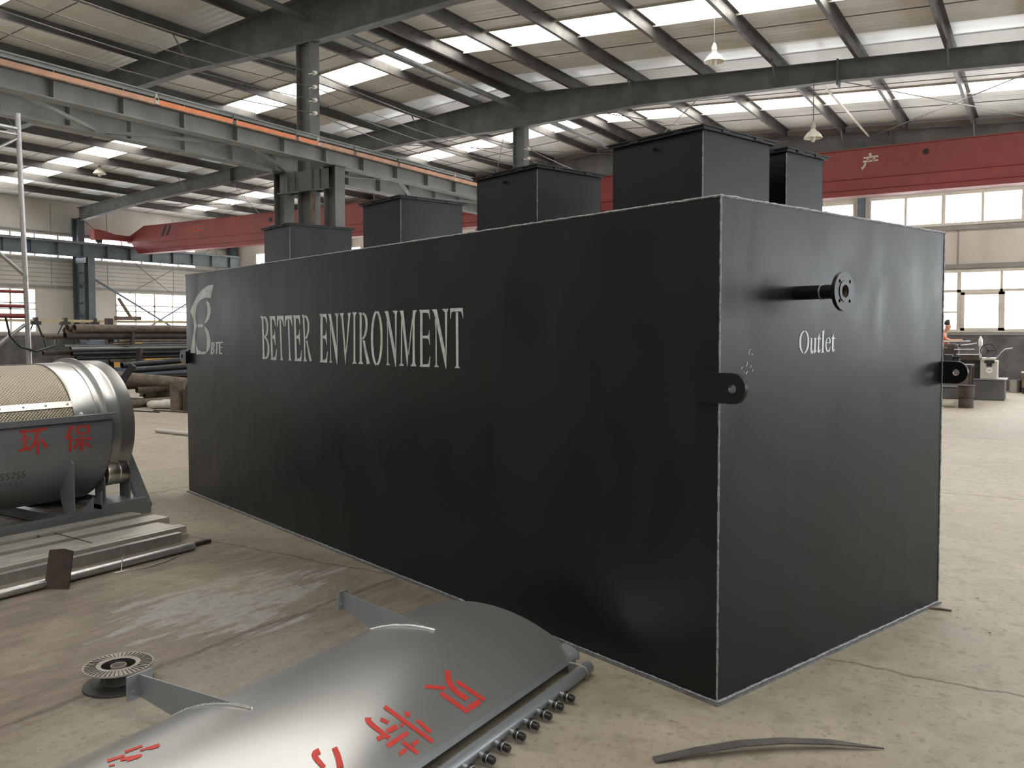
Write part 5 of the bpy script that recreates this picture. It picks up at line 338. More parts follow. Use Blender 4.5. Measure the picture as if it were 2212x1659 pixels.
'drum_char_b':[[(1.449,4.202),(1.4526,4.2008),(1.4734,4.2291),(1.4699,4.2304)],[(1.4526,4.2008),(1.4599,4.1984),(1.4805,4.2265),(1.4734,4.2291)],[(1.4599,4.1984),(1.4707,4.1948),(1.4912,4.2227),(1.4805,4.2265)],[(1.4707,4.1948),(1.4852,4.1901),(1.5053,4.2176),(1.4912,4.2227)],[(1.4852,4.1901),(1.4997,4.1856),(1.5195,4.2127),(1.5053,4.2176)],[(1.4997,4.1856),(1.5141,4.1811),(1.5337,4.2079),(1.5195,4.2127)],[(1.5141,4.1811),(1.5285,4.1767),(1.5479,4.2031),(1.5337,4.2079)],[(1.5285,4.1767),(1.543,4.1724),(1.562,4.1984),(1.5479,4.2031)],[(1.543,4.1724),(1.5574,4.1681),(1.5762,4.1938),(1.562,4.1984)],[(1.5574,4.1681),(1.5719,4.164),(1.5904,4.1893),(1.5762,4.1938)],[(1.5719,4.164),(1.5864,4.16),(1.6046,4.1849),(1.5904,4.1893)],[(1.5864,4.16),(1.6009,4.156),(1.6189,4.1805),(1.6046,4.1849)],[(1.6009,4.156),(1.6118,4.1531),(1.6296,4.1773),(1.6189,4.1805)],[(1.6118,4.1531),(1.619,4.1511),(1.6367,4.1752),(1.6296,4.1773)],[(1.619,4.1511),(1.6227,4.1502),(1.6403,4.1742),(1.6367,4.1752)],[(1.5946,4.1888),(1.5988,4.1886),(1.6047,4.2144),(1.6005,4.2146)],[(1.5988,4.1886),(1.6071,4.1883),(1.613,4.2141),(1.6047,4.2144)],[(1.6071,4.1883),(1.6196,4.1879),(1.6256,4.2138),(1.613,4.2141)],[(1.6196,4.1879),(1.6363,4.1875),(1.6423,4.2133),(1.6256,4.2138)],[(1.6363,4.1875),(1.653,4.1871),(1.6591,4.213),(1.6423,4.2133)],[(1.653,4.1871),(1.6698,4.1869),(1.676,4.2129),(1.6591,4.213)],[(1.6698,4.1869),(1.6867,4.1868),(1.693,4.2128),(1.676,4.2129)],[(1.6867,4.1868),(1.7037,4.1868),(1.7101,4.2128),(1.693,4.2128)],[(1.7037,4.1868),(1.7208,4.1869),(1.7272,4.213),(1.7101,4.2128)],[(1.7208,4.1869),(1.7379,4.1871),(1.7444,4.2133),(1.7272,4.213)],[(1.7379,4.1871),(1.7552,4.1875),(1.7618,4.2137),(1.7444,4.2133)],[(1.7552,4.1875),(1.7725,4.188),(1.7792,4.2143),(1.7618,4.2137)],[(1.7725,4.188),(1.7856,4.1884),(1.7924,4.2148),(1.7792,4.2143)],[(1.7856,4.1884),(1.7944,4.1888),(1.8012,4.2151),(1.7924,4.2148)],[(1.7944,4.1888),(1.7988,4.1889),(1.8056,4.2153),(1.8012,4.2151)],[(1.4758,4.2532),(1.5789,4.2498),(1.583,4.274),(1.48,4.2792)],[(1.5007,4.2859),(1.4975,4.335),(1.4657,4.3334),(1.4691,4.2843)],[(1.4679,4.3503),(1.5825,4.3484),(1.5865,4.3752),(1.4721,4.381)],[(1.587,4.2829),(1.5886,4.3318),(1.5595,4.3305),(1.558,4.2816)],[(1.6646,4.2335),(1.6641,4.2839),(1.6318,4.2807),(1.6324,4.2304)],[(1.6632,4.3322),(1.6692,4.3964),(1.6335,4.3941),(1.6308,4.3302)],[(1.6034,4.2921),(1.6075,4.2919),(1.6135,4.3184),(1.6095,4.3185)],[(1.6075,4.2919),(1.6156,4.2915),(1.6217,4.3183),(1.6135,4.3184)],[(1.6156,4.2915),(1.6277,4.291),(1.634,4.318),(1.6217,4.3183)],[(1.6277,4.291),(1.644,4.2905),(1.6504,4.3179),(1.634,4.318)],[(1.644,4.2905),(1.6603,4.29),(1.6669,4.3178),(1.6504,4.3179)],[(1.6603,4.29),(1.6767,4.2896),(1.6835,4.3178),(1.6669,4.3178)],[(1.6767,4.2896),(1.6932,4.2894),(1.7001,4.318),(1.6835,4.3178)],[(1.6932,4.2894),(1.7097,4.2893),(1.7168,4.3182),(1.7001,4.318)],[(1.7097,4.2893),(1.7264,4.2892),(1.7336,4.3186),(1.7168,4.3182)],[(1.7264,4.2892),(1.7431,4.2893),(1.7505,4.3191),(1.7336,4.3186)],[(1.7431,4.2893),(1.7599,4.2896),(1.7675,4.3197),(1.7505,4.3191)],[(1.7599,4.2896),(1.7768,4.2899),(1.7846,4.3205),(1.7675,4.3197)],[(1.7768,4.2899),(1.7896,4.2902),(1.7975,4.3211),(1.7846,4.3205)],[(1.7896,4.2902),(1.7981,4.2905),(1.8062,4.3216),(1.7975,4.3211)],[(1.7981,4.2905),(1.8024,4.2907),(1.8105,4.3219),(1.8062,4.3216)],[(1.6642,4.2772),(1.6668,4.2755),(1.691,4.2931),(1.6883,4.2947)],[(1.6668,4.2755),(1.6719,4.2721),(1.6963,4.2898),(1.691,4.2931)],[(1.6719,4.2721),(1.6797,4.2671),(1.7043,4.285),(1.6963,4.2898)],[(1.6797,4.2671),(1.6899,4.2603),(1.7149,4.2785),(1.7043,4.285)],[(1.6899,4.2603),(1.7002,4.2537),(1.7256,4.2721),(1.7149,4.2785)],[(1.7002,4.2537),(1.7106,4.2471),(1.7362,4.2658),(1.7256,4.2721)],[(1.7106,4.2471),(1.7209,4.2405),(1.7469,4.2596),(1.7362,4.2658)],[(1.7209,4.2405),(1.7313,4.234),(1.7577,4.2533),(1.7469,4.2596)],[(1.7313,4.234),(1.739,4.2292),(1.7657,4.2487),(1.7577,4.2533)],[(1.739,4.2292),(1.7442,4.226),(1.7711,4.2457),(1.7657,4.2487)],[(1.7442,4.226),(1.7468,4.2244),(1.7738,4.2441),(1.7711,4.2457)],[(1.7025,4.3195),(1.7862,4.3802),(1.7593,4.3961),(1.6784,4.3348)]],
'drum_digits':[[(1.9819,3.6706),(1.9828,3.6457),(1.9924,3.6477),(1.9915,3.6726)],[(1.9861,3.644),(1.9884,3.644),(1.9914,3.6495),(1.9891,3.6495)],[(1.9884,3.644),(1.993,3.6441),(1.9961,3.6496),(1.9914,3.6495)],[(1.993,3.6441),(2.0,3.6442),(2.0031,3.6498),(1.9961,3.6496)],[(2.0,3.6442),(2.01,3.6445),(2.0119,3.65),(2.0031,3.6498)],[(2.01,3.6445),(2.019,3.6463),(2.0168,3.6509),(2.0119,3.65)],[(2.019,3.6463),(2.0263,3.6503),(2.0183,3.6517),(2.0168,3.6509)],[(2.0263,3.6503),(2.0291,3.6553),(2.0193,3.6537),(2.0183,3.6517)],[(2.0291,3.6553),(2.0285,3.6599),(2.0186,3.658),(2.0193,3.6537)],[(2.0285,3.6599),(2.0294,3.6632),(2.02,3.6628),(2.0186,3.658)],[(2.0294,3.6632),(2.0315,3.6657),(2.0239,3.6674),(2.02,3.6628)],[(2.0315,3.6657),(2.0348,3.6678),(2.0301,3.6714),(2.0239,3.6674)],[(2.0348,3.6678),(2.04,3.6698),(2.0381,3.6745),(2.0301,3.6714)],[(2.04,3.6698),(2.0453,3.6711),(2.0462,3.6765),(2.0381,3.6745)],[(2.0453,3.6711),(2.0508,3.6716),(2.0543,3.6773),(2.0462,3.6765)],[(2.0508,3.6716),(2.0566,3.6713),(2.0622,3.677),(2.0543,3.6773)],[(2.0566,3.6713),(2.0628,3.6702),(2.07,3.6755),(2.0622,3.677)],[(2.0628,3.6702),(2.0669,3.6685),(2.0757,3.673),(2.07,3.6755)],[(2.0669,3.6685),(2.0693,3.666),(2.0791,3.6694),(2.0757,3.673)],[(2.0693,3.666),(2.07,3.6628),(2.0799,3.6649),(2.0791,3.6694)],[(2.07,3.6628),(2.0689,3.6583),(2.0785,3.6597),(2.0799,3.6649)],[(2.0689,3.6583),(2.0681,3.6547),(2.0774,3.6561),(2.0785,3.6597)],[(2.0681,3.6547),(2.0675,3.6523),(2.0767,3.6537),(2.0774,3.6561)],[(2.0675,3.6523),(2.0672,3.6511),(2.0764,3.6525),(2.0767,3.6537)],[(1.9831,3.7145),(1.984,3.6893),(1.9937,3.6914),(1.9928,3.7165)],[(1.9873,3.6876),(1.9897,3.6876),(1.9927,3.6932),(1.9904,3.6932)],[(1.9897,3.6876),(1.9943,3.6877),(1.9974,3.6933),(1.9927,3.6932)],[(1.9943,3.6877),(2.0014,3.6879),(2.0045,3.6935),(1.9974,3.6933)],[(2.0014,3.6879),(2.0114,3.6882),(2.0133,3.6937),(2.0045,3.6935)],[(2.0114,3.6882),(2.0204,3.69),(2.0182,3.6947),(2.0133,3.6937)],[(2.0204,3.69),(2.0278,3.6941),(2.0198,3.6955),(2.0182,3.6947)],[(2.0278,3.6941),(2.0307,3.6991),(2.0208,3.6974),(2.0198,3.6955)],[(2.0307,3.6991),(2.03,3.7038),(2.0201,3.7019),(2.0208,3.6974)],[(2.03,3.7038),(2.031,3.7071),(2.0215,3.7067),(2.0201,3.7019)],[(2.031,3.7071),(2.0331,3.7096),(2.0253,3.7113),(2.0215,3.7067)],[(2.0331,3.7096),(2.0364,3.7118),(2.0316,3.7154),(2.0253,3.7113)],[(2.0364,3.7118),(2.0416,3.7138),(2.0397,3.7186),(2.0316,3.7154)],[(2.0416,3.7138),(2.0469,3.7151),(2.0479,3.7206),(2.0397,3.7186)],[(2.0469,3.7151),(2.0524,3.7156),(2.056,3.7214),(2.0479,3.7206)],[(2.0524,3.7156),(2.0583,3.7154),(2.064,3.7211),(2.056,3.7214)],[(2.0583,3.7154),(2.0645,3.7143),(2.0718,3.7197),(2.064,3.7211)],[(2.0645,3.7143),(2.0687,3.7125),(2.0776,3.7171),(2.0718,3.7197)],[(2.0687,3.7125),(2.0711,3.71),(2.081,3.7135),(2.0776,3.7171)],[(2.0711,3.71),(2.0718,3.7067),(2.0818,3.7089),(2.081,3.7135)],[(2.0718,3.7067),(2.0707,3.7022),(2.0803,3.7037),(2.0818,3.7089)],[(2.0707,3.7022),(2.0699,3.6986),(2.0793,3.7),(2.0803,3.7037)],[(2.0699,3.6986),(2.0693,3.6962),(2.0786,3.6976),(2.0793,3.7)],[(2.0693,3.6962),(2.069,3.695),(2.0782,3.6964),(2.0786,3.6976)],[(1.9825,3.8006),(1.9835,3.7749),(1.9932,3.777),(1.9923,3.8027)],[(1.9868,3.7731),(1.9892,3.7732),(1.9922,3.7789),(1.9899,3.7788)],[(1.9892,3.7732),(1.9939,3.7733),(1.997,3.779),(1.9922,3.7789)],[(1.9939,3.7733),(2.001,3.7735),(2.0041,3.7792),(1.997,3.779)],[(2.001,3.7735),(2.0111,3.7738),(2.0131,3.7795),(2.0041,3.7792)],[(2.0111,3.7738),(2.0202,3.7757),(2.018,3.7804),(2.0131,3.7795)],[(2.0202,3.7757),(2.0277,3.7798),(2.0196,3.7813),(2.018,3.7804)],[(2.0277,3.7798),(2.0306,3.785),(2.0206,3.7833),(2.0196,3.7813)],[(2.0306,3.785),(2.0299,3.7898),(2.0199,3.7878),(2.0206,3.7833)],[(2.0299,3.7898),(2.0309,3.7931),(2.0213,3.7927),(2.0199,3.7878)],[(2.0309,3.7931),(2.033,3.7957),(2.0252,3.7975),(2.0213,3.7927)],[(2.033,3.7957),(2.0363,3.7979),(2.0315,3.8016),(2.0252,3.7975)],[(2.0363,3.7979),(2.0416,3.8),(2.0397,3.8049),(2.0315,3.8016)],[(2.0416,3.8),(2.047,3.8014),(2.048,3.807),(2.0397,3.8049)],[(2.047,3.8014),(2.0526,3.8019),(2.0562,3.8078),(2.048,3.807)],[(2.0526,3.8019),(2.0585,3.8017),(2.0642,3.8075),(2.0562,3.8078)],[(2.0585,3.8017),(2.0648,3.8005),(2.0721,3.8061),(2.0642,3.8075)],[(2.0648,3.8005),(2.069,3.7987),(2.078,3.8035),(2.0721,3.8061)],[(2.069,3.7987),(2.0714,3.7962),(2.0814,3.7998),(2.078,3.8035)],[(2.0714,3.7962),(2.0721,3.7929),(2.0822,3.7951),(2.0814,3.7998)],[(2.0721,3.7929),(2.071,3.7882),(2.0808,3.7898),(2.0822,3.7951)],[(2.071,3.7882),(2.0702,3.7845),(2.0797,3.786),(2.0808,3.7898)],[(2.0702,3.7845),(2.0696,3.7821),(2.079,3.7836),(2.0797,3.786)],[(2.0696,3.7821),(2.0693,3.7808),(2.0786,3.7823),(2.079,3.7836)],[(2.0033,3.7352),(2.0023,3.7359),(1.9939,3.7315),(1.9949,3.7308)],[(2.0023,3.7359),(2.0003,3.7373),(1.9919,3.7329),(1.9939,3.7315)],[(2.0003,3.7373),(1.9973,3.7395),(1.989,3.735),(1.9919,3.7329)],[(1.9973,3.7395),(1.9935,3.7421),(1.9847,3.738),(1.989,3.735)],[(1.9935,3.7421),(1.9918,3.7447),(1.9821,3.7416),(1.9847,3.738)],[(1.9918,3.7447),(1.9916,3.7472),(1.9816,3.7457),(1.9821,3.7416)],[(1.9916,3.7472),(1.9929,3.7499),(1.9832,3.7501),(1.9816,3.7457)],[(1.9929,3.7499),(1.9955,3.7528),(1.987,3.7548),(1.9832,3.7501)],[(1.9955,3.7528),(1.9979,3.7543),(1.9929,3.7587),(1.987,3.7548)],[(1.9979,3.7543),(2.0005,3.7551),(2.0005,3.7613),(1.9929,3.7587)],[(2.0005,3.7551),(2.0047,3.7556),(2.0084,3.7621),(2.0005,3.7613)],[(2.0047,3.7556),(2.0107,3.7554),(2.0164,3.7615),(2.0084,3.7621)],[(2.0107,3.7554),(2.0168,3.7543),(2.0239,3.7598),(2.0164,3.7615)],[(2.0168,3.7543),(2.023,3.7521),(2.0308,3.7571),(2.0239,3.7598)],[(2.023,3.7521),(2.0291,3.7489),(2.0374,3.7534),(2.0308,3.7571)],[(2.0291,3.7489),(2.0352,3.7445),(2.0434,3.7488),(2.0374,3.7534)],[(2.0352,3.7445),(2.0412,3.7409),(2.0489,3.7453),(2.0434,3.7488)],[(2.0412,3.7409),(2.047,3.7382),(2.054,3.7429),(2.0489,3.7453)],[(2.047,3.7382),(2.0525,3.7365),(2.0586,3.7414),(2.054,3.7429)],[(2.0525,3.7365),(2.0589,3.7357),(2.0616,3.7409),(2.0586,3.7414)],[(2.0589,3.7357),(2.067,3.7386),(2.0602,3.7404),(2.0616,3.7409)],[(2.067,3.7386),(2.0702,3.7431),(2.0611,3.7419),(2.0602,3.7404)],[(2.0702,3.7431),(2.0709,3.7484),(2.0616,3.7462),(2.0611,3.7419)],[(2.0709,3.7484),(2.0702,3.7551),(2.0609,3.7527),(2.0616,3.7462)],[(2.0702,3.7551),(2.0696,3.7601),(2.0603,3.7577),(2.0609,3.7527)],[(2.0696,3.7601),(2.0692,3.7634),(2.06,3.761),(2.0603,3.7577)],[(2.0692,3.7634),(2.0691,3.7651),(2.0598,3.7627),(2.06,3.761)],[(1.9796,3.8354),(1.9798,3.8346),(1.9885,3.8372),(1.9883,3.838)],[(1.9798,3.8346),(1.9803,3.833),(1.989,3.8355),(1.9885,3.8372)],[(1.9803,3.833),(1.981,3.8305),(1.9898,3.8331),(1.989,3.8355)],[(1.981,3.8305),(1.9822,3.8268),(1.9906,3.8301),(1.9898,3.8331)],[(1.9822,3.8268),(1.9861,3.8235),(1.9933,3.8278),(1.9906,3.8301)],[(1.9861,3.8235),(1.9922,3.8209),(1.9984,3.8258),(1.9933,3.8278)],[(1.9922,3.8209),(2.0007,3.8189),(2.006,3.8242),(1.9984,3.8258)],[(2.0007,3.8189),(2.0114,3.8174),(2.016,3.823),(2.006,3.8242)],[(2.0114,3.8174),(2.0199,3.8173),(2.0225,3.8229),(2.016,3.823)],[(2.0199,3.8173),(2.0281,3.8193),(2.0232,3.8228),(2.0225,3.8229)],[(2.0281,3.8193),(2.0319,3.8243),(2.0222,3.822),(2.0232,3.8228)],[(2.0319,3.8243),(2.0301,3.8277),(2.0207,3.825),(2.0222,3.822)],[(2.0301,3.8277),(2.0302,3.8303),(2.0211,3.8292),(2.0207,3.825)],[(2.0302,3.8303),(2.0319,3.833),(2.0236,3.8336),(2.0211,3.8292)],[(2.0319,3.833),(2.0351,3.836),(2.0282,3.838),(2.0236,3.8336)],[(2.0351,3.836),(2.0402,3.8394),(2.0349,3.8426),(2.0282,3.838)],[(2.0402,3.8394),(2.0449,3.8415),(2.0425,3.8461),(2.0349,3.8426)],[(2.0449,3.8415),(2.0497,3.8427),(2.0509,3.8483),(2.0425,3.8461)],[(2.0497,3.8427),(2.0551,3.8431),(2.0593,3.849),(2.0509,3.8483)],[(2.0551,3.8431),(2.0612,3.8426),(2.0676,3.8484),(2.0593,3.849)],[(2.0612,3.8426),(2.0657,3.8413),(2.0741,3.8464),(2.0676,3.8484)],[(2.0657,3.8413),(2.0688,3.8391),(2.0784,3.8432),(2.0741,3.8464)],[(2.0688,3.8391),(2.0704,3.836),(2.0805,3.8389),(2.0784,3.8432)],[(2.0704,3.836),(2.0706,3.8318),(2.0803,3.8334),(2.0805,3.8389)],[(2.0706,3.8318),(2.069,3.8288),(2.0772,3.8282),(2.0803,3.8334)],[(2.069,3.8288),(2.066,3.8265),(2.0709,3.8235),(2.0772,3.8282)],[(2.066,3.8265),(2.0609,3.8245),(2.0622,3.8199),(2.0709,3.8235)],[(2.0609,3.8245),(2.0524,3.8225),(2.0524,3.8177),(2.0622,3.8199)],[(2.0524,3.8225),(2.0456,3.821),(2.0456,3.8161),(2.0524,3.8177)],[(2.0456,3.821),(2.0411,3.82),(2.0411,3.8151),(2.0456,3.8161)],[(2.0411,3.82),(2.0388,3.8195),(2.0389,3.8146),(2.0411,3.8151)],[(2.1352,3.7811),(2.1355,3.7825),(2.1288,3.7811),(2.1286,3.7797)],[(2.1355,3.7825),(2.136,3.7853),(2.1292,3.7839),(2.1288,3.7811)],[(2.136,3.7853),(2.1368,3.7895),(2.1298,3.7881),(2.1292,3.7839)],[(2.1368,3.7895),(2.1377,3.7947),(2.1308,3.7942),(2.1298,3.7881)],[(2.1377,3.7947),(2.1404,3.7967),(2.138,3.7996),(2.1308,3.7942)],[(2.1404,3.7967),(2.1471,3.7981),(2.1495,3.8022),(2.138,3.7996)],[(2.1471,3.7981),(2.1595,3.7983),(2.1637,3.8025),(2.1495,3.8022)],[(2.1595,3.7983),(2.1769,3.7968),(2.1817,3.8011),(2.1637,3.8025)],[(2.1769,3.7968),(2.1904,3.7958),(2.1952,3.8002),(2.1817,3.8011)],[(2.1904,3.7958),(2.1994,3.7952),(2.2043,3.7996),(2.1952,3.8002)],[(2.1994,3.7952),(2.204,3.7949),(2.2089,3.7993),(2.2043,3.7996)],[(2.1342,3.8242),(2.1349,3.8255),(2.1285,3.8249),(2.1279,3.8235)],[(2.1349,3.8255),(2.1363,3.8282),(2.1299,3.8275),(2.1285,3.8249)],[(2.1363,3.8282),(2.1384,3.8322),(2.132,3.8315),(2.1299,3.8275)],[(2.1384,3.8322),(2.1406,3.8368),(2.1354,3.8375),(2.132,3.8315)],[(2.1406,3.8368),(2.1455,3.8389),(2.1456,3.8422),(2.1354,3.8375)],[(2.1455,3.8389),(2.1565,3.8403),(2.1594,3.8441),(2.1456,3.8422)],[(2.1565,3.8403),(2.1733,3.8401),(2.1774,3.844),(2.1594,3.8441)],[(2.1733,3.8401),(2.1958,3.8382),(2.2005,3.8424),(2.1774,3.844)],[(2.1958,3.8382),(2.2131,3.837),(2.218,3.8413),(2.2005,3.8424)],[(2.2131,3.837),(2.2249,3.8363),(2.2299,3.8407),(2.218,3.8413)],[(2.2249,3.8363),(2.2308,3.8359),(2.236,3.8404),(2.2299,3.8407)],[(2.129,3.7314),(2.1294,3.7326),(2.1229,3.7315),(2.1225,3.7303)],[(2.1294,3.7326),(2.1301,3.7351),(2.1236,3.734),(2.1229,3.7315)],[(2.1301,3.7351),(2.1311,3.7388),(2.1246,3.7377),(2.1236,3.734)],[(2.1311,3.7388),(2.1324,3.7435),(2.1261,3.7429),(2.1246,3.7377)],[(2.1324,3.7435),(2.1343,3.7456),(2.1305,3.7472),(2.1261,3.7429)],[(2.1343,3.7456),(2.1365,3.7462),(2.1382,3.7497),(2.1305,3.7472)],[(2.1365,3.7462),(2.1421,3.746),(2.1462,3.7496),(2.1382,3.7497)],[(2.1421,3.746),(2.1507,3.7442),(2.1549,3.7478),(2.1462,3.7496)],[(2.1507,3.7442),(2.1594,3.7439),(2.1619,3.7475),(2.1549,3.7478)],[(2.1594,3.7439),(2.1681,3.7455),(2.1672,3.7485),(2.1619,3.7475)],[(2.1681,3.7455),(2.176,3.7491),(2.1717,3.7506),(2.1672,3.7485)],[(2.176,3.7491),(2.1818,3.7539),(2.1765,3.7545),(2.1717,3.7506)],[(2.1818,3.7539),(2.1859,3.7572),(2.1805,3.7578),(2.1765,3.7545)],[(2.1859,3.7572),(2.1886,3.7594),(2.1832,3.76),(2.1805,3.7578)],[(2.1886,3.7594),(2.1899,3.7605),(2.1845,3.7611),(2.1832,3.76)],[(2.1497,3.6955),(2.1493,3.6964),(2.1428,3.6943),(2.1432,3.6933)],[(2.1493,3.6964),(2.1485,3.6983),(2.142,3.6961),(2.1428,3.6943)],[(2.1485,3.6983),(2.1474,3.7011),(2.1409,3.6989),(2.142,3.6961)],[(2.1474,3.7011),(2.1459,3.7046),(2.1393,3.7028),(2.1409,3.6989)],[(2.1459,3.7046),(2.1466,3.7072),(2.1405,3.7069),(2.1393,3.7028)],[(2.1466,3.7072),(2.1489,3.7092),(2.1451,3.7108),(2.1405,3.7069)],[(2.1489,3.7092),(2.1535,3.7111),(2.1524,3.714),(2.1451,3.7108)],[(2.1535,3.7111),(2.1609,3.713),(2.1621,3.7164),(2.1524,3.714)],[(2.1609,3.713),(2.1662,3.7133),(2.1702,3.7169),(2.1621,3.7164)],[(2.1662,3.7133),(2.1701,3.7122),(2.1761,3.7152),(2.1702,3.7169)],[(2.1701,3.7122),(2.1728,3.7092),(2.1795,3.7116),(2.1761,3.7152)],[(2.1728,3.7092),(2.1739,3.7043),(2.1807,3.7063),(2.1795,3.7116)],[(2.1739,3.7043),(2.1747,3.7004),(2.1816,3.7025),(2.1807,3.7063)],[(2.1747,3.7004),(2.1753,3.6979),(2.1822,3.6999),(2.1816,3.7025)],[(2.1753,3.6979),(2.1756,3.6966),(2.1824,3.6987),(2.1822,3.6999)],[(2.1455,3.6628),(2.1455,3.6636),(2.1389,3.6619),(2.139,3.661)],[(2.1455,3.6636),(2.1453,3.6652),(2.1387,3.6635),(2.1389,3.6619)],[(2.1453,3.6652),(2.145,3.6677),(2.1384,3.6659),(2.1387,3.6635)],[(2.145,3.6677),(2.1446,3.6706),(2.1381,3.6694),(2.1384,3.6659)],[(2.1446,3.6706),(2.1456,3.6723),(2.1405,3.673),(2.1381,3.6694)],[(2.1456,3.6723),(2.1476,3.6732),(2.1462,3.676),(2.1405,3.673)],[(2.1476,3.6732),(2.1522,3.6743),(2.1535,3.6777),(2.1462,3.676)],[(2.1522,3.6743),(2.1599,3.675),(2.1619,3.6785),(2.1535,3.6777)],[(2.1599,3.675),(2.1659,3.6756),(2.168,3.6791),(2.1619,3.6785)],[(2.1659,3.6756),(2.17,3.676),(2.1721,3.6795),(2.168,3.6791)],[(2.17,3.676),(2.1721,3.6762),(2.1742,3.6797),(2.1721,3.6795)]],
'crane_text':[[(-3.638,5.954),(-3.625,5.88),(-3.566,5.885),(-3.58,5.959)],[(-3.746,5.836),(-3.422,5.842),(-3.429,5.887),(-3.751,5.873)],[(-3.68,5.82),(-3.654,5.759),(-3.619,5.772),(-3.645,5.834)],[(-3.518,5.853),(-3.559,5.781),(-3.526,5.757),(-3.485,5.829)],[(-3.762,5.745),(-3.421,5.752),(-3.427,5.797),(-3.767,5.786)],[(-3.723,5.756),(-3.727,5.741),(-3.688,5.728),(-3.686,5.743)],[(-3.727,5.741),(-3.73,5.727),(-3.691,5.713),(-3.688,5.728)],[(-3.73,5.727),(-3.734,5.708),(-3.695,5.691),(-3.691,5.713)],[(-3.734,5.708),(-3.741,5.692),(-3.702,5.669),(-3.695,5.691)],[(-3.741,5.692),(-3.751,5.675),(-3.713,5.646),(-3.702,5.669)],[(-3.751,5.675),(-3.764,5.659),(-3.728,5.625),(-3.713,5.646)],[(-3.764,5.659),(-3.781,5.642),(-3.744,5.604),(-3.728,5.625)],[(-3.781,5.642),(-3.794,5.629),(-3.756,5.59),(-3.744,5.604)],[(-3.794,5.629),(-3.803,5.62),(-3.764,5.58),(-3.756,5.59)],[(-3.803,5.62),(-3.808,5.615),(-3.768,5.575),(-3.764,5.58)]],
}
# ---------------------------------------------------------------- the hall: dimensions
XR = -12.29; XL = -33.55; XE = 8.9           # ridge, left wall, right wall
YF, YB_ = -11.8, 28.2                        # wall behind the camera, far gable wall
FR = [-11.8, -3.8, 4.2, 12.2, 20.2, 28.2]    # frames
ZR = 8.20; SL, SR = .070, .058
def ztop(x): return ZR-(SL*(XR-x) if x < XR else SR*(x-XR))
def zsheet(x): return ztop(x)+.255

def grid_wall(mb, u0, u1, z0, z1, holes, put):
    us = sorted({u0, u1}|{h[i] for h in holes for i in (0, 1) if u0 < h[i] < u1})
    zs = sorted({z0, z1}|{h[i] for h in holes for i in (2, 3) if z0 < h[i] < z1})
    for a, b in zip(us, us[1:]):
        for c, d in zip(zs, zs[1:]):
            m = ((a+b)/2, (c+d)/2)
            if any(h[0] < m[0] < h[1] and h[2] < m[1] < h[3] for h in holes): continue
            put(mb, a, b, c, d)

# floor
structure('floor', MB().box((XL-.3, YF-.3, -.25), (XE+.3, YB_+.3, 0)), M_FLOOR)

# windows (u0, u1, z0, z1)
left_holes = [(4.6, 26.0, 4.66, 5.62), (5.6, 10.5, 1.7, 3.44), (13.7, 18.55, 1.7, 3.44), (21.95, 26.6, 1.7, 3.44)]
right_holes = [(4.6, 27.4, 4.66, 5.62)]+[(f+1.2, f+6.6, 1.7, 3.44) for f in FR[2:-1]]
back_holes = [(-31.95, -25.3, 4.80, 5.50), (-23.6, -13.0, 4.80, 5.55), (-11.4, -5.05, 4.80, 5.72), (-4.62, 7.6, 4.80, 5.78), (-30.5, -21.5, 1.7, 3.5), (-19.5, -13.5, 1.7, 3.5), (-10.5, -5.3, 1.7, 3.5), (-4.3, 2.2, 1.68, 3.50), (3.4, 7.8, 1.68, 3.50)]
front_holes = []
T_ = .12
def put_x(x0, x1): return lambda mb, a, b, c, d: mb.box((x0, a, c), (x1, b, d))
def put_y(y0, y1): return lambda mb, a, b, c, d: mb.box((a, y0, c), (b, y1, d))
zl = zsheet(XL)-.02; zr_ = zsheet(XE)-.02
for side, x0, x1, hs, zt in (('left', XL-T_, XL, left_holes, zl), ('right', XE, XE+T_, right_holes, zr_)):
    m = MB(); grid_wall(m, YF-T_, YB_+T_, 1.6, zt, hs, put_x(x0, x1)); structure('wall_'+side, m, M_WALL)
    m = MB(); m.box((x0-.04 if side == 'right' else x0, YF, 0), (x1 if side == 'right' else x1+.04, YB_, 1.62)); structure('wall_%s_plinth' % side, m, M_BRICK)
for side, y0, y1, hs in (('back', YB_, YB_+T_, back_holes), ('front', YF-T_, YF, front_holes)):
    m = MB(); grid_wall(m, XL, XE, 1.6, 6.5, hs, put_y(y0, y1))
    m.prism([(XL, 6.5), (XE, 6.5), (XE, zr_), (XR, zsheet(XR)-.02), (XL, zl)], (0, y0, 0), (1,0,0), (0,0,1), (0, T_, 0))
    structure('wall_'+side, m, M_WALL)
    m = MB().box((XL, y0-.04 if side == 'back' else y0, 0), (XE, y1 if side == 'back' else y1+.04, 1.62)); structure('wall_%s_plinth' % side, m, M_BRICK)

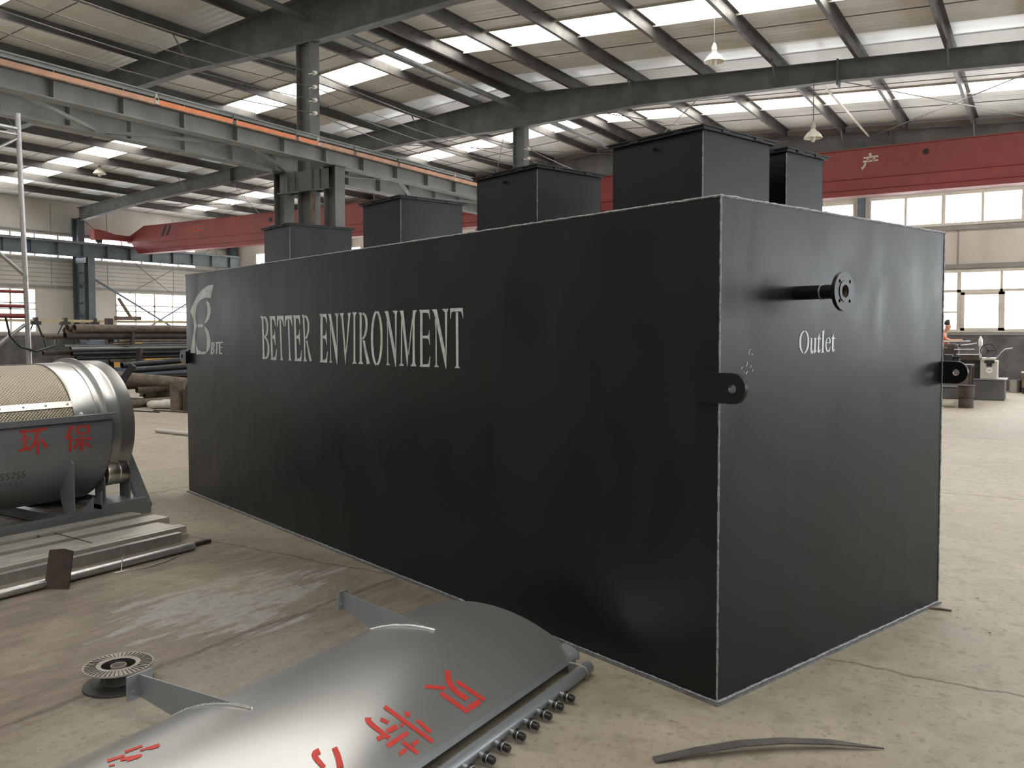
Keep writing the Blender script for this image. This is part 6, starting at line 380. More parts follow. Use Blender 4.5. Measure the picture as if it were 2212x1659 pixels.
# wall rails, sheet joints and grooves
m = MB()
for z, h in ((1.63, .07), (3.53, .10), (4.58, .09), (5.68, .07)):
    m.box((XL, YF, z-h/2), (XL+.05, YB_, z+h/2))
structure('trim_1', m, M_TRIM)
m = MB()
for k in range(5):
    z = 3.72+.17*k; m.box((XL, YF, z), (XL+.012, YB_, z+.018))
for y in [f+q for f in FR[:-1] for q in (1.4, 4.6, 7.0)]: m.box((XL, y, 3.6), (XL+.012, y+.02, 6.8))
structure('trim_2', m, M_TRIM)
m = MB()
for z, h in ((1.62, .06), (3.60, .13), (4.72, .11), (5.88, .07)):
    m.box((XL, YB_-.06, z-h/2), (XE, YB_, z+h/2))
for k in range(20): m.box((XL+1.25+2.15*k, YB_-.012, 3.66), (XL+1.29+2.15*k, YB_, 4.68))
structure('trim_3', m, M_TRIM)
m = MB()
for z, h in ((1.63, .07), (3.53, .10), (4.58, .09), (5.68, .07)):
    m.box((XE-.05, YF, z-h/2), (XE, YB_, z+h/2))
structure('trim_4', m, M_TRIM)

wn = [0]
def window(axis, c, inward, u0, u1, z0, z1, step, rails, off=.0):
    """frame and mullions as one mesh, the panes a child mesh"""
    wn[0] += 1
    f = MB(); g = MB(); t = .055 if axis == 'x' else .085
    def bx(mb, a, b, p, q, d0, d1):
        lo, hi = sorted((c+inward*d0, c+inward*d1))
        if axis == 'x': mb.box((lo, a, p), (hi, b, q))
        else: mb.box((a, lo, p), (b, hi, q))
    bx(f, u0, u1, z0, z0+t, -.09, .03); bx(f, u0, u1, z1-t, z1, -.09, .03)
    n = max(1, round((u1-u0)/step)); sp = (u1-u0)/n
    for i in range(n+1):
        u = u0+sp*i; wd = t if i % 2 == 0 else t*.6
        bx(f, max(u0, u-wd/2-.01), min(u1, u+wd/2+.01), z0, z1, -.08, .02)
    for z in rails: bx(f, u0, u1, z-t*.45, z+t*.45, -.08, .02)
    bx(g, u0, u1, z0, z1, -.06, -.05)
    o = structure('window_%d' % wn[0], f, M_FRAME)
    build('pane', g, M_WINR if (axis == 'x' and inward < 0) else M_WIN, o)
for h in left_holes: window('x', XL, 1, *h, .92 if h[2] > 4 else .92, [] if h[2] > 4 else [2.62, 2.86])
for h in right_holes: window('x', XE, -1, *h, .95, [] if h[2] > 4 else [2.72])
for h in back_holes: window('y', YB_, -1, *h, 1.0 if h[2] > 4 else 1.08, [] if h[2] > 4 else [2.88])
sash = MB()
for a, b, c, d in ((-2.08, -1.98, 1.72, 2.84), (-1.12, -.96, 1.72, 2.84), (-2.08, -.96, 1.72, 1.80), (-2.08, -.96, 2.76, 2.84), (-4.2, -2.08, 2.24, 2.29)): sash.box((a, YB_-.035, c), (b, YB_-.005, d))
structure('window_20', sash, M_FRAME)
for h in front_holes: window('y', YF, 1, *h, 1.0, [])

# roof: two slopes of sheet, with strips left open for the roof lights
bands = [(f+3.72, f+4.85) for f in FR[:-1]]
dims = [(FR[3]+7.05, FR[3]+7.95)]
for nme, xa, xb in (('ceiling', XL-.2, XR), ('ceiling', XR, XE+.2)):
    m = MB(); ys = sorted([YF-.2, YB_+.2]+[v for b in bands+dims for v in b])
    for a, b in zip(ys, ys[1:]):
        if any(q[0] <= a and b <= q[1] for q in bands+dims): continue
        za, zb = zsheet(xa), zsheet(xb)
        m.add([(xa,a,za),(xb,a,zb),(xb,b,zb),(xa,b,za),(xa,a,za+.08),(xb,a,zb+.08),(xb,b,zb+.08),(xa,b,za+.08)], [(0,3,2,1),(4,5,6,7),(0,1,5,4),(1,2,6,5),(2,3,7,6),(3,0,4,7)])
    o = structure(nme, m, M_ROOF)
BAYN = ['behind the camera', 'just behind the camera', 'overhead', 'before the nearest ridge column', 'between the two ridge columns', 'nearest the far gable wall']
for i, (a, b) in enumerate(bands):
    for sn, xa, xb in (('left', XL+1.0, XR-.30), ('right', XR+.30, XE-.6)):
        m = MB(); za, zb = zsheet(xa)+.02, zsheet(xb)+.02
        m.add([(xa,a,za),(xb,a,zb),(xb,b,zb),(xa,b,za),(xa,a,za+.03),(xb,a,zb+.03),(xb,b,zb+.03),(xa,b,za+.03)], [(0,3,2,1),(4,5,6,7),(0,1,5,4),(1,2,6,5),(2,3,7,6),(3,0,4,7)])
        t = thing('skylight_strip', 'bright skylight strip on the %s roof slope, %s' % (sn, BAYN[i+1]), 'skylight', ((xa+xb)/2, (a+b)/2, (za+zb)/2), 'bright roof light strips')
        build('light_sheet', m, M_SKY, t)
        m = MB()
        for yy in (a, b): m.bar((xa, yy, za-.03), (xb, yy, zb-.03), .03, .07)
        build('frame', m, M_FRAME, t)
for i, (a, b) in enumerate(dims):
    for sn, xa, xb in (('left', XL+1.0, XR-.30), ('right', XR+.30, XE-.6)):
        m = MB(); za, zb = zsheet(xa)+.02, zsheet(xb)+.02
        m.add([(xa,a,za),(xb,a,zb),(xb,b,zb),(xa,b,za),(xa,a,za+.03),(xb,a,zb+.03),(xb,b,zb+.03),(xa,b,za+.03)], [(0,3,2,1),(4,5,6,7),(0,1,5,4),(1,2,6,5),(2,3,7,6),(3,0,4,7)])
        tag(build('skylight_strip', m, M_DIM), 'dull skylight strip beside a rafter, %s slope, %s' % (sn, BAYN[4]), 'skylight', 'dull roof light strips')
# end caps closing the roof-light strips at eaves and ridge
m = MB()
for (a, b) in bands+dims:
    for xa, xb in ((XL-.2, XL+1.0), (XR-.30, XR), (XR, XR+.30), (XE-.6, XE+.2)):
        za, zb = zsheet(xa), zsheet(xb)
        m.add([(xa,a,za),(xb,a,zb),(xb,b,zb),(xa,b,za),(xa,a,za+.08),(xb,a,zb+.08),(xb,b,zb+.08),(xa,b,za+.08)], [(0,3,2,1),(4,5,6,7),(0,1,5,4),(1,2,6,5),(2,3,7,6),(3,0,4,7)])
structure('ceiling', m, M_ROOF)

# purlins: one long cold-rolled Z section each
ORD = ['first', 'second', 'third', 'fourth', 'fifth', 'sixth', 'seventh', 'eighth', 'ninth', 'tenth', 'eleventh', 'twelfth', 'thirteenth', 'fourteenth']
def purlin(x, sn, k):
    z = ztop(x)+.005; h = .245; w_ = .08; t = .006; sg = 1 if sn == 'left' else -1
    pr = [(0,0),(w_*sg,0),(w_*sg,t),(t*sg,t),(t*sg,h),(-w_*sg,h),(-w_*sg,h-t),(0,h-t)]
    m = MB().prism(pr, (x, YF+.05, z), (1,0,0), (0,0,1), (0, YB_-YF-.1, 0))
    o = build('roof_purlin', m, M_PURLIN)
    tag(o, 'dark steel roof purlin, %s down from the ridge on the %s slope' % (ORD[k], sn), 'purlin', 'purlins of the %s roof slope' % sn)
offs = [.25]+[1.62+1.775*k for k in range(11)]
PX = []
for k, d in enumerate(offs):
    purlin(XR-d, 'left', k); PX.append(XR-d)
    purlin(XR+d, 'right', k); PX.append(XR+d)

# sag rods between the purlins
for fi, f in enumerate(FR[2:-1]):
    for q, pos in ((2.9, 'near'), (5.6, 'far')):
        for sn, xa, xb in (('left', XL+.5, XR), ('right', XR, XE-.5)):
            m = MB().tube((xa, f+q, ztop(xa)+.15), (xb, f+q, ztop(xb)+.15), .011, 6)
            tag(build('sag_rod', m, M_WIRE), 'thin %s rod tying %s slope purlins %s' % (pos+'-side', sn, BAYN[fi+3]), 'rod', 'sag rods between the purlins')

# rafters: tapered welded I sections, one thing per slope and frame
def rafter(yf, sn, lab):
    if sn == 'left': xs = [XR, XR-.35, XR-3.6, XR-10, -29.2, XL+.35]; bot = [7.30, 7.28, 7.34, 7.02, 6.60, 6.20]
    else: xs = [XR, XR+.35, XR+3.5, -4.0, -.45, XE-.35]; bot = [7.30, 7.30, 7.40, 7.27, 7.06, 6.42]
    m = MB(); n = len(xs)
    for i in range(n-1):
        a, b = xs[i], xs[i+1]
        m.prism([(a, bot[i]), (b, bot[i+1]), (b, ztop(b)), (a, ztop(a))], (0, yf-.006, 0), (1,0,0), (0,0,1), (0, .012, 0))
    fl = MB(); fl.bar((xs[0], yf, ztop(xs[0])-.008), (xs[-1], yf, ztop(xs[-1])-.008), .22, .016)
    fb = MB()
    for i in range(n-1): fb.bar((xs[i], yf, bot[i]+.008), (xs[i+1], yf, bot[i+1]+.008), .22, .016)
    t = thing('rafter', lab, 'beam', (XR, yf, 7.3), 'sloping roof rafters')
    build('web', m, M_STEEL, t); build('top_flange', fl, M_STEEL, t); build('bottom_flange', fb, M_STEEL, t)
    s = MB()
    for x in ((-4.0, ) if sn == 'right' else (-24.0,)):
        i = 2 if sn == 'right' else 3
        zb = bot[i]+(bot[i+1]-bot[i])*(x-xs[i])/(xs[i+1]-xs[i])
        s.box((x-.02, yf-.14, zb-.10), (x+.02, yf+.14, ztop(x)+.02))
    build('splice_plate', s, M_STEEL, t)
    for k in range(2, 12, 2):
        x = (XR-offs[k]) if sn == 'left' else (XR+offs[k])
        if not (XL+1 < x < XE-1): continue
        j = max(i for i in range(n-1) if (xs[i]-x)*(xs[i+1]-x) <= 0 or i == 0)
        zb = bot[j]+(bot[j+1]-bot[j])*(x-xs[j])/(xs[j+1]-xs[j])
        for sg in (-1, 1):
            if (yf > 27 and sg > 0) or (yf < -11 and sg < 0): continue
            build('fly_brace', MB().bar((x, yf+sg*.03, zb+.03), (x, yf+sg*.55, ztop(x)+.06), .04, .006), M_STEEL, t)
RN = {4.2: 'above the camera', 12.2: 'meeting the nearest ridge column', 20.2: 'meeting the second ridge column', 28.2: 'against the far gable wall', -3.8: 'just behind the camera', -11.8: 'against the wall behind the camera'}
for f in FR:
    yy = f if abs(f) < 28 and f > -11 else (f-.25 if f > 0 else f+.25)
    rafter(yy, 'left', 'tapered grey rafter of the left roof slope %s' % RN[f])
    rafter(yy, 'right', 'tapered grey rafter of the right roof slope %s' % RN[f])

# ridge tube struts between frames
for a, b, lab in ((-3.7, 4.1, 'behind the camera'), (4.3, 12.1, 'before the nearest ridge column'), (12.3, 20.1, 'between the two ridge columns'), (20.3, 27.9, 'running to the far gable')):
    tag(build('tie_tube', MB().tube((XR, a, 7.80), (XR, b, 7.80), .07, 14), M_STEEL), 'round grey steel tube under the ridge %s' % lab, 'tube', 'round struts under the roof')
for x, lab in ((-4.62, 'right'), (-22.9, 'left')):
    tag(build('tie_tube', MB().tube((x, 20.35, ztop(x)-.14), (x, 27.85, ztop(x)-.14), .03, 12), M_FRAME if x > -10 else M_STEEL), 'slim steel tube under the %s slope in the farthest bay' % lab, 'tube', 'round struts under the roof')

# crossed bracing rods under the roof of the far bay
for xa, xb, sn in ((-30.5, -24.5, 'left slope near the eaves'), (-24.0, -18.5, 'middle of the left slope'), (-18.0, -12.8, 'left slope near the ridge'), (-11.8, -7.0, 'right slope near the ridge'), (-4.6, 0.6, 'middle of the right slope'), (1.0, 6.5, 'right slope near the eaves')):
    for p, q, dn in ((xa, xb, 'leaning right'), (xb, xa, 'leaning left')):
        m = MB().tube((p, 20.4, ztop(p)-.22), (q, 27.7, ztop(q)-.22), .013, 6)
        tag(build('brace_rod', m, M_WIRE), 'thin bracing rod %s under the %s of the far bay' % (dn, sn), 'rod', 'crossed rods under the far bay roof')

# columns
def hsec(mb, x, y, b, h, z0, z1, t=.014):      # flanges face +-x, depth h along x
    mb.box((x-h/2, y-b/2, z0), (x-h/2+t, y+b/2, z1)); mb.box((x+h/2-t, y-b/2, z0), (x+h/2, y+b/2, z1)); mb.box((x-h/2+t, y-.005, z0), (x+h/2-t, y+.005, z1))
def ridge_column(yf, lab):
    t = thing('ridge_column', lab, 'column', (XR, yf, 0), 'ridge columns with crane legs')
    m = MB(); hsec(m, XR, yf, .26, .36, .022, 7.29); build('post', m, M_STEEL, t)
    for x in (-12.98, -11.62):
        m = MB(); hsec(m, x, yf, .26, .30, .022, 4.86); m.box((x-.19, yf-.16, 4.86), (x+.19, yf+.16, 4.874)); build('crane_leg', m, M_STEEL, t)
    m = MB()
    for sy in (-1, 1):
        m.box((-12.96, yf+sy*.115, 4.46), (-11.64, yf+sy*.127, 4.84)); m.box((-13.0, yf+sy*.07, 4.44), (-11.6, yf+sy*.17, 4.46))
    for x in (-12.72, -12.52, -12.06, -11.86): m.box((x-.006, yf-.16, 4.46), (x+.006, yf+.16, 4.84))
    build('crosshead', m, M_STEEL, t)
    m = MB()
    for x in (-12.98, XR, -11.62): m.box((x-.28, yf-.24, 0), (x+.28, yf+.24, .022))
    build('base_plate', m, M_STEEL, t)
    if yf in (12.2, 20.2):
        for z in (6.67, 6.40, 6.15, 5.90):
            mm = MB().tube((-12.11, yf-.14, z), (-11.98, yf-.14, z), .012, 8); mm.lathe([(.0, -.045), (.03, -.045), (.042, -.02), (.025, 0), (.042, .02), (.03, .045), (0, .045)], (-11.97, yf-.14, z), 12, 'x')
            build('insulator', mm, M_CERAM, t)
    return t
CN = {4.2: 'ridge column out of sight left of the camera', 12.2: 'tall grey ridge column, nearest one, with two crane legs under the beams', 20.2: 'tall grey ridge column, second and farther, behind the manhole boxes', 28.2: 'ridge column standing against the far gable wall', -3.8: 'ridge column behind the camera'}
for f in FR[1:]: ridge_column(f if f < 28 else 27.95, CN[f])
tag(build('drain_pipe', MB().path([(-12.02, 12.05, 0.02), (-12.02, 12.05, 4.38)], .035, 12), M_RUST), 'rusty brown down pipe beside the nearest ridge column', 'pipe')

def wall_column(yf, sn, lab):
    sg = 1 if sn == 'left' else -1; x0 = XL+.26 if sn == 'left' else XE-.26
    t = thing('wall_column', lab, 'column', (x0, yf, 0), 'columns along the side walls')
    m = MB(); hsec(m, x0, yf, .28, .40, .02, ztop(x0)-.4); build('post', m, M_STEEL_B, t)
    x1 = x0+sg*.72
    m = MB(); hsec(m, x1, yf, .28, .30, .02, 4.70); build('crane_leg', m, M_STEEL_B, t)
    m = MB()
    for k in range(7): m.bar((x0+sg*.2, yf, .5+.6*k), (x1-sg*.13, yf, .5+.6*k+(.3 if k % 2 else -.3)+.3), .05, .05, (0,1,0))
    m.box((min(x0, x1), yf-.14, 4.5), (max(x0, x1)+.0, yf+.14, 4.70)); build('lacing', m, M_STEEL_B, t)
for f in FR:
    fy = f if f < 28 and f > -11 else (27.9 if f > 0 else -11.5)
    for sn in ('left', 'right'):
        wall_column(fy, sn, 'blue-grey steel column on the %s side wall %s' % (sn, {28.2: 'in the far corner', 20.2: 'between the daylit windows, one bay before the far corner' if sn == 'left' else 'one bay before the far corner', 12.2: 'two bays before the far corner', 4.2: 'level with the camera', -3.8: 'just behind the camera', -11.8: 'in the corner behind the camera'}[f]))
for x, lab in ((-26.0, 'in the left bay'), (-19.0, 'left bay beside the ridge'), (-4.83, 'just left of the long upper window'), (2.8, 'right of the lathe')):
    m = MB(); m.ibeam((x, YB_-.16, 0), (x, YB_-.16, ztop(x)-.3), .20, .20, up=(0,1,0))
    tag(build('gable_column', m, M_STEEL_B), 'slim steel column on the far gable wall %s' % lab, 'column', 'gable wall columns')

# wires on the insulators
for i, z in enumerate((6.67, 6.40, 6.15, 5.90)):
    pts = []
    for y0 in (4.06, 12.06, 20.06):
        y1 = y0+8 if y0 < 19 else 27.8
        for j in range(9 if y0 > 19 else 8):
            s_ = j/8; pts.append((-11.97+.0*s_, y0+(y1-y0)*s_, z-.16*4*s_*(1-s_)*(1+.3*(i % 2))))
    tag(build('power_wire', MB().path(pts, .009, 6), M_WIRE), 'bare overhead wire along the ridge columns, %s of four from the top' % ORD[i], 'wire', 'four overhead wires')

# crane runway beams
def runway(x, zt, zb, lab, mat, stiff, y0=-11.4, y1=27.75, grp='crane runway beams'):
    t = thing('runway_beam', lab, 'beam', (x, (y0+y1)/2, zb), grp)
    h = zt-zb
    m = MB(); m.ibeam((x, y0, (zt+zb)/2), (x, y1, (zt+zb)/2), h, .24, .016, .01); build('beam', m, mat, t)
    m = MB(); y = y0+.4
    while y < y1:
        m.box((x-.115, y-.006, zb+.016), (x+.115, y+.006, zt-.016)); y += stiff
    build('stiffeners', m, mat, t)
    r = MB(); r.prism([(-.045,0),(.045,0),(.045,.012),(.012,.02),(.012,.065),(.03,.072),(.03,.095),(-.03,.095),(-.03,.072),(-.012,.065),(-.012,.02),(-.045,.012)], (x, y0, zt), (1,0,0), (0,0,1), (0, y1-y0, 0))
    build('rail', r, M_BEAM, t)
    return t
rw = runway(-11.62, 5.28, 4.875, 'grey crane runway beam with an orange conductor rail, crossing the upper left', M_BEAM, 1.04)
runway(-12.98, 5.28, 4.875, 'grey crane runway beam behind the one with the orange rail', M_BEAM, 1.04)
runway(-32.57, 5.22, 4.71, 'blue-grey crane runway beam along the left side wall', M_STEEL_B, 1.03)
runway(XE-.98, 5.28, 4.71, 'crane runway beam along the right side wall', M_STEEL_B, 1.03)
# conductor rail in sheathed lengths on brackets
t = thing('conductor_rail', 'orange sheathed conductor rail on brackets along the grey runway beam', 'conductor rail', (-11.45, 12, 5.1))
xs_ = -11.455
lens_ = [(-8.0, 5.2, 1), (5.2, 8.2, 1), (8.24, 9.66, 0), (9.70, 11.06, 0), (11.10, 11.60, 0), (11.64, 13.9, 1), (13.94, 15.9, 1), (15.94, 27.5, 1)]
for a, b, fd in lens_:
    build('sheath', MB().box((xs_-.02, a, 5.14), (xs_+.02, b, 5.215)), M_COPPERD if fd else M_COPPER, t)
for y in (5.22, 8.22, 9.68, 11.08, 11.62, 12.6, 13.92, 15.92, 17.5):
    mm = MB().box((xs_-.10, y-.02, 5.20), (xs_+.03, y+.02, 5.23)); mm.box((xs_-.03, y-.03, 5.125), (xs_+.03, y+.03, 5.235)); mm.box((xs_-.015, y-.015, 5.22), (xs_+.015, y+.015, 5.30))
    build('bracket', mm, M_CREAM if y in (8.22, 11.62, 15.92) else M_STEEL, t)
build('carrier_angle', MB().box((xs_-.04, -8, 5.12), (xs_+.03, 27.5, 5.138)), M_RUST, t)
# horizontal lattice between the two middle beams
t = thing('surge_lattice', 'flat steel lattice joining the two middle runway beams', 'bracing', (-12.3, 12, 4.97))
y = -3.8; k = 0
while y < 27:
    a, b = (-12.87, -11.73) if k % 2 == 0 else (-11.73, -12.87)
    build('diagonal', MB().bar((a, y+.1, 4.92), (b, y+1.9, 4.92), .07, .05), M_BEAM, t); y += 2.0; k += 1

# bracing in the left wall of the far bay
for p, q, r_, lab in (((-33.0, 20.45, 4.0), (-33.0, 26.9, .55), .07, 'heavy blue-grey diagonal wall brace falling right in front of the left side window'), ((-33.05, 20.5, .5), (-33.05, 27.5, 4.3), .055, 'diagonal wall brace rising right in front of the left side window')):
    tag(build('wall_brace', MB().bar(p, q, r_, r_), M_STEEL_B if r_ > .06 else M_STEEL), lab, 'brace')
for p, q, lab in (((-33.3, 20.4, 6.3), (-33.3, 26.3, 2.2), 'falling right from the column top'), ((-33.3, 21.9, 3.1), (-33.3, 27.8, 6.2), 'rising right to the far corner')):
    tag(build('brace_rod', MB().tube(p, q, .014, 6), M_WIRE), 'thin wall bracing rod on the left side wall %s' % lab, 'rod', 'thin rods on the left side wall')

# ---------------------------------------------------------------- red overhead cranes
def crane(x0, x1, lab, sn):
    Y0 = 21.97; w_ = .42; zb, zt = 4.97, 6.09
    t = thing('bridge_crane', lab, 'crane', ((x0+x1)/2, Y0+w_/2, 5.3))
    # box girder with tapered ends
    pr = [(x0, 5.42), (x0, 5.66), (x0+1.12, zt), (x1-1.12, zt), (x1, 5.66), (x1, 5.42), (x1-.28, 5.42), (x1-.74, zb), (x0+.74, zb), (x0+.28, 5.42)]
    build('girder', MB().prism(pr, (0, Y0, 0), (1,0,0), (0,0,1), (0, w_, 0)), M_RED, t)
    m = MB()
    for z, h in ((6.085, .02), (5.38, .012), (5.12, .012), (4.985, .02)):
        m.box((x0+(1.15 if z > 6 else .78), Y0-.035, z-h), (x1-(1.15 if z > 6 else .78), Y0-.001, z))
    build('weld_ledges', m, M_RED, t)
    rl = 5.317 if sn == 'left' else 5.377
    for x, e in ((x0+.12, rl), (x1-.12, 5.377 if sn == 'left' else 5.377)):
        m = MB().prism([(20.35, 5.42), (20.35, 5.86), (20.62, 5.86), (21.3, 5.72), (22.9, 5.72), (23.6, 5.86), (23.9, 5.86), (23.9, 5.42), (23.5, 5.48), (20.8, 5.48)], (x-.14, 0, 0), (0,1,0), (0,0,1), (.28, 0, 0))
        et = build('end_truck', m, M_RED, t)
        for yy in (20.62, 23.62):
            build('wheel', MB().lathe([(0,-.05),(.12,-.05),(.13,-.04),(.13,.04),(.12,.05),(0,.05)], (x, yy, e+.131), 18, 'x'), M_DARK, et)
    return t
c1 = crane(-32.69, -12.86, 'red overhead crane spanning the left bay, end cap with black stripes', 'left')
c2 = crane(-11.74, XE-.86, 'red overhead crane spanning the right bay behind the black tank', 'right')
def plate(name, quads, mat, parent):       # quads: (x,z) list on the girder face
    m = MB()
    for q in quads: m.prism(q, (0, 21.968, 0), (1,0,0), (0,0,1), (0, -.006, 0))
    return build(name, m, mat, parent)
plate('warning_stripes', [[(-30.45, 5.60), (-30.3, 5.60), (-30.05, 6.02), (-30.2, 6.02)], [(-30.15, 5.60), (-30.0, 5.60), (-29.75, 6.02), (-29.9, 6.02)]], M_BLACKTXT, c1)
plate('sign_plate', [[(-28.9, 5.60), (-27.75, 5.60), (-27.75, 5.92), (-28.9, 5.92)]], M_SIGN, c1)
m = MB()
for r_ in range(2):
    for k in range(5): m.prism([(-28.82+.2*k, 5.65+.14*r_), (-28.68+.2*k, 5.65+.14*r_), (-28.68+.2*k, 5.73+.14*r_), (-28.82+.2*k, 5.73+.14*r_)], (0, 21.961, 0), (1,0,0), (0,0,1), (0, -.004, 0))
build('sign_marks', m, M_REDTXT, c1)
plate('lettering', MARKS['crane_text'], M_FRAME, c2)
plate('lifting_hole', [[(-2.40+.07*math.cos(a*PI/8), 5.86+.07*math.sin(a*PI/8)) for a in range(16)]], M_BLACKTXT, c2)
plate('lifting_hole', [[(-24.1+.08*math.cos(a*PI/8), 5.82+.08*math.sin(a*PI/8)) for a in range(16)]], M_BLACKTXT, c1)

# ---------------------------------------------------------------- pendant lamps
def lamp(loc, drop, lab):
    t = thing('pendant_lamp', lab, 'lamp', loc, 'pendant lamps under the roof')
    x, y, z = loc
    build('shade', MB().lathe([(.035,.23),(.05,.20),(.07,.17),(.13,.12),(.185,.05),(.21,0),(.205,0),(.18,.045),(.125,.11),(.06,.16),(.03,.2)], (x, y, z+.06), 28), M_SHADE, t)
    build('bulb', MB().lathe([(0,-.05),(.035,-.04),(.05,0),(.05,.10),(.03,.16)], (x, y, z+.02), 16), M_CERAM, t)
    build('socket', MB().lathe([(0,.41),(.02,.41),(.035,.37),(.055,.33),(.055,.25),(.04,.24)], (x, y, z+.03), 18), M_CREAM, t)
    build('rod', MB().tube((x, y, z+.42), (x, y, z+drop), .010, 8), M_WIRE, t)
    return t
lamp((-5.765, 17.0, 7.09), 7.83+.19-7.09, 'white bell-shaped pendant lamp above the largest manhole box, highest one')
lamp((-4.53, 20.2, 6.02), 7.27-6.02+.02, 'white bell-shaped pendant lamp in front of the red girder on the right')
lamp((-27.5, 17.49, 7.06), 7.16+.1-7.06+.06, 'white bell-shaped pendant lamp among the skylights on the far left')

# ---------------------------------------------------------------- the black treatment tank
TA = -1.25521; TO = Vector((-1.22776, 3.72567, 0)); TL = Vector((math.sin(TA), math.cos(TA), 0)); TW = Vector((math.cos(TA), -math.sin(TA), 0))
LT, WT, HT = 6.802, 2.2515, 2.30
def T(a, b, z): return TO+TL*a+TW*b+Vector((0,0,z))
TM = Matrix((( TL.x, TW.x, 0, TO.x), (TL.y, TW.y, 0, TO.y), (0, 0, 1, 0), (0, 0, 0, 1)))
c = T(LT/2, WT/2, 0)
tank = thing('treatment_tank', 'long black steel treatment tank lettered BETTER ENVIRONMENT, standing on the concrete', 'tank', c)
m = MB().box((0, 0, .012), (LT, WT, HT), TM)
body = build('body', m, M_TANK, tank, .004)
build('base_rim', MB().box((-.018, -.018, 0), (LT+.018, WT+.018, .012), TM), M_RIM, tank)
rg = random.Random(3)
def bead(p, q, r, parent, mat, name='weld_seam'):
    p = Vector(p); q = Vector(q); n = max(4, int((q-p).length/.025)); pts = []; rs = []
    for i in range(n+1):
        s_ = i/n; pts.append(p.lerp(q, s_)+Vector((rg.uniform(-1,1), rg.uniform(-1,1), rg.uniform(-1,1)))*r*.22); rs.append(r*rg.uniform(.7, 1.2))
    return build(name, MB().path(pts, rs, 6), mat, parent)
e = .001
bead(T(-e,-e,HT), T(LT,-e,HT), .006, tank, M_WELD); bead(T(-e,-e,HT), T(-e,WT,HT), .007, tank, M_WELD)
bead(T(-e,-e,.02), T(-e,-e,HT), .0048, tank, M_WELD); bead(T(-e,WT,.02), T(-e,WT,HT), .005, tank, M_WELD)
bead(T(-.006,-.006,.016), T(LT,-.006,.016), .006, tank, M_WELD); bead(T(-.006,-.006,.016), T(-.006,WT,.016), .007, tank, M_WELD)
# manhole shafts
def shaft(a0, a1, b0, b1, zt, hb=1, nub=False):
    o = .03; s_ = MB(); t_ = .006
    s_.box((a0, b0, HT-.002), (a1, b0+t_, zt-.02), TM); s_.box((a0, b1-t_, HT-.002), (a1, b1, zt-.02), TM); s_.box((a0, b0, HT-.002), (a0+t_, b1, zt-.02), TM); s_.box((a1-t_, b0, HT-.002), (a1, b1, zt-.02), TM)
    sh = build('manhole_shaft', s_, M_TANK, tank)
    rim = MB().box((a0-.022, b0-.022, zt-.024), (a1+.022, b1+.022, zt-.018), TM)
    build('rim', rim, M_TANK, sh)
    build('lid', MB().box((a0-o, b0-o, zt-.008), (a1+o, b1+o, zt), TM), M_TANK, sh)
    m = MB().box((a0-.020, b0-.020, zt-.018), (a1+.020, b1+.020, zt-.008), TM)
    for q in (.22, .71):
        ca, cb = a0+(a1-a0)*q, b0+(b1-b0)*(q+.05)
        m.box((ca-.03, b0-.027, zt-.020), (ca+.035, b0-.015, zt-.007), TM); m.box((a0-.027, cb-.03, zt-.020), (a0-.015, cb+.035, zt-.007), TM)
    build('gasket', m, M_DARK, sh)
    if hb:
        ca = a0+(a1-a0)*.3; cb = b0+(b1-b0)*(.72 if hb == 1 else .2)
        pts = [T(ca-.02, cb-.07, zt), T(ca+.0, cb-.065, zt+.045), T(ca+.0, cb+.065, zt+.045), T(ca-.02, cb+.07, zt)]
        if hb == 2: ca = a1-.08; pts = [T(ca-.06, b0+.05, zt), T(ca-.06, b0+.04, zt+.03), T(ca+.06, b0+.04, zt+.03), T(ca+.06, b0+.05, zt)]
        build('handle', MB().path(pts, .006, 8), M_RIM, sh)
    if nub:
        build('hook', MB().tube(T((a0+a1)/2, b0, zt-.075), T((a0+a1)/2, b0-.03, zt-.075), .009, 8).tube(T((a0+a1)/2+.008, b0-.03, zt-.09), T((a0+a1)/2+.008, b0-.03, zt-.06), .006, 6), M_DARK, sh)
    bead(T(a0, b0, HT), T(a0, b0, zt-.03), .003, sh, M_WELD, 'corner_weld')
shaft(.55, 1.205, .585, 1.21, 2.80, 1, True)
shaft(.58, 1.02, 1.43, 1.845, 2.80, 1)
shaft(1.91, 2.56, .61, 1.205, 2.80, 0, True)
shaft(3.565, 4.16, .607, 1.225, 2.80, 0)
shaft(5.74, 6.35, .68, 1.385, 2.80, 2)
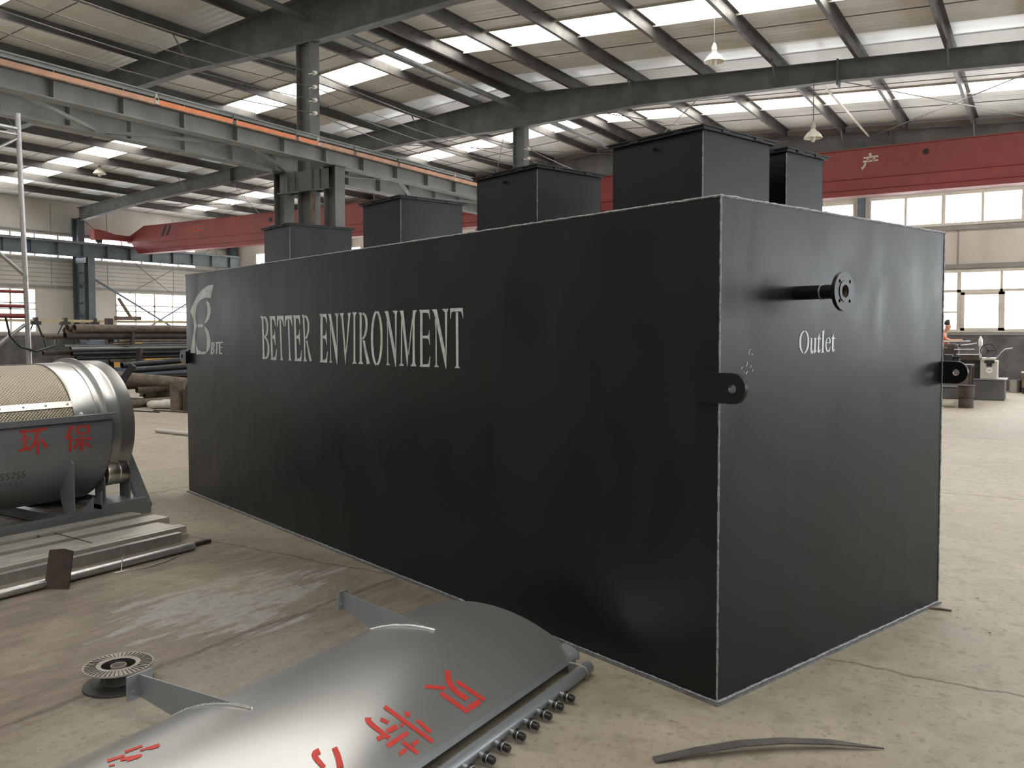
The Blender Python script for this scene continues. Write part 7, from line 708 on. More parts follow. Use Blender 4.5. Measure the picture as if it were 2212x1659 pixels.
# lifting lugs
def lug(a0, a1, b, zc, sgn, hole, name='lifting_lug'):
    r = .068; ac = a0 if sgn < 0 else a1; pts = []
    # plate along the long side, rounded beyond the end face
    if sgn < 0:
        arc_ = [(-.083-r*math.sin(i*PI/36)*1.0, r*math.cos(i*PI/36)) for i in range(37)]
        outer = [(a1, r)]+arc_+[(a1, -r)]; hc = -.083
    else:
        hc = LT+.083
        arc_ = [(hc+r*math.sin(i*PI/36), r*math.cos(i*PI/36)) for i in range(37)]
        outer = [(a0, r)]+arc_+[(a0, -r)]
    hr = .020; n = 24; hp = [(hc+hr*math.cos(2*PI*i/n), hr*math.sin(2*PI*i/n)) for i in range(n)]
    P3 = [[Vector((p[0], p[1], 0)) for p in outer], [Vector((p[0], p[1], 0)) for p in hp]]
    tri = tessellate_polygon(P3); al = outer+hp; k = len(al); mb = MB()
    for bb in (b, b+hole): mb.v += [T(p[0], bb, zc+p[1]) for p in al]
    fs = [tuple(t_) for t_ in tri]+[tuple(k+i for i in t_[::-1]) for t_ in tri]
    no = len(outer); fs += [(i, (i+1) % no, k+(i+1) % no, k+i) for i in range(no)]
    fs += [(no+i, no+(i+1) % n, k+no+(i+1) % n, k+no+i) for i in range(n)]
    mb.f = [list(f) for f in fs]; mb.sm = [False]*len(fs)
    return build(name, mb, M_TANK, tank)
lug(0, .115, -.022, 1.445, -1, .021)
lug(0, .115, WT+.001, 1.445, -1, .021)
lug(LT-.115, LT, -.022, 1.445, 1, .021)
build('lug_pad', MB().box((6.70, -.045, 1.37), (6.76, -.021, 1.50), TM), M_TANK, tank)
# outlet pipe with bolt flange
ND = -TL
def TE(b, z, out): return T(0, b, z)+ND*out
ou = build('outlet_pipe', MB().pipe(TE(.62, 1.885, 0), TE(.62, 1.885, .235), .034, .006, 24), M_TANK, tank)
RotE = Matrix(((ND.x, TW.x, 0), (ND.y, TW.y, 0), (0, 0, 1)))     # local x -> outward
def ring_plate(name, r0, r1, d0, d1, mat, parent, holes=0, hr=.009, hrad=.065):
    mb = MB(); n = 64
    outer = [(r1*math.cos(2*PI*i/n), r1*math.sin(2*PI*i/n)) for i in range(n)]; loops = [outer]
    inner = [(r0*math.cos(2*PI*i/24), r0*math.sin(2*PI*i/24)) for i in range(24)]; loops.append(inner)
    for k in range(holes):
        a = PI/4+k*PI/2; loops.append([(hrad*math.cos(a)+hr*math.cos(2*PI*i/10), hrad*math.sin(a)+hr*math.sin(2*PI*i/10)) for i in range(10)])
    tri = tessellate_polygon([[Vector((p[0], p[1], 0)) for p in l] for l in loops]); al = [p for l in loops for p in l]; k = len(al)
    for d in (d0, d1): mb.v += [TE(.62+p[0], 1.885+p[1], d) for p in al]
    fs = [tuple(t_) for t_ in tri]+[tuple(k+i for i in t_[::-1]) for t_ in tri]; st = 0
    for l in loops:
        n_ = len(l); fs += [(st+i, st+(i+1) % n_, k+st+(i+1) % n_, k+st+i) for i in range(n_)]; st += n_
    mb.f = [list(f) for f in fs]; mb.sm = [False]*len(fs)
    return build(name, mb, mat, parent)
ring_plate('flange', .030, .092, .232, .250, M_TANK, ou, 4)
ring_plate('flange_face', .0305, .050, .2495, .2535, M_TANK, ou)
build('collar', MB().lathe([(.034,-.004),(.038,-.002),(.038,.002),(.034,.004)], (0,0,0), 20, 'x', M=Matrix.Translation(TE(.62, 1.885, .135)) @ RotE.to_4x4()), M_WELD, ou)
build('pipe_lining', MB().pipe(TE(.62, 1.885, .02), TE(.62, 1.885, .248), .0279, .0015, 20), M_RUST, ou)
# painted marks
def side_marks(name, keys, mat):
    m = MB()
    for k in keys:
        for q in MARKS[k]:
            pts = [T(a, -.0015, z) for a, z in q]
            tri = tessellate_polygon([[Vector((a, z, 0)) for a, z in q]]); m.add(pts, [tuple(t_) for t_ in tri])
    return build(name, m, mat, tank)
side_marks('stencil_emblem', ['logo_emblem'], M_WHITE); side_marks('stencil_initials', ['logo_letters'], M_WHITE); side_marks('stencil_lettering', ['lettering_a', 'lettering_b'], M_WHITE)
def end_marks(name, key, mat):
    m = MB()
    for q in MARKS[key]:
        tri = tessellate_polygon([[Vector((a, z, 0)) for a, z in q]]); m.add([TE(b, z, .0015) for b, z in q], [tuple(t_) for t_ in tri])
    return build(name, m, mat, tank)
end_marks('outlet_lettering', 'outlet', M_WHITE2); end_marks('chalk_marks', 'chalk', M_WHITE2)

# ---------------------------------------------------------------- curved silver drum cover in the foreground
XC, ZC, RC = -2.53, -.76, 1.0
def CV(th, y, r=RC): return Vector((XC+r*math.sin(th), y, ZC+r*math.cos(th)))
cy0, cy1 = .75, 3.76; th0, th1 = -.70, .587
cover = thing('drum_cover', 'curved silver steel drum cover lying on the floor with red characters', 'cover', (-2.53, 2.3, 0))
m = MB(); n = 48; vs = []; fs = []
for j, y in enumerate((cy0, 1.5, 2.25, 3.0, cy1)):
    for i in range(n+1): vs.append(CV(th0+(th1-th0)*i/n, y))
for j in range(4):
    for i in range(n): a = j*(n+1)+i; fs.append((a, a+1, a+n+2, a+n+1))
k = len(vs); vs += [CV(th0+(th1-th0)*i/n, y, RC-.006) for y in (cy0, 1.5, 2.25, 3.0, cy1) for i in range(n+1)]
fs += [tuple(k+i for i in f[::-1]) for f in fs[:]]
for i in range(n):
    fs.append((i+1, i, k+i, k+i+1)); b_ = 4*(n+1)+i; fs.append((b_, b_+1, k+b_+1, k+b_))
m.add(vs, fs, True); build('shell', m, M_SILVER, cover)
xe = XC+RC*math.sin(th1); ze = ZC+RC*math.cos(th1)
build('edge_flange', MB().prism([(xe-.006, ze+.004), (xe+.020, ze-.016), (xe+.018, ze-.020), (xe-.008, ze)], (0, cy0, 0), (1,0,0), (0,0,1), (0, cy1+.015-cy0, 0)), M_SILVERD, cover)
build('end_ear', MB().prism([(xe-.10, ze-.02), (xe+.03, ze-.02), (xe+.03, ze+.02), (xe-.02, ze+.045), (xe-.05, ze+.05), (xe-.09, ze+.03)], (0, cy1-.01, 0), (1,0,0), (0,0,1), (0, .006, 0)), M_SILVERD, cover)
build('clip_plate', MB().box((xe+.02, cy1-.10, .02), (xe+.026, cy1-.03, ze)), M_SILVERD, cover)
xp = -1.876
pipe = build('spray_pipe', MB().pipe((xp, cy0, .042), (xp, 3.72, .042), .030, .004, 24), M_SILVERD, cover)
build('clamp', MB().path([(xp-.065, 3.64, .078), (xp-.015, 3.645, .078), (xp+.027, 3.648, .062), (xp+.035, 3.65, .035), (xp+.020, 3.65, .012)], .004, 8), M_GALV, pipe)
nozz_y = [3.386, 3.283, 3.176, 3.065, 2.953, 2.838, 2.727, 2.615, 2.50, 2.39, 2.28, 2.17, 2.06]
for y in nozz_y:
    x = xp; z = .042; tl = Vector((1, -.10, -.12)).normalized()
    Rn = Matrix((tl, Vector((0,1,0)), tl.cross(Vector((0,1,0))))).transposed().to_4x4()
    Mn = Matrix.Translation(Vector((x, y, z))) @ Rn
    nz = build('nozzle', MB().lathe([(0,.02),(.015,.02),(.015,.050),(.012,.050),(.012,.058),(0,.058)], (0,0,0), 14, 'x', M=Mn), M_SILVERD, cover)
    build('cap', MB().lathe([(0,.054),(.022,.054),(.0235,.066),(.0225,.069),(.0155,.070),(.0155,.098),(.012,.102),(0,.102)], (0,0,0), 18, 'x', M=Mn), M_RUBBER, nz)
    build('washer', MB().lathe([(.0158,.0695),(.0215,.0695),(.0215,.0735),(.0158,.0735)], (0,0,0), 18, 'x', M=Mn), M_GALV, nz)
def arm(yb, tha, thb, tip, ht, yw):
    """thin web plate welded across the shell, with an end plate"""
    pts = [(XC+RC*math.sin(tha+(thb-tha)*i/14), ZC+RC*math.cos(tha+(thb-tha)*i/14)) for i in range(15)]
    poly = pts+[(tip[0], tip[1]-ht), (tip[0], tip[1])]
    a = build('mounting_arm', MB().prism(poly, (0, yb-.004, 0), (1,0,0), (0,0,1), (0, .008, 0)), M_SILVERD, cover)
    build('end_plate', MB().box((tip[0]-.010, yb-yw, tip[1]-ht-.005), (tip[0], yb+yw*1.0, tip[1]+.006)), M_SILVERD, a)
    wp = [CV(tha+(thb-tha)*i/24, yb-.006, RC+.003)+Vector((0, rg.uniform(-.001,.001), rg.uniform(-.001,.001))) for i in range(25)]
    build('weld_seam', MB().path(wp, [.0065*rg.uniform(.8,1.2) for _ in wp], 6), M_WELDB, a)
    for q in ((-.6, .3), (.55, .3)):
        build('bolt', MB().lathe([(0,0),(.007,0),(.007,.006),(0,.006)], (tip[0], yb+yw*q[0], tip[1]-ht*q[1]-.03), 8, 'x'), M_GALV, a)
arm(3.295, .035, -.385, (-3.10, .330), .085, .035)
arm(2.225, -.04, -.55, (-3.28, .222), .095, .060)
def cyl_marks(name, key, mat, parent, X_, Z_, R_):
    m = MB()
    for q in MARKS[key]: m.add([Vector((X_+(R_+.0018)*math.sin(th), y, Z_+(R_+.0018)*math.cos(th))) for th, y in q], [tuple(range(len(q)))])
    return build(name, m, mat, parent)
for k_ in ('cover_char_a', 'cover_char_b', 'cover_char_c', 'cover_char_d'): cyl_marks('red_character', k_, M_REDTXT, cover, XC, ZC, RC)

# ---------------------------------------------------------------- drum screen machine on the left
XD, ZD = -7.78, .82
mach = thing('drum_screen', 'silver grey rotary drum screen machine with red characters on its trough', 'machine', (XD, 3.4, 0))
D2 = lambda r, a, y: Vector((XD+r*math.cos(a), y, ZD+r*math.sin(a)))
yA, yE = .6, 4.60
# lower trough shell
aR = math.asin((.965-ZD)/.675)
m = MB(); n = 40; a0, a1 = aR, -PI-aR; vs = []
for y in (yA, yE):
    for r in (.675, .667): vs += [D2(r, a0+(a1-a0)*i/n, y) for i in range(n+1)]
k = n+1; fs = []
for i in range(n): fs += [(i, i+1, 2*k+i+1, 2*k+i), (k+i+1, k+i, 3*k+i, 3*k+i+1), (i+1, i, k+i, k+i+1), (2*k+i, 2*k+i+1, 3*k+i+1, 3*k+i)]
m.add(vs, fs, True); tr = build('trough', m, M_SILVERD, mach)
m = MB(); m.lathe([(.667, yE-.012), (.60, yE-.012), (.60, yE), (.675, yE)], (XD, 0, ZD), 40, 'y', -PI-aR+PI*0, aR)
m2 = MB()
vs = [D2(.675, a0+(a1-a0)*i/n, yE-.008) for i in range(n+1)]+[D2(.565, a0+(a1-a0)*i/n, yE-.008) for i in range(n+1)]+[D2(.675, a0+(a1-a0)*i/n, yE) for i in range(n+1)]+[D2(.565, a0+(a1-a0)*i/n, yE) for i in range(n+1)]
fs = []
for i in range(n): fs += [(i, i+1, k+i+1, k+i), (2*k+i, 3*k+i, 3*k+i+1, 2*k+i+1), (i, 2*k+i, 2*k+i+1, i+1)]
m2.add(vs, fs); build('trough_end', m2, M_SILVERD, mach)
xr = D2(.675, aR, 0).x
build('trough_flange', MB().box((xr-.01, yA, .965), (xr+.035, yE+.02, .975)).box((xr+.030, yA, .925), (xr+.036, yE-.02, .966)), M_SILVERD, mach)
cyl_marks('red_character', 'drum_char_a', M_REDTXT, mach, XD, ZD, .675); cyl_marks('red_character', 'drum_char_b', M_REDTXT, mach, XD, ZD, .675); cyl_marks('faded_digits', 'drum_digits', M_DIG, mach, XD, ZD, .675)
# drum: perforated part, battens, end rings
build('screen_drum', MB().lathe([(.585, yA), (.585, 4.33)], (XD, 0, ZD), 64, 'y'), M_SCREEN, mach)
for a in (math.radians(25), math.radians(97), math.radians(170)):
    m = MB(); p, q = D2(.590, a, yA), D2(.590, a, 4.33); m.bar(p, q, .055, .008, (math.cos(a), 0, math.sin(a)))
    bt = build('batten', m, M_STAIN, mach)
    for k_ in range(14): build('bolt', MB().lathe([(0,0),(.010,0),(.010,.006),(0,.008)], (0,0,0), 8, 'x', M=Matrix.Translation(D2(.593, a, 4.26-.19*k_)) @ Matrix.Rotation(-a, 4, 'Y')), M_GALV, bt)
prof = [(.588,4.30),(.596,4.30),(.598,4.32),(.598,4.50),(.606,4.505),(.606,4.53),(.600,4.535),(.600,4.575),(.640,4.580),(.640,4.600),(.606,4.605),(.606,4.70),(.609,4.71),(.609,4.74),(.606,4.75),(.606,4.865),(.55,4.865),(.55,4.30)]
build('end_ring', MB().lathe(prof, (XD, 0, ZD), 72, 'y'), M_SILVER, mach)
build('end_disc', MB().lathe([(.56,4.84),(.1,4.84),(.1,4.80),(.56,4.80)], (XD, 0, ZD), 48, 'y'), M_SILVERD, mach)
m = MB().lathe([(.592,4.50),(.604,4.50),(.604,4.52),(.592,4.52)], (XD, 0, ZD), 40, 'y', 0, 0.001)
# rollers and brackets
def roller(x, sgn):
    z = .40; yr = 4.74
    r_ = build('support_roller', MB().lathe([(0,4.635),(.110,4.635),(.118,4.645),(.118,4.722),(.110,4.73),(.110,4.75),(.118,4.758),(.118,4.835),(.110,4.845),(0,4.845)], (x, 0, z), 32, 'y'), M_STAIN, mach)
    for yy in (4.615, 4.865):
        m = MB().prism([(x-.075, .15), (x+.075, .15), (x+.075, .36), (x+.03, .44), (x-.03, .44), (x-.075, .36)], (0, yy-.006, 0), (1,0,0), (0,0,1), (0, .012, 0))
        build('roller_bracket', m, M_SILVERD, mach)
    build('axle', MB().tube((x, 4.58, z), (x, 4.90, z), .022, 12), M_SILVERD, mach)
roller(-7.345, 1); roller(-8.215, -1)
m = MB()
for x in (-7.16, -8.40): m.box((x-.04, .4, 0.0), (x+.04, 4.98, .11))
for y in (.5, 2.6, 4.2, 4.93): m.box((-8.36, y-.04, .01), (-7.2, y+.04, .10))
build('base_frame', m, M_SILVERD, mach)
for xa_, xb_ in ((-7.50, -7.13), (-8.45, -8.10)): build('roller_plate', MB().box((xa_, 4.50, .11), (xb_, 4.95, .150)), M_SILVERD, mach)
build('gusset', MB().prism([(4.30, .11), (4.42, .11), (4.42, .24)], (-7.15, 0, 0), (0,1,0), (0,0,1), (.012, 0, 0)).prism([(-7.33,.11),(-7.15,.11),(-7.15,.27)], (0, 4.50, 0), (1,0,0), (0,0,1), (0,.010,0)), M_SILVERD, mach)
for y in (4.22, 2.4, .9):
    build('saddle_rib', MB().prism([(-7.24, .11), (-7.11, .11), (-7.108, .56), (-7.165, .60), (-7.235, .44), (-7.33, .36), (-7.30, .2)], (0, y, 0), (1,0,0), (0,0,1), (0, .012, 0)), M_SILVERD, mach)
build('end_post', MB().bar((-7.80, 4.95, 1.02), (-7.16, 4.95, .05), .05, .12, (0,1,0)).bar((-7.80, 4.95, 1.02), (-8.40, 4.95, .05), .05, .12, (0,1,0)), M_SILVERD, mach)
build('rear_cover', MB().prism([(yA, 1.30), (4.35, 1.30), (3.98, 1.56), (yA, 1.56)], (-8.32, 0, 0), (0,1,0), (0,0,1), (-.02, 0, 0)), M_SILVERD, mach)
build('rear_cover_stay', MB().bar((-8.34, 1.2, .96), (-8.34, 1.2, 1.32), .04, .04).bar((-8.34, 3.9, .96), (-8.34, 3.9, 1.32), .04, .04), M_SILVERD, mach)
build('screen_end_bolt', MB().lathe([(0,0),(.028,0),(.03,.012),(0,.02)], (0,0,0), 14, 'x', M=Matrix.Translation(D2(.597, math.radians(14), 4.36)) @ Matrix.Rotation(-math.radians(14), 4, 'Y')), M_GALV, mach)
# ---------------------------------------------------------------- bright steel stock on the floor
def stock(name, lab, x0, x1, h, yfar, mat, kind='tube', z=0.0, ynear=1.2, sk=0.0):
    m = MB()
    t_ = .004
    if kind == 'tube':
        pr = [(x0, z), (x1, z), (x1, z+h), (x0, z+h)]; pi = [(x0+t_, z+t_), (x1-t_, z+t_), (x1-t_, z+h-t_), (x0+t_, z+h-t_)]
        for i in range(4):
            j = (i+1) % 4; m.prism([pr[i], pr[j], pi[j], pi[i]], (0, ynear, 0), (1,0,0), (0,0,1), (sk, yfar-ynear, 0))
    elif kind == 'chan': m.prism([(x0, z), (x0+t_, z), (x0+t_, z+h-t_), (x1-t_, z+h-t_), (x1-t_, z), (x1, z), (x1, z+h), (x0, z+h)], (0, ynear, 0), (1,0,0), (0,0,1), (sk, yfar-ynear, 0))
    elif kind == 'rail': m.prism([(x0, z), (x1, z), (x1, z+h*.35), (x1-.018, z+h*.4), (x1-.018, z+h), (x0+.018, z+h), (x0+.018, z+h*.4), (x0, z+h*.35)], (0, ynear, 0), (1,0,0), (0,0,1), (sk, yfar-ynear, 0))
    o = build(name, m, mat); tag(o, lab, 'steel profile', 'steel stock on the floor'); return o
stock('box_section', 'bright steel box section lying nearest the drum screen base', -6.99, -6.83, .075, 4.68, M_STOCK)
stock('box_section', 'bright steel box section, second out from the drum screen base', -6.79, -6.58, .055, 4.78, M_STOCK)
stock('channel_section', 'widest flat bright steel channel in the floor stack', -6.52, -6.21, .045, 4.62, M_STOCK, 'chan')
stock('rail_section', 'narrow grooved steel rail beside the widest channel', -6.165, -6.08, .085, 4.56, M_STOCK, 'rail')
stock('rail_section', 'narrow grooved steel rail, outer one of the two rails', -6.07, -5.98, .095, 4.52, M_STOCK, 'rail')
stock('angle_section', 'dull grey steel section on edge beside the rails', -5.955, -5.90, .075, 4.40, M_GALV, 'tube')
stock('flat_bar', 'thin dark bar reaching farthest beside the scuffed pipe', -5.70, -5.665, .03, 4.50, M_RUSTD, 'tube')
tag(build('scuffed_pipe', MB().pipe((-5.60, 1.2, .032), (-5.60, 4.28, .032), .031, .004, 20), M_GALV), 'scuffed grey steel pipe at the outer side of the floor stack', 'pipe')
for x0, x1, h, y, lab in ((-7.0, -6.82, .06, 3.78, 'on the box section nearest the drum screen'), (-6.79, -6.19, .062, 3.86, 'across the second box section and wide channel')):
    tag(build('tie_wire', MB().path([(x0-.006, y, .01), (x0-.004, y+.01, h+.006), (x1+.004, y-.03, h+.006), (x1+.008, y-.03, .01)], .0035, 6).path([(x1, y-.04, h+.01), (x1+.03, y-.06, h-.02)], .003, 6), M_DARK), 'twisted tie wire %s' % lab, 'wire')
tag(build('rusty_plate', MB().prism([(-.085, 0), (.085, 0), (.09, .245), (.02, .26), (-.078, .25)], (-5.505, 3.135, .004), Vector((.80,.42,0)).normalized(), Vector((-.10,.19,.95)).normalized(), (-.003, .006, 0)), M_RUSTD), 'small rusty steel plate leaning on the scuffed pipe', 'plate')
tag(build('wire_scrap', MB().path([(-5.50, 3.55, .01), (-5.46, 3.62, .02), (-5.44, 3.74, .008), (-5.47, 3.95, .006), (-5.53, 4.1, .01)], .004, 6).path([(-5.5, 3.60, .012), (-5.53, 3.63, .09), (-5.52, 3.64, .12)], .004, 6), M_GALV), 'bent wire scrap on the floor beside the scuffed pipe', 'wire')

# ---------------------------------------------------------------- empty wire spool
t = thing('wire_spool', 'empty ribbed plastic wire spool standing on the floor behind the arm of the drum cover', 'spool', (-3.75, 2.43, 0))
C_ = (-3.75, 2.43, 0)
build('lower_flange', MB().lathe([(.085,.0),(.158,.0),(.160,.004),(.158,.012),(.10,.020),(.085,.022)], C_, 48), M_PLASTD, t)
build('core', MB().lathe([(.085,.018),(.078,.03),(.078,.078),(.085,.092)], C_, 40).lathe([(.074,.09),(.074,.01),(0,.01)], C_, 40), M_PLASTD, t)
uf = build('upper_flange', MB().lathe([(.082,.086),(.15,.092),(.158,.094),(.158,.102),(.150,.100),(.080,.104),(.076,.100)], C_, 56), M_PLAST, t)
m = MB()
for k in range(44):
    a = 2*PI*k/44; m.bar((C_[0]+.098*math.cos(a), C_[1]+.098*math.sin(a), .1035), (C_[0]+.150*math.cos(a), C_[1]+.150*math.sin(a), .1015), .0035, .004)
build('ribs', m, M_PLASTD, uf)
m = MB().pipe((C_[0], C_[1], .01), (C_[0], C_[1], .098), .036, .004, 28)
for k in range(3): a = 2*PI*k/3+.6; m.bar((C_[0]+.034*math.cos(a), C_[1]+.034*math.sin(a), .05), (C_[0]+.078*math.cos(a), C_[1]+.078*math.sin(a), .05), .004, .07)
build('hub', m, M_PLAST, t)

# curved flat bar at the bottom of the photo
pts = [Vector(p) for p in ((-1.270, 3.095, 0), (-1.14, 3.22, 0), (-1.0, 3.35, 0), (-.86, 3.465, 0), (-.70, 3.575, 0), (-.515, 3.67, 0))]
m = MB(); vs = []; wd = [.040, .048, .050, .048, .040, .004]
for i, p in enumerate(pts):
    d = (pts[min(i+1, 5)]-pts[max(i-1, 0)]).normalized(); s_ = Vector((-d.y, d.x, 0)); z0 = .006+.03*math.sin(i/5*PI)
    for q, zz in ((-1, 0), (1, 0), (1, .006), (-1, .006)): vs.append(p+s_*wd[i]*.5*q+Vector((0, 0, z0+zz)))
fs = [(3,2,1,0), (20,21,22,23)]
for i in range(5):
    for j in range(4): fs.append((4*i+j, 4*i+(j+1) % 4, 4*i+4+(j+1) % 4, 4*i+4+j))
m.add(vs, fs); tag(build('curved_flat_bar', m, paint('scale_steel', (.115, .11, .105), .5, .3, .25, 8)), 'curved grey flat steel bar lying alone on the floor in front of the tank', 'steel bar')
tag(build('twig', MB().path([(-.62, 5.70, .006), (-.50, 5.73, .008), (-.44, 5.74, .004)], .007, 6), M_WOOD), 'short twig-like scrap by the right foot of the tank', 'scrap')
rg2 = random.Random(11); m = MB()
for k in range(260):
    x, y = rg2.uniform(-5.5, 1.8), rg2.uniform(2.3, 9.0)
    if y > 3.4+(-.31/.95)*(x+1.2)*.0 and (Vector((x, y, 0))-TO).dot(TW) > -.05 and (Vector((x, y, 0))-TO).dot(TL) > -.05: continue
    if -3.3 < x < -1.7 and y < 3.9: continue
    s_ = rg2.uniform(.002, .007); m.cbox((x, y, s_*.4), (s_*rg2.uniform(1, 2.2), s_, s_*.8), None)
o = build('floor_grit', m, M_CREAM); tag(o, 'small pale grit scattered over the concrete floor', 'grit', None, 'stuff')

# ---------------------------------------------------------------- pipe rack in the left bay
rack = thing('pipe_rack', 'dark cantilever steel rack carrying the pipes in the left bay', 'rack', (-19.0, 14, 0))
for y in (12.6, 16.0):
    build('post', MB().box((-19.62, y-.07, 0), (-19.48, y+.07, 2.05)), M_RUSTD, rack)
    build('foot', MB().box((-19.7, y-.09, 0), (-18.3, y+.09, .12)), M_RUSTD, rack)
    for z, hh in ((1.450, .013), (1.02, .04)): build('rack_arm', MB().box((-19.5, y-.04, z-hh), (-18.62, y+.04, z+hh)), M_RUST, rack)
    build('stop', MB().box((-18.66, y-.035, 1.4), (-18.58, y+.035, 1.70)).bar((-18.55, y, .55), (-18.40, y+.05, 1.32), .10, .10), M_RUSTD, rack)
pipes = [(-18.78, 1.800, .092, 11.25, M_RUST, 'brown rusty pipe at the top right of the rack, nearest the camera side'),
 (-19.02, 1.800, .090, 11.22, M_RUST, 'brown rusty pipe on top of the rack, beside the topmost right one'),
 (-19.25, 1.735, .085, 11.30, M_RUST, 'brown rusty pipe at the upper left of the rack'),
 (-18.82, 1.628, .086, 11.05, M_RUSTD, 'dark rusty pipe directly under the topmost right one'),
 (-19.33, 1.60, .050, 10.85, M_RUST, 'thin reddish pipe sticking out farthest left on the top tier'),
 (-18.74, 1.502, .034, 12.3, M_RUST, 'thin rusty pipe lying in the lowest layer of the top tier'),
 (-18.90, 1.500, .034, 12.5, M_RUSTD, 'thin dark pipe in the lowest layer of the top tier'),
 (-18.92, 1.395, .040, 11.08, M_BRIGHTP, 'bright steel pipe on top of the middle tier'),
 (-18.78, 1.330, .055, 11.15, M_BRIGHTP, 'bright-topped black pipe, second in the middle tier'),
 (-18.78, 1.215, .052, 11.18, M_BLACKP, 'black pipe, third down in the middle tier'),
 (-19.10, 1.235, .055, 10.70, M_RUSTD, 'short-looking dark pipe sticking out left of the middle tier'),
 (-18.80, 1.108, .045, 11.28, M_BLACKP, 'black pipe at the bottom of the middle tier'),
 (-19.02, 1.112, .048, 11.6, M_BLACKP, 'black pipe hidden behind the bottom of the middle tier')]
for i, (x, z, r, y, mt, lab) in enumerate(pipes):
    tag(build('steel_pipe', MB().pipe((x, y, z), (x, y+6.2, z-.02), r, .007, 22), mt), lab, 'pipe', 'pipes on the rack')
low = [((-18.30, 12.1, .93), (-17.9, 18.0, 1.22), .075, M_BLACKP, 'black pipe slanting up to the right below the rack tiers'),
 ((-18.05, 12.1, .82), (-17.6, 18.0, .98), .075, M_BLACKP, 'black pipe, lower of the two slanting up to the right'),
 ((-18.25, 11.8, .62), (-18.1, 17.8, .62), .08, M_BLACKP, 'black pipe in the dark heap below the rack'),
 ((-18.45, 11.8, .44), (-18.3, 17.8, .44), .08, M_BLACKP, 'black pipe lower in the dark heap below the rack'),
 ((-18.0, 11.7, .46), (-17.9, 17.8, .45), .08, M_RUSTD, 'dark rusty pipe at the front of the heap below the rack'),
 ((-17.72, 11.25, .74), (-17.30, 15.6, .17), .135, M_RUST, 'big brown pipe sloping down to the right below the rack'),
 ((-17.45, 11.55, .10), (-17.0, 16.4, .10), .095, M_RUST, 'brown pipe with a dark open end low on the floor behind the standing drums'),
 ((-17.9, 12.2, .36), (-17.6, 17.6, .30), .07, M_RUST, 'slim brown pipe low at the right of the heap'),
 ((-18.4, 12.0, .065), (-18.3, 17.5, .065), .06, M_RUSTD, 'dark pipe on the floor under the heap'),
 ((-18.2, 12.6, .19), (-18.1, 17.5, .19), .06, M_RUST, 'brown pipe one layer above the floor under the heap')]
for p, q, r, mt, lab in low:
    tag(build('steel_pipe', MB().pipe(p, q, r, .008, 22), mt), lab, 'pipe', 'pipes heaped below the rack')
tag(build('timber_bearer', MB().box((-18.9, 12.95, .0), (-16.9, 13.1, .005+.0)).box((-18.9, 12.95, .12), (-17.7, 13.1, .36)), M_WOOD), 'dark timber bearer under the heap of pipes', 'timber')
tag(build('steel_post', MB().bar((-17.4, 11.5, .62), (-17.15, 11.62, .98), .10, .12), M_DARK), 'short dark stub of square steel sticking up beside the sloping brown pipe', 'post')

# things standing in front of the rack
def standing(x, y, r, h, lab, mt):
    tag(build('steel_cylinder', MB().lathe([(0,0),(r,0),(r,h),(r-.012,h),(r-.012,.02),(0,.02)], (x, y, 0), 32), mt), lab, 'cylinder', 'short standing cylinders')
standing(-16.05, 11.93, .155, .62, 'rusty open steel cylinder standing upright, taller of two beside the tank', M_RUST)
standing(-15.70, 11.98, .15, .47, 'rusty steel cylinder standing upright, shorter of two beside the tank', M_RUSTD)
for p, q, lab in (((-16.95, 11.80, .095), (-16.15, 12.25, .095), 'white gas bottle lying on the floor, nearer one'), ((-16.95, 12.10, .10), (-16.2, 12.65, .10), 'white gas bottle lying on the floor, farther one')):
    p = Vector(p); q = Vector(q); d = (q-p)
    tag(build('gas_bottle', MB().path([p, p+d*.03, p+d*.09, p+d*.17, p+d, q+d*.04], [.02, .06, .085, .092, .092, .05], 20), paint('white_worn', (.52, .50, .46), .55, 0, .2, 9)), lab, 'gas bottle', 'white gas bottles on the floor')
tag(build('floor_bar', MB().bar((-16.9, 11.2, .012), (-15.9, 11.35, .012), .05, .024), M_DARK), 'dark steel bar on the floor in front of the gas bottles, left one', 'bar')
tag(build('floor_bar', MB().bar((-16.35, 11.55, .012), (-13.9, 11.75, .012), .05, .024), M_RUSTD), 'dark steel bar on the floor running under the standing cylinders', 'bar')
tag(build('valve', MB().path([(-18.1, 11.9, .05), (-17.6, 11.95, .06), (-17.1, 12.1, .06)], [.05, .06, .03], 12), M_DARK), 'small dark rusty lump of pipe end beside the gas bottles', 'scrap')
tag(build('white_pipe', MB().pipe((-12.75, 9.05, .035), (-10.0, 8.95, .035), .035, .004, 20), paint('pale_pipe', (.45, .44, .42), .5, .1, .15, 9)), 'pale pipe lying on the floor, half hidden by the tank', 'pipe')

# machines beyond the rack
mb_ = thing('press_machine', 'blue and yellow machine tool seen through the gaps of the pipe rack', 'machine', (-25.5, 18, 0))
build('bed', MB().box((-26.2, 15.8, 0), (-25.0, 21.5, .95)).box((-26.1, 16.0, .95), (-25.3, 17.0, 1.45)), M_BLUE, mb_)
build('yellow_guard', MB().box((-25.0, 17.3, .62), (-24.9, 18.9, .93)).box((-25.0, 16.1, .6), (-24.9, 16.4, .93)), M_YELLOW, mb_)
build('control_box', MB().box((-25.2, 19.2, .95), (-24.95, 19.8, 1.5)), M_CREAM, mb_)
build('handrail', MB().path([(-24.9, 15.9, .95), (-24.9, 15.9, 1.35), (-24.9, 17.2, 1.35), (-24.9, 17.2, .95)], .025, 8), M_YELLOW, mb_)

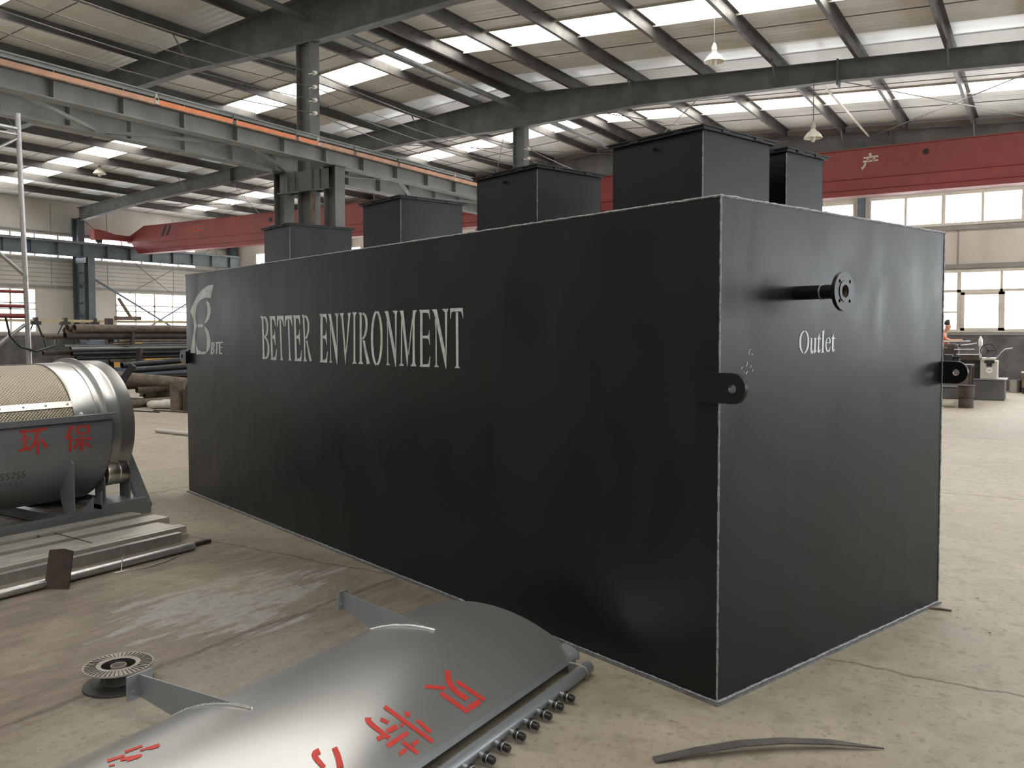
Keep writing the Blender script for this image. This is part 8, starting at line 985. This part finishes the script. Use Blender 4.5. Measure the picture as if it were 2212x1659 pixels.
# festoon track on posts with hanging cable loops
fs_ = thing('festoon_track', 'pale yellow festoon track on slim posts in front of the left side wall', 'track', (-24.0, 14, 0))
build('track', MB().box((-24.04, 11.2, 2.0), (-23.96, 21.5, 2.075)), M_SIGN if False else paint('pale_yellow', (.42, .34, .20), .6, 0, .12, 4), fs_)
for y in (11.3, 21.4): build('post', MB().box((-24.06, y-.04, 0), (-23.94, y+.04, 2.0)), M_STEEL, fs_)
build('bracket', MB().bar((-24, 16.25, 2.1), (-24, 15.8, 2.75), .07, .07).box((-24.1, 15.7, 2.08), (-23.9, 16.5, 2.20)), M_WOOD, fs_)
for k, y in enumerate((13.25, 14.1, 15.0)):
    tr_ = build('trolley', MB().cbox((-24, y, 1.97), (.10, .28, .10)).cbox((-24, y, 2.05), (.12, .10, .16)), M_DARK, fs_)
    z0 = 1.93
    lo = (.75, .55, .30)[k]
    build('cable', MB().path([(-24, y-.08, z0), (-24, y-.22, z0-lo*.5), (-24, y-.30, z0-lo)], .022, 8).path([(-24, y+.06, z0), (-24.0, y+.22, z0-lo*.55), (-24, y+.36, z0-lo*1.15)], .028, 8), M_RUBBER, tr_)

# mobile scaffold at the left edge
sc = thing('mobile_scaffold', 'galvanised mobile scaffold with a tall mast at the left edge of the photo', 'scaffold', (-9.2, 4.3, 0))
build('mast', MB().tube((-8.98, 4.915, 0), (-9.0, 4.838, 3.95), .026, 16), M_GALV, sc)
build('mast', MB().tube((-8.98, 3.4, 0), (-9.0, 3.4, 3.95), .026, 16), M_GALV, sc)
for x in (-10.2,):
    for y in (4.9, 3.4): build('mast', MB().tube((x, y, 0), (x, y, 3.2), .026, 16), M_GALV, sc)
build('top_tube', MB().tube((-9, 3.4, 3.79), (-9, 4.83, 3.79), .021, 12).tube((-9, 3.4, 3.73), (-9, 4.83, 3.73), .014, 12), M_GALV, sc)
build('brace', MB().tube((-9, 3.42, 2.75), (-9, 4.84, 3.70), .016, 10), M_GALV, sc)
build('brace', MB().tube((-9, 3.5, 3.15+.3), (-9, 4.86, 2.30), .020, 10), M_GALV, sc)
build('brace', MB().tube((-9, 3.5, .75), (-9, 4.86, 1.78), .020, 10), M_GALV, sc)
for z, r in ((2.12, .018), (1.97, .02), (1.87, .026)):
    build('red_rail', MB().tube((-9.0, 3.4, z), (-9.0, 4.86, z), r, 10), M_RED, sc)
build('rung', MB().tube((-10.2, 3.4, 1.2), (-10.2, 4.9, 1.2), .02, 10).tube((-10.2, 4.9, 1.2), (-9, 4.9, 1.2), .02, 10).tube((-10.2, 3.4, 1.2), (-9, 3.4, 1.2), .02, 10), M_GALV, sc)
tag(build('black_hose', MB().path([(-8.95, 4.64, 1.86), (-8.95, 4.68, 1.66), (-8.95, 4.78, 1.55), (-8.95, 4.95, 1.50), (-8.95, 5.15, 1.56)], .012, 8), M_RUBBER), 'thin black hose hanging from the red scaffold rail', 'hose')

# ---------------------------------------------------------------- workshop corner on the far right
la = thing('lathe', 'old lathe on a dark concrete block under the far right window', 'machine', (-1.15, 24.2, 0))
build('plinth', MB().box((-2.9, 24.0, 0), (-.78, 24.9, .50)), M_BRICK, la, .02)
build('chip_tray', MB().box((-2.9, 23.97, .50), (-.74, 24.95, .525)), M_TRIM, la)
cab = build('headstock', MB().box((-1.32, 24.02, .525), (-.95, 24.75, .97)).box((-1.30, 24.05, .97), (-1.0, 24.7, 1.04)), M_CREAM, la, .01)
build('vent', MB().prism([(-1.24, .93), (-1.22, .99), (-1.02, .99), (-1.0, .93), (-1.05, .90), (-1.18, .90)], (0, 24.015, 0), (1,0,0), (0,0,1), (0, -.01, 0)).box((-1.18, 24.0, .83), (-1.06, 24.015, .90)), M_DARK, cab)
build('badge', MB().lathe([(0,24.008),(.068,24.008),(.068,24.018)], (-1.12, 0, .74), 24, 'y'), M_CERAM, cab)
build('badge_mark', MB().box((-1.155, 24.0, .735), (-1.085, 24.006, .75)), M_BLACKTXT, cab)
build('bed', MB().box((-2.9, 24.1, .80), (-1.32, 24.6, .98)).box((-2.9, 24.2, .525), (-2.5, 24.6, .80)).box((-1.7, 24.15, .525), (-1.32, 24.6, .80)), M_DARK, la)
build('carriage', MB().box((-1.75, 24.0, .98), (-1.35, 24.65, 1.12)).box((-2.15, 24.05, .98), (-1.82, 24.6, 1.28)).lathe([(0,-.12),(.12,-.12),(.12,.05),(.06,.12),(0,.12)], (-1.95, 24.3, 1.28), 16, 'x'), M_RUSTD, la)
build('tailstock_bars', MB().tube((-2.2, 24.05, 1.44), (-1.55, 24.05, 1.45), .022, 10).tube((-1.9, 24.0, 1.24), (-1.45, 24.0, 1.25), .014, 8).tube((-1.85, 23.98, 1.12), (-1.35, 23.98, 1.12), .014, 8).tube((-1.75, 24.0, 1.35), (-1.4, 24.0, 1.40), .018, 8), M_GALV, la)
hw = MB(); hw.path([(-1.15+.165*math.cos(2*PI*i/28), 24.05, 1.225+.165*math.sin(2*PI*i/28)) for i in range(28)], .014, 8, closed=True)
for a in (.1, 2.2, 4.3): hw.tube((-1.15, 24.05, 1.225), (-1.15+.16*math.cos(a), 24.05, 1.225+.16*math.sin(a)), .012, 8)
hw.lathe([(0,-.04),(.035,-.04),(.035,.03),(0,.03)], (-1.15, 24.05, 1.225), 14, 'y'); build('handwheel', hw, M_DARK, la)
build('lever', MB().tube((-1.0, 24.1, 1.0), (-.86, 24.05, 1.20), .012, 8).tube((-.80, 24.05, 1.26), (-.64, 24.05, 1.29), .016, 8).tube((-.86, 24.05, 1.20), (-.80, 24.05, 1.26), .012, 8), M_GALV, la)
tag(build('bottle', MB().lathe([(0,0),(.045,0),(.048,.01),(.048,.13),(.04,.17),(.02,.21),(.018,.24),(0,.24)], (-1.33, 24.2, 1.36-.02), 18).box((-1.36, 24.17, 1.04), (-1.30, 24.23, 1.35)), M_CERAM), 'white bottle with a nozzle standing on the lathe headstock', 'bottle')
wb = thing('work_bench', 'rust-brown steel work bench in front of the lathe, right of the tank', 'bench', (-1.9, 22, 0))
build('bench_top', MB().box((-2.8, 21.75, .90), (-1.36, 22.6, .94)), M_RUSTD, wb)
for x in (-2.75, -1.40):
    for y in (21.8, 22.55): build('leg', MB().box((x-.03, y-.03, 0), (x+.03, y+.03, .90)), M_RUSTD, wb)
build('shelf', MB().box((-2.78, 21.8, .40), (-1.38, 22.55, .43)), M_RUSTD, wb)
tag(build('vise_block', MB().cbox((-1.86, 22.1, 1.05), (.18, .3, .22)).cbox((-1.70, 22.15, 1.02), (.12, .25, .16)).tube((-2.0, 22.0, 1.10), (-1.6, 22.0, 1.11), .02, 10), M_DARK), 'dark iron vise in the middle of the work bench', 'vise')
tag(build('white_crate', MB().box((-2.35, 21.80, .941), (-1.96, 22.1, 1.06)), M_CERAM), 'white slotted crate at the left end of the work bench', 'crate')
for x, lab in ((-1.86, 'left'), (-1.78, 'right')):
    tag(build('white_cup', MB().lathe([(0,0),(.028,0),(.034,.075),(.031,.075),(.026,.005),(0,.005)], (x+.0, 21.82, .941), 16), M_CERAM), 'small white cup on the work bench edge, %s of two' % lab, 'cup')
tag(build('stacked_drum', MB().lathe([(0,0),(.15,0),(.15,.22),(.17,.24),(.17,.48),(.19,.49),(.19,.505),(0,.505)], (-1.44, 21.4, 0), 28), M_RUSTD), 'dark stepped iron drum standing in front of the work bench', 'drum')
for p, q, r, mt, lab in (((-2.6, 21.35, .075), (-1.66, 21.35, .075), .075, paint('pale_log', (.34, .31, .25), .7, 0, .25, 6), 'pale thick bar lying nearest on the floor below the work bench'), ((-2.6, 21.75, .06), (-1.72, 21.75, .06), .05, M_RUSTD, 'dark bar on the floor behind the pale thick bar'), ((-2.6, 21.15, .012), (-1.85, 21.12, .012), .012, M_GALV, 'thin bright rod on the floor in front of the pale thick bar')):
    tag(build('round_bar', MB().tube(p, q, r, 18), mt), lab, 'bar')
tag(build('metal_bucket', MB().lathe([(0,0),(.14,0),(.15,.01),(.165,.34),(.17,.35),(.16,.35),(.145,.02),(0,.02)], (-.64, 27.6, 0), 26).path([(-.64+.17, 27.6, .33), (-.64+.12, 27.6, .20), (-.64, 27.55, .15), (-.64-.12, 27.6, .20), (-.64-.17, 27.6, .33)], .006, 6), M_GALV), 'galvanised bucket by the far wall, right of the lathe block', 'bucket')
cr = thing('wooden_box', 'brown wooden box on dark legs by the far wall, beside the bucket', 'box', (-.15, 27.4, 0))
build('case', MB().box((-.48, 27.1, .16), (.3, 27.7, .56)), M_WOOD, cr); build('lid', MB().box((-.5, 27.08, .56), (.32, 27.72, .585)), M_FRAME, cr)
for x in (-.44, .26): build('leg', MB().box((x-.03, 27.15, 0), (x+.03, 27.65, .16)), M_DARK, cr)

# ---------------------------------------------------------------- the turner at the lathe
def skin_obj(name, verts, edges, radii, mat, parent, sub=2, root=0):
    off = wloc(parent); me = bpy.data.meshes.new(name)
    me.from_pydata([tuple(Vector(v)-off) for v in verts], edges, []); me.materials.append(mat)
    o = bpy.data.objects.new(name, me); COL.objects.link(o); o.parent = parent
    md = o.modifiers.new('skin', 'SKIN'); md.use_smooth_shade = True
    for i, s_ in enumerate(me.skin_vertices[0].data):
        r = radii[i]; s_.radius = (r, r) if not isinstance(r, tuple) else r; s_.use_root = (i == root)
    ms = o.modifiers.new('sub', 'SUBSURF'); ms.levels = sub; ms.render_levels = sub
    return o
tag(build('duckboard', MB().box((-3.2, 25.2, 0), (-2.0, 26.0, .04)).box((-3.2, 25.2, .08), (-2.0, 26.0, .12)).box((-3.1, 25.25, .04), (-3.0, 25.95, .08)).box((-2.2, 25.25, .04), (-2.1, 25.95, .08)), M_WOOD), 'wooden duckboard on the floor behind the lathe', 'board')
pz = .12; hx = -2.30; hy = 25.5; PXO = .13
per = thing('person', 'person in orange shirt and dark gloves leaning over the lathe, half hidden by the tank', 'person', (-2.42, hy, pz))
V = lambda x, y, z: (x+PXO, hy+y, z+pz)
vb = [V(-2.58,0,.98), V(-2.56,0,1.12), V(-2.50,0,1.30), V(-2.43,0,1.44), V(-2.38,0,1.52), V(-2.34,0,1.60), V(-2.30,0,1.69), V(-2.29,0,1.77),
      V(-2.42,-.19,1.42), V(-2.22,-.27,1.33), V(-1.97,-.30,1.35), V(-1.90,-.31,1.35),
      V(-2.42,.19,1.42), V(-2.30,.24,1.22), V(-2.10,.16,1.20), V(-2.03,.14,1.21),
      V(-2.58,-.10,.92), V(-2.54,-.11,.50), V(-2.60,-.11,.09), V(-2.46,-.12,.04),
      V(-2.58,.10,.92), V(-2.60,.11,.50), V(-2.68,.11,.09), V(-2.54,.12,.04)]
eb = [(0,1),(1,2),(2,3),(3,4),(4,5),(5,6),(6,7),(3,8),(8,9),(9,10),(10,11),(3,12),(12,13),(13,14),(14,15),(0,16),(16,17),(17,18),(18,19),(0,20),(20,21),(21,22),(22,23)]
rb = [.125,.115,.125,.12,.06,.055,.082,.092,.058,.042,.028,.026,.058,.042,.028,.026,.085,.056,.040,.035,.085,.056,.040,.035]
skin_obj('body', vb, eb, rb, M_SKIN, per)
skin_obj('shirt', [V(-2.585,0,.95), V(-2.56,0,1.12), V(-2.50,0,1.30), V(-2.43,0,1.44), V(-2.40,0,1.49), V(-2.42,-.19,1.42), V(-2.30,-.25,1.36), V(-2.42,.19,1.42), V(-2.34,.23,1.30)], [(0,1),(1,2),(2,3),(3,4),(3,5),(5,6),(3,7),(7,8)], [.142,.13,.14,.135,.075,.075,.062,.075,.062], M_SHIRT, per)
skin_obj('trousers', [V(-2.58,0,.98), V(-2.58,-.10,.90), V(-2.54,-.11,.50), V(-2.60,-.11,.14), V(-2.58,.10,.90), V(-2.60,.11,.50), V(-2.68,.11,.14)], [(0,1),(1,2),(2,3),(0,4),(4,5),(5,6)], [.14,.10,.075,.06,.10,.075,.06], M_TROUS, per)
skin_obj('hair', [V(-2.32,0,1.74), V(-2.325,0,1.80), V(-2.30,0,1.845), V(-2.25,0,1.845)], [(0,1),(1,2),(2,3)], [.085,.100,.085,.055], M_HAIR, per)
for sx, (wx, wy, wz) in enumerate(((-1.90,-.31,1.35), (-2.03,.14,1.21))):
    vs = [V(wx-.04,wy,wz), V(wx+.0,wy,wz), V(wx+.055,wy,wz-.01)]; es = [(0,1),(1,2)]; rs = [.036,.034,.038]
    for k, (dy, ln) in enumerate(((-.034,.062),(-.012,.074),(.011,.070),(.033,.055))):
        i = len(vs); vs += [V(wx+.075,wy+dy,wz-.012), V(wx+.075+ln*.45,wy+dy,wz-.022), V(wx+.075+ln*.75,wy+dy*.95,wz-.052)]; es += [(2,i),(i,i+1),(i+1,i+2)]; rs += [.011,.0105,.009]
    i = len(vs); vs += [V(wx+.03,wy-.045,wz-.02), V(wx+.055,wy-.060,wz-.045)]; es += [(1,i),(i,i+1)]; rs += [.013,.010]
    skin_obj('gloved_hand', vs, es, rs, M_TROUS, per, 1)
for sy in (-1, 1):
    build('eye', MB().lathe([(0,-.012),(.009,-.006),(.012,0),(.009,.006),(0,.012)], V(-2.205, sy*.032, 1.755), 10), M_CERAM, per)
    build('shoe', MB().box((-2.57 if sy > 0 else -2.51, hy+sy*.11-.05, pz), (-2.29 if sy > 0 else -2.23, hy+sy*.11+.05, pz+.09)), M_DARK, per, .02)
build('nose', MB().prism([(-2.085,1.76),(-2.050,1.715),(-2.08,1.71)], (0, hy-.012, pz), (1,0,0), (0,0,1), (0,.024,0)), M_SKIN, per)
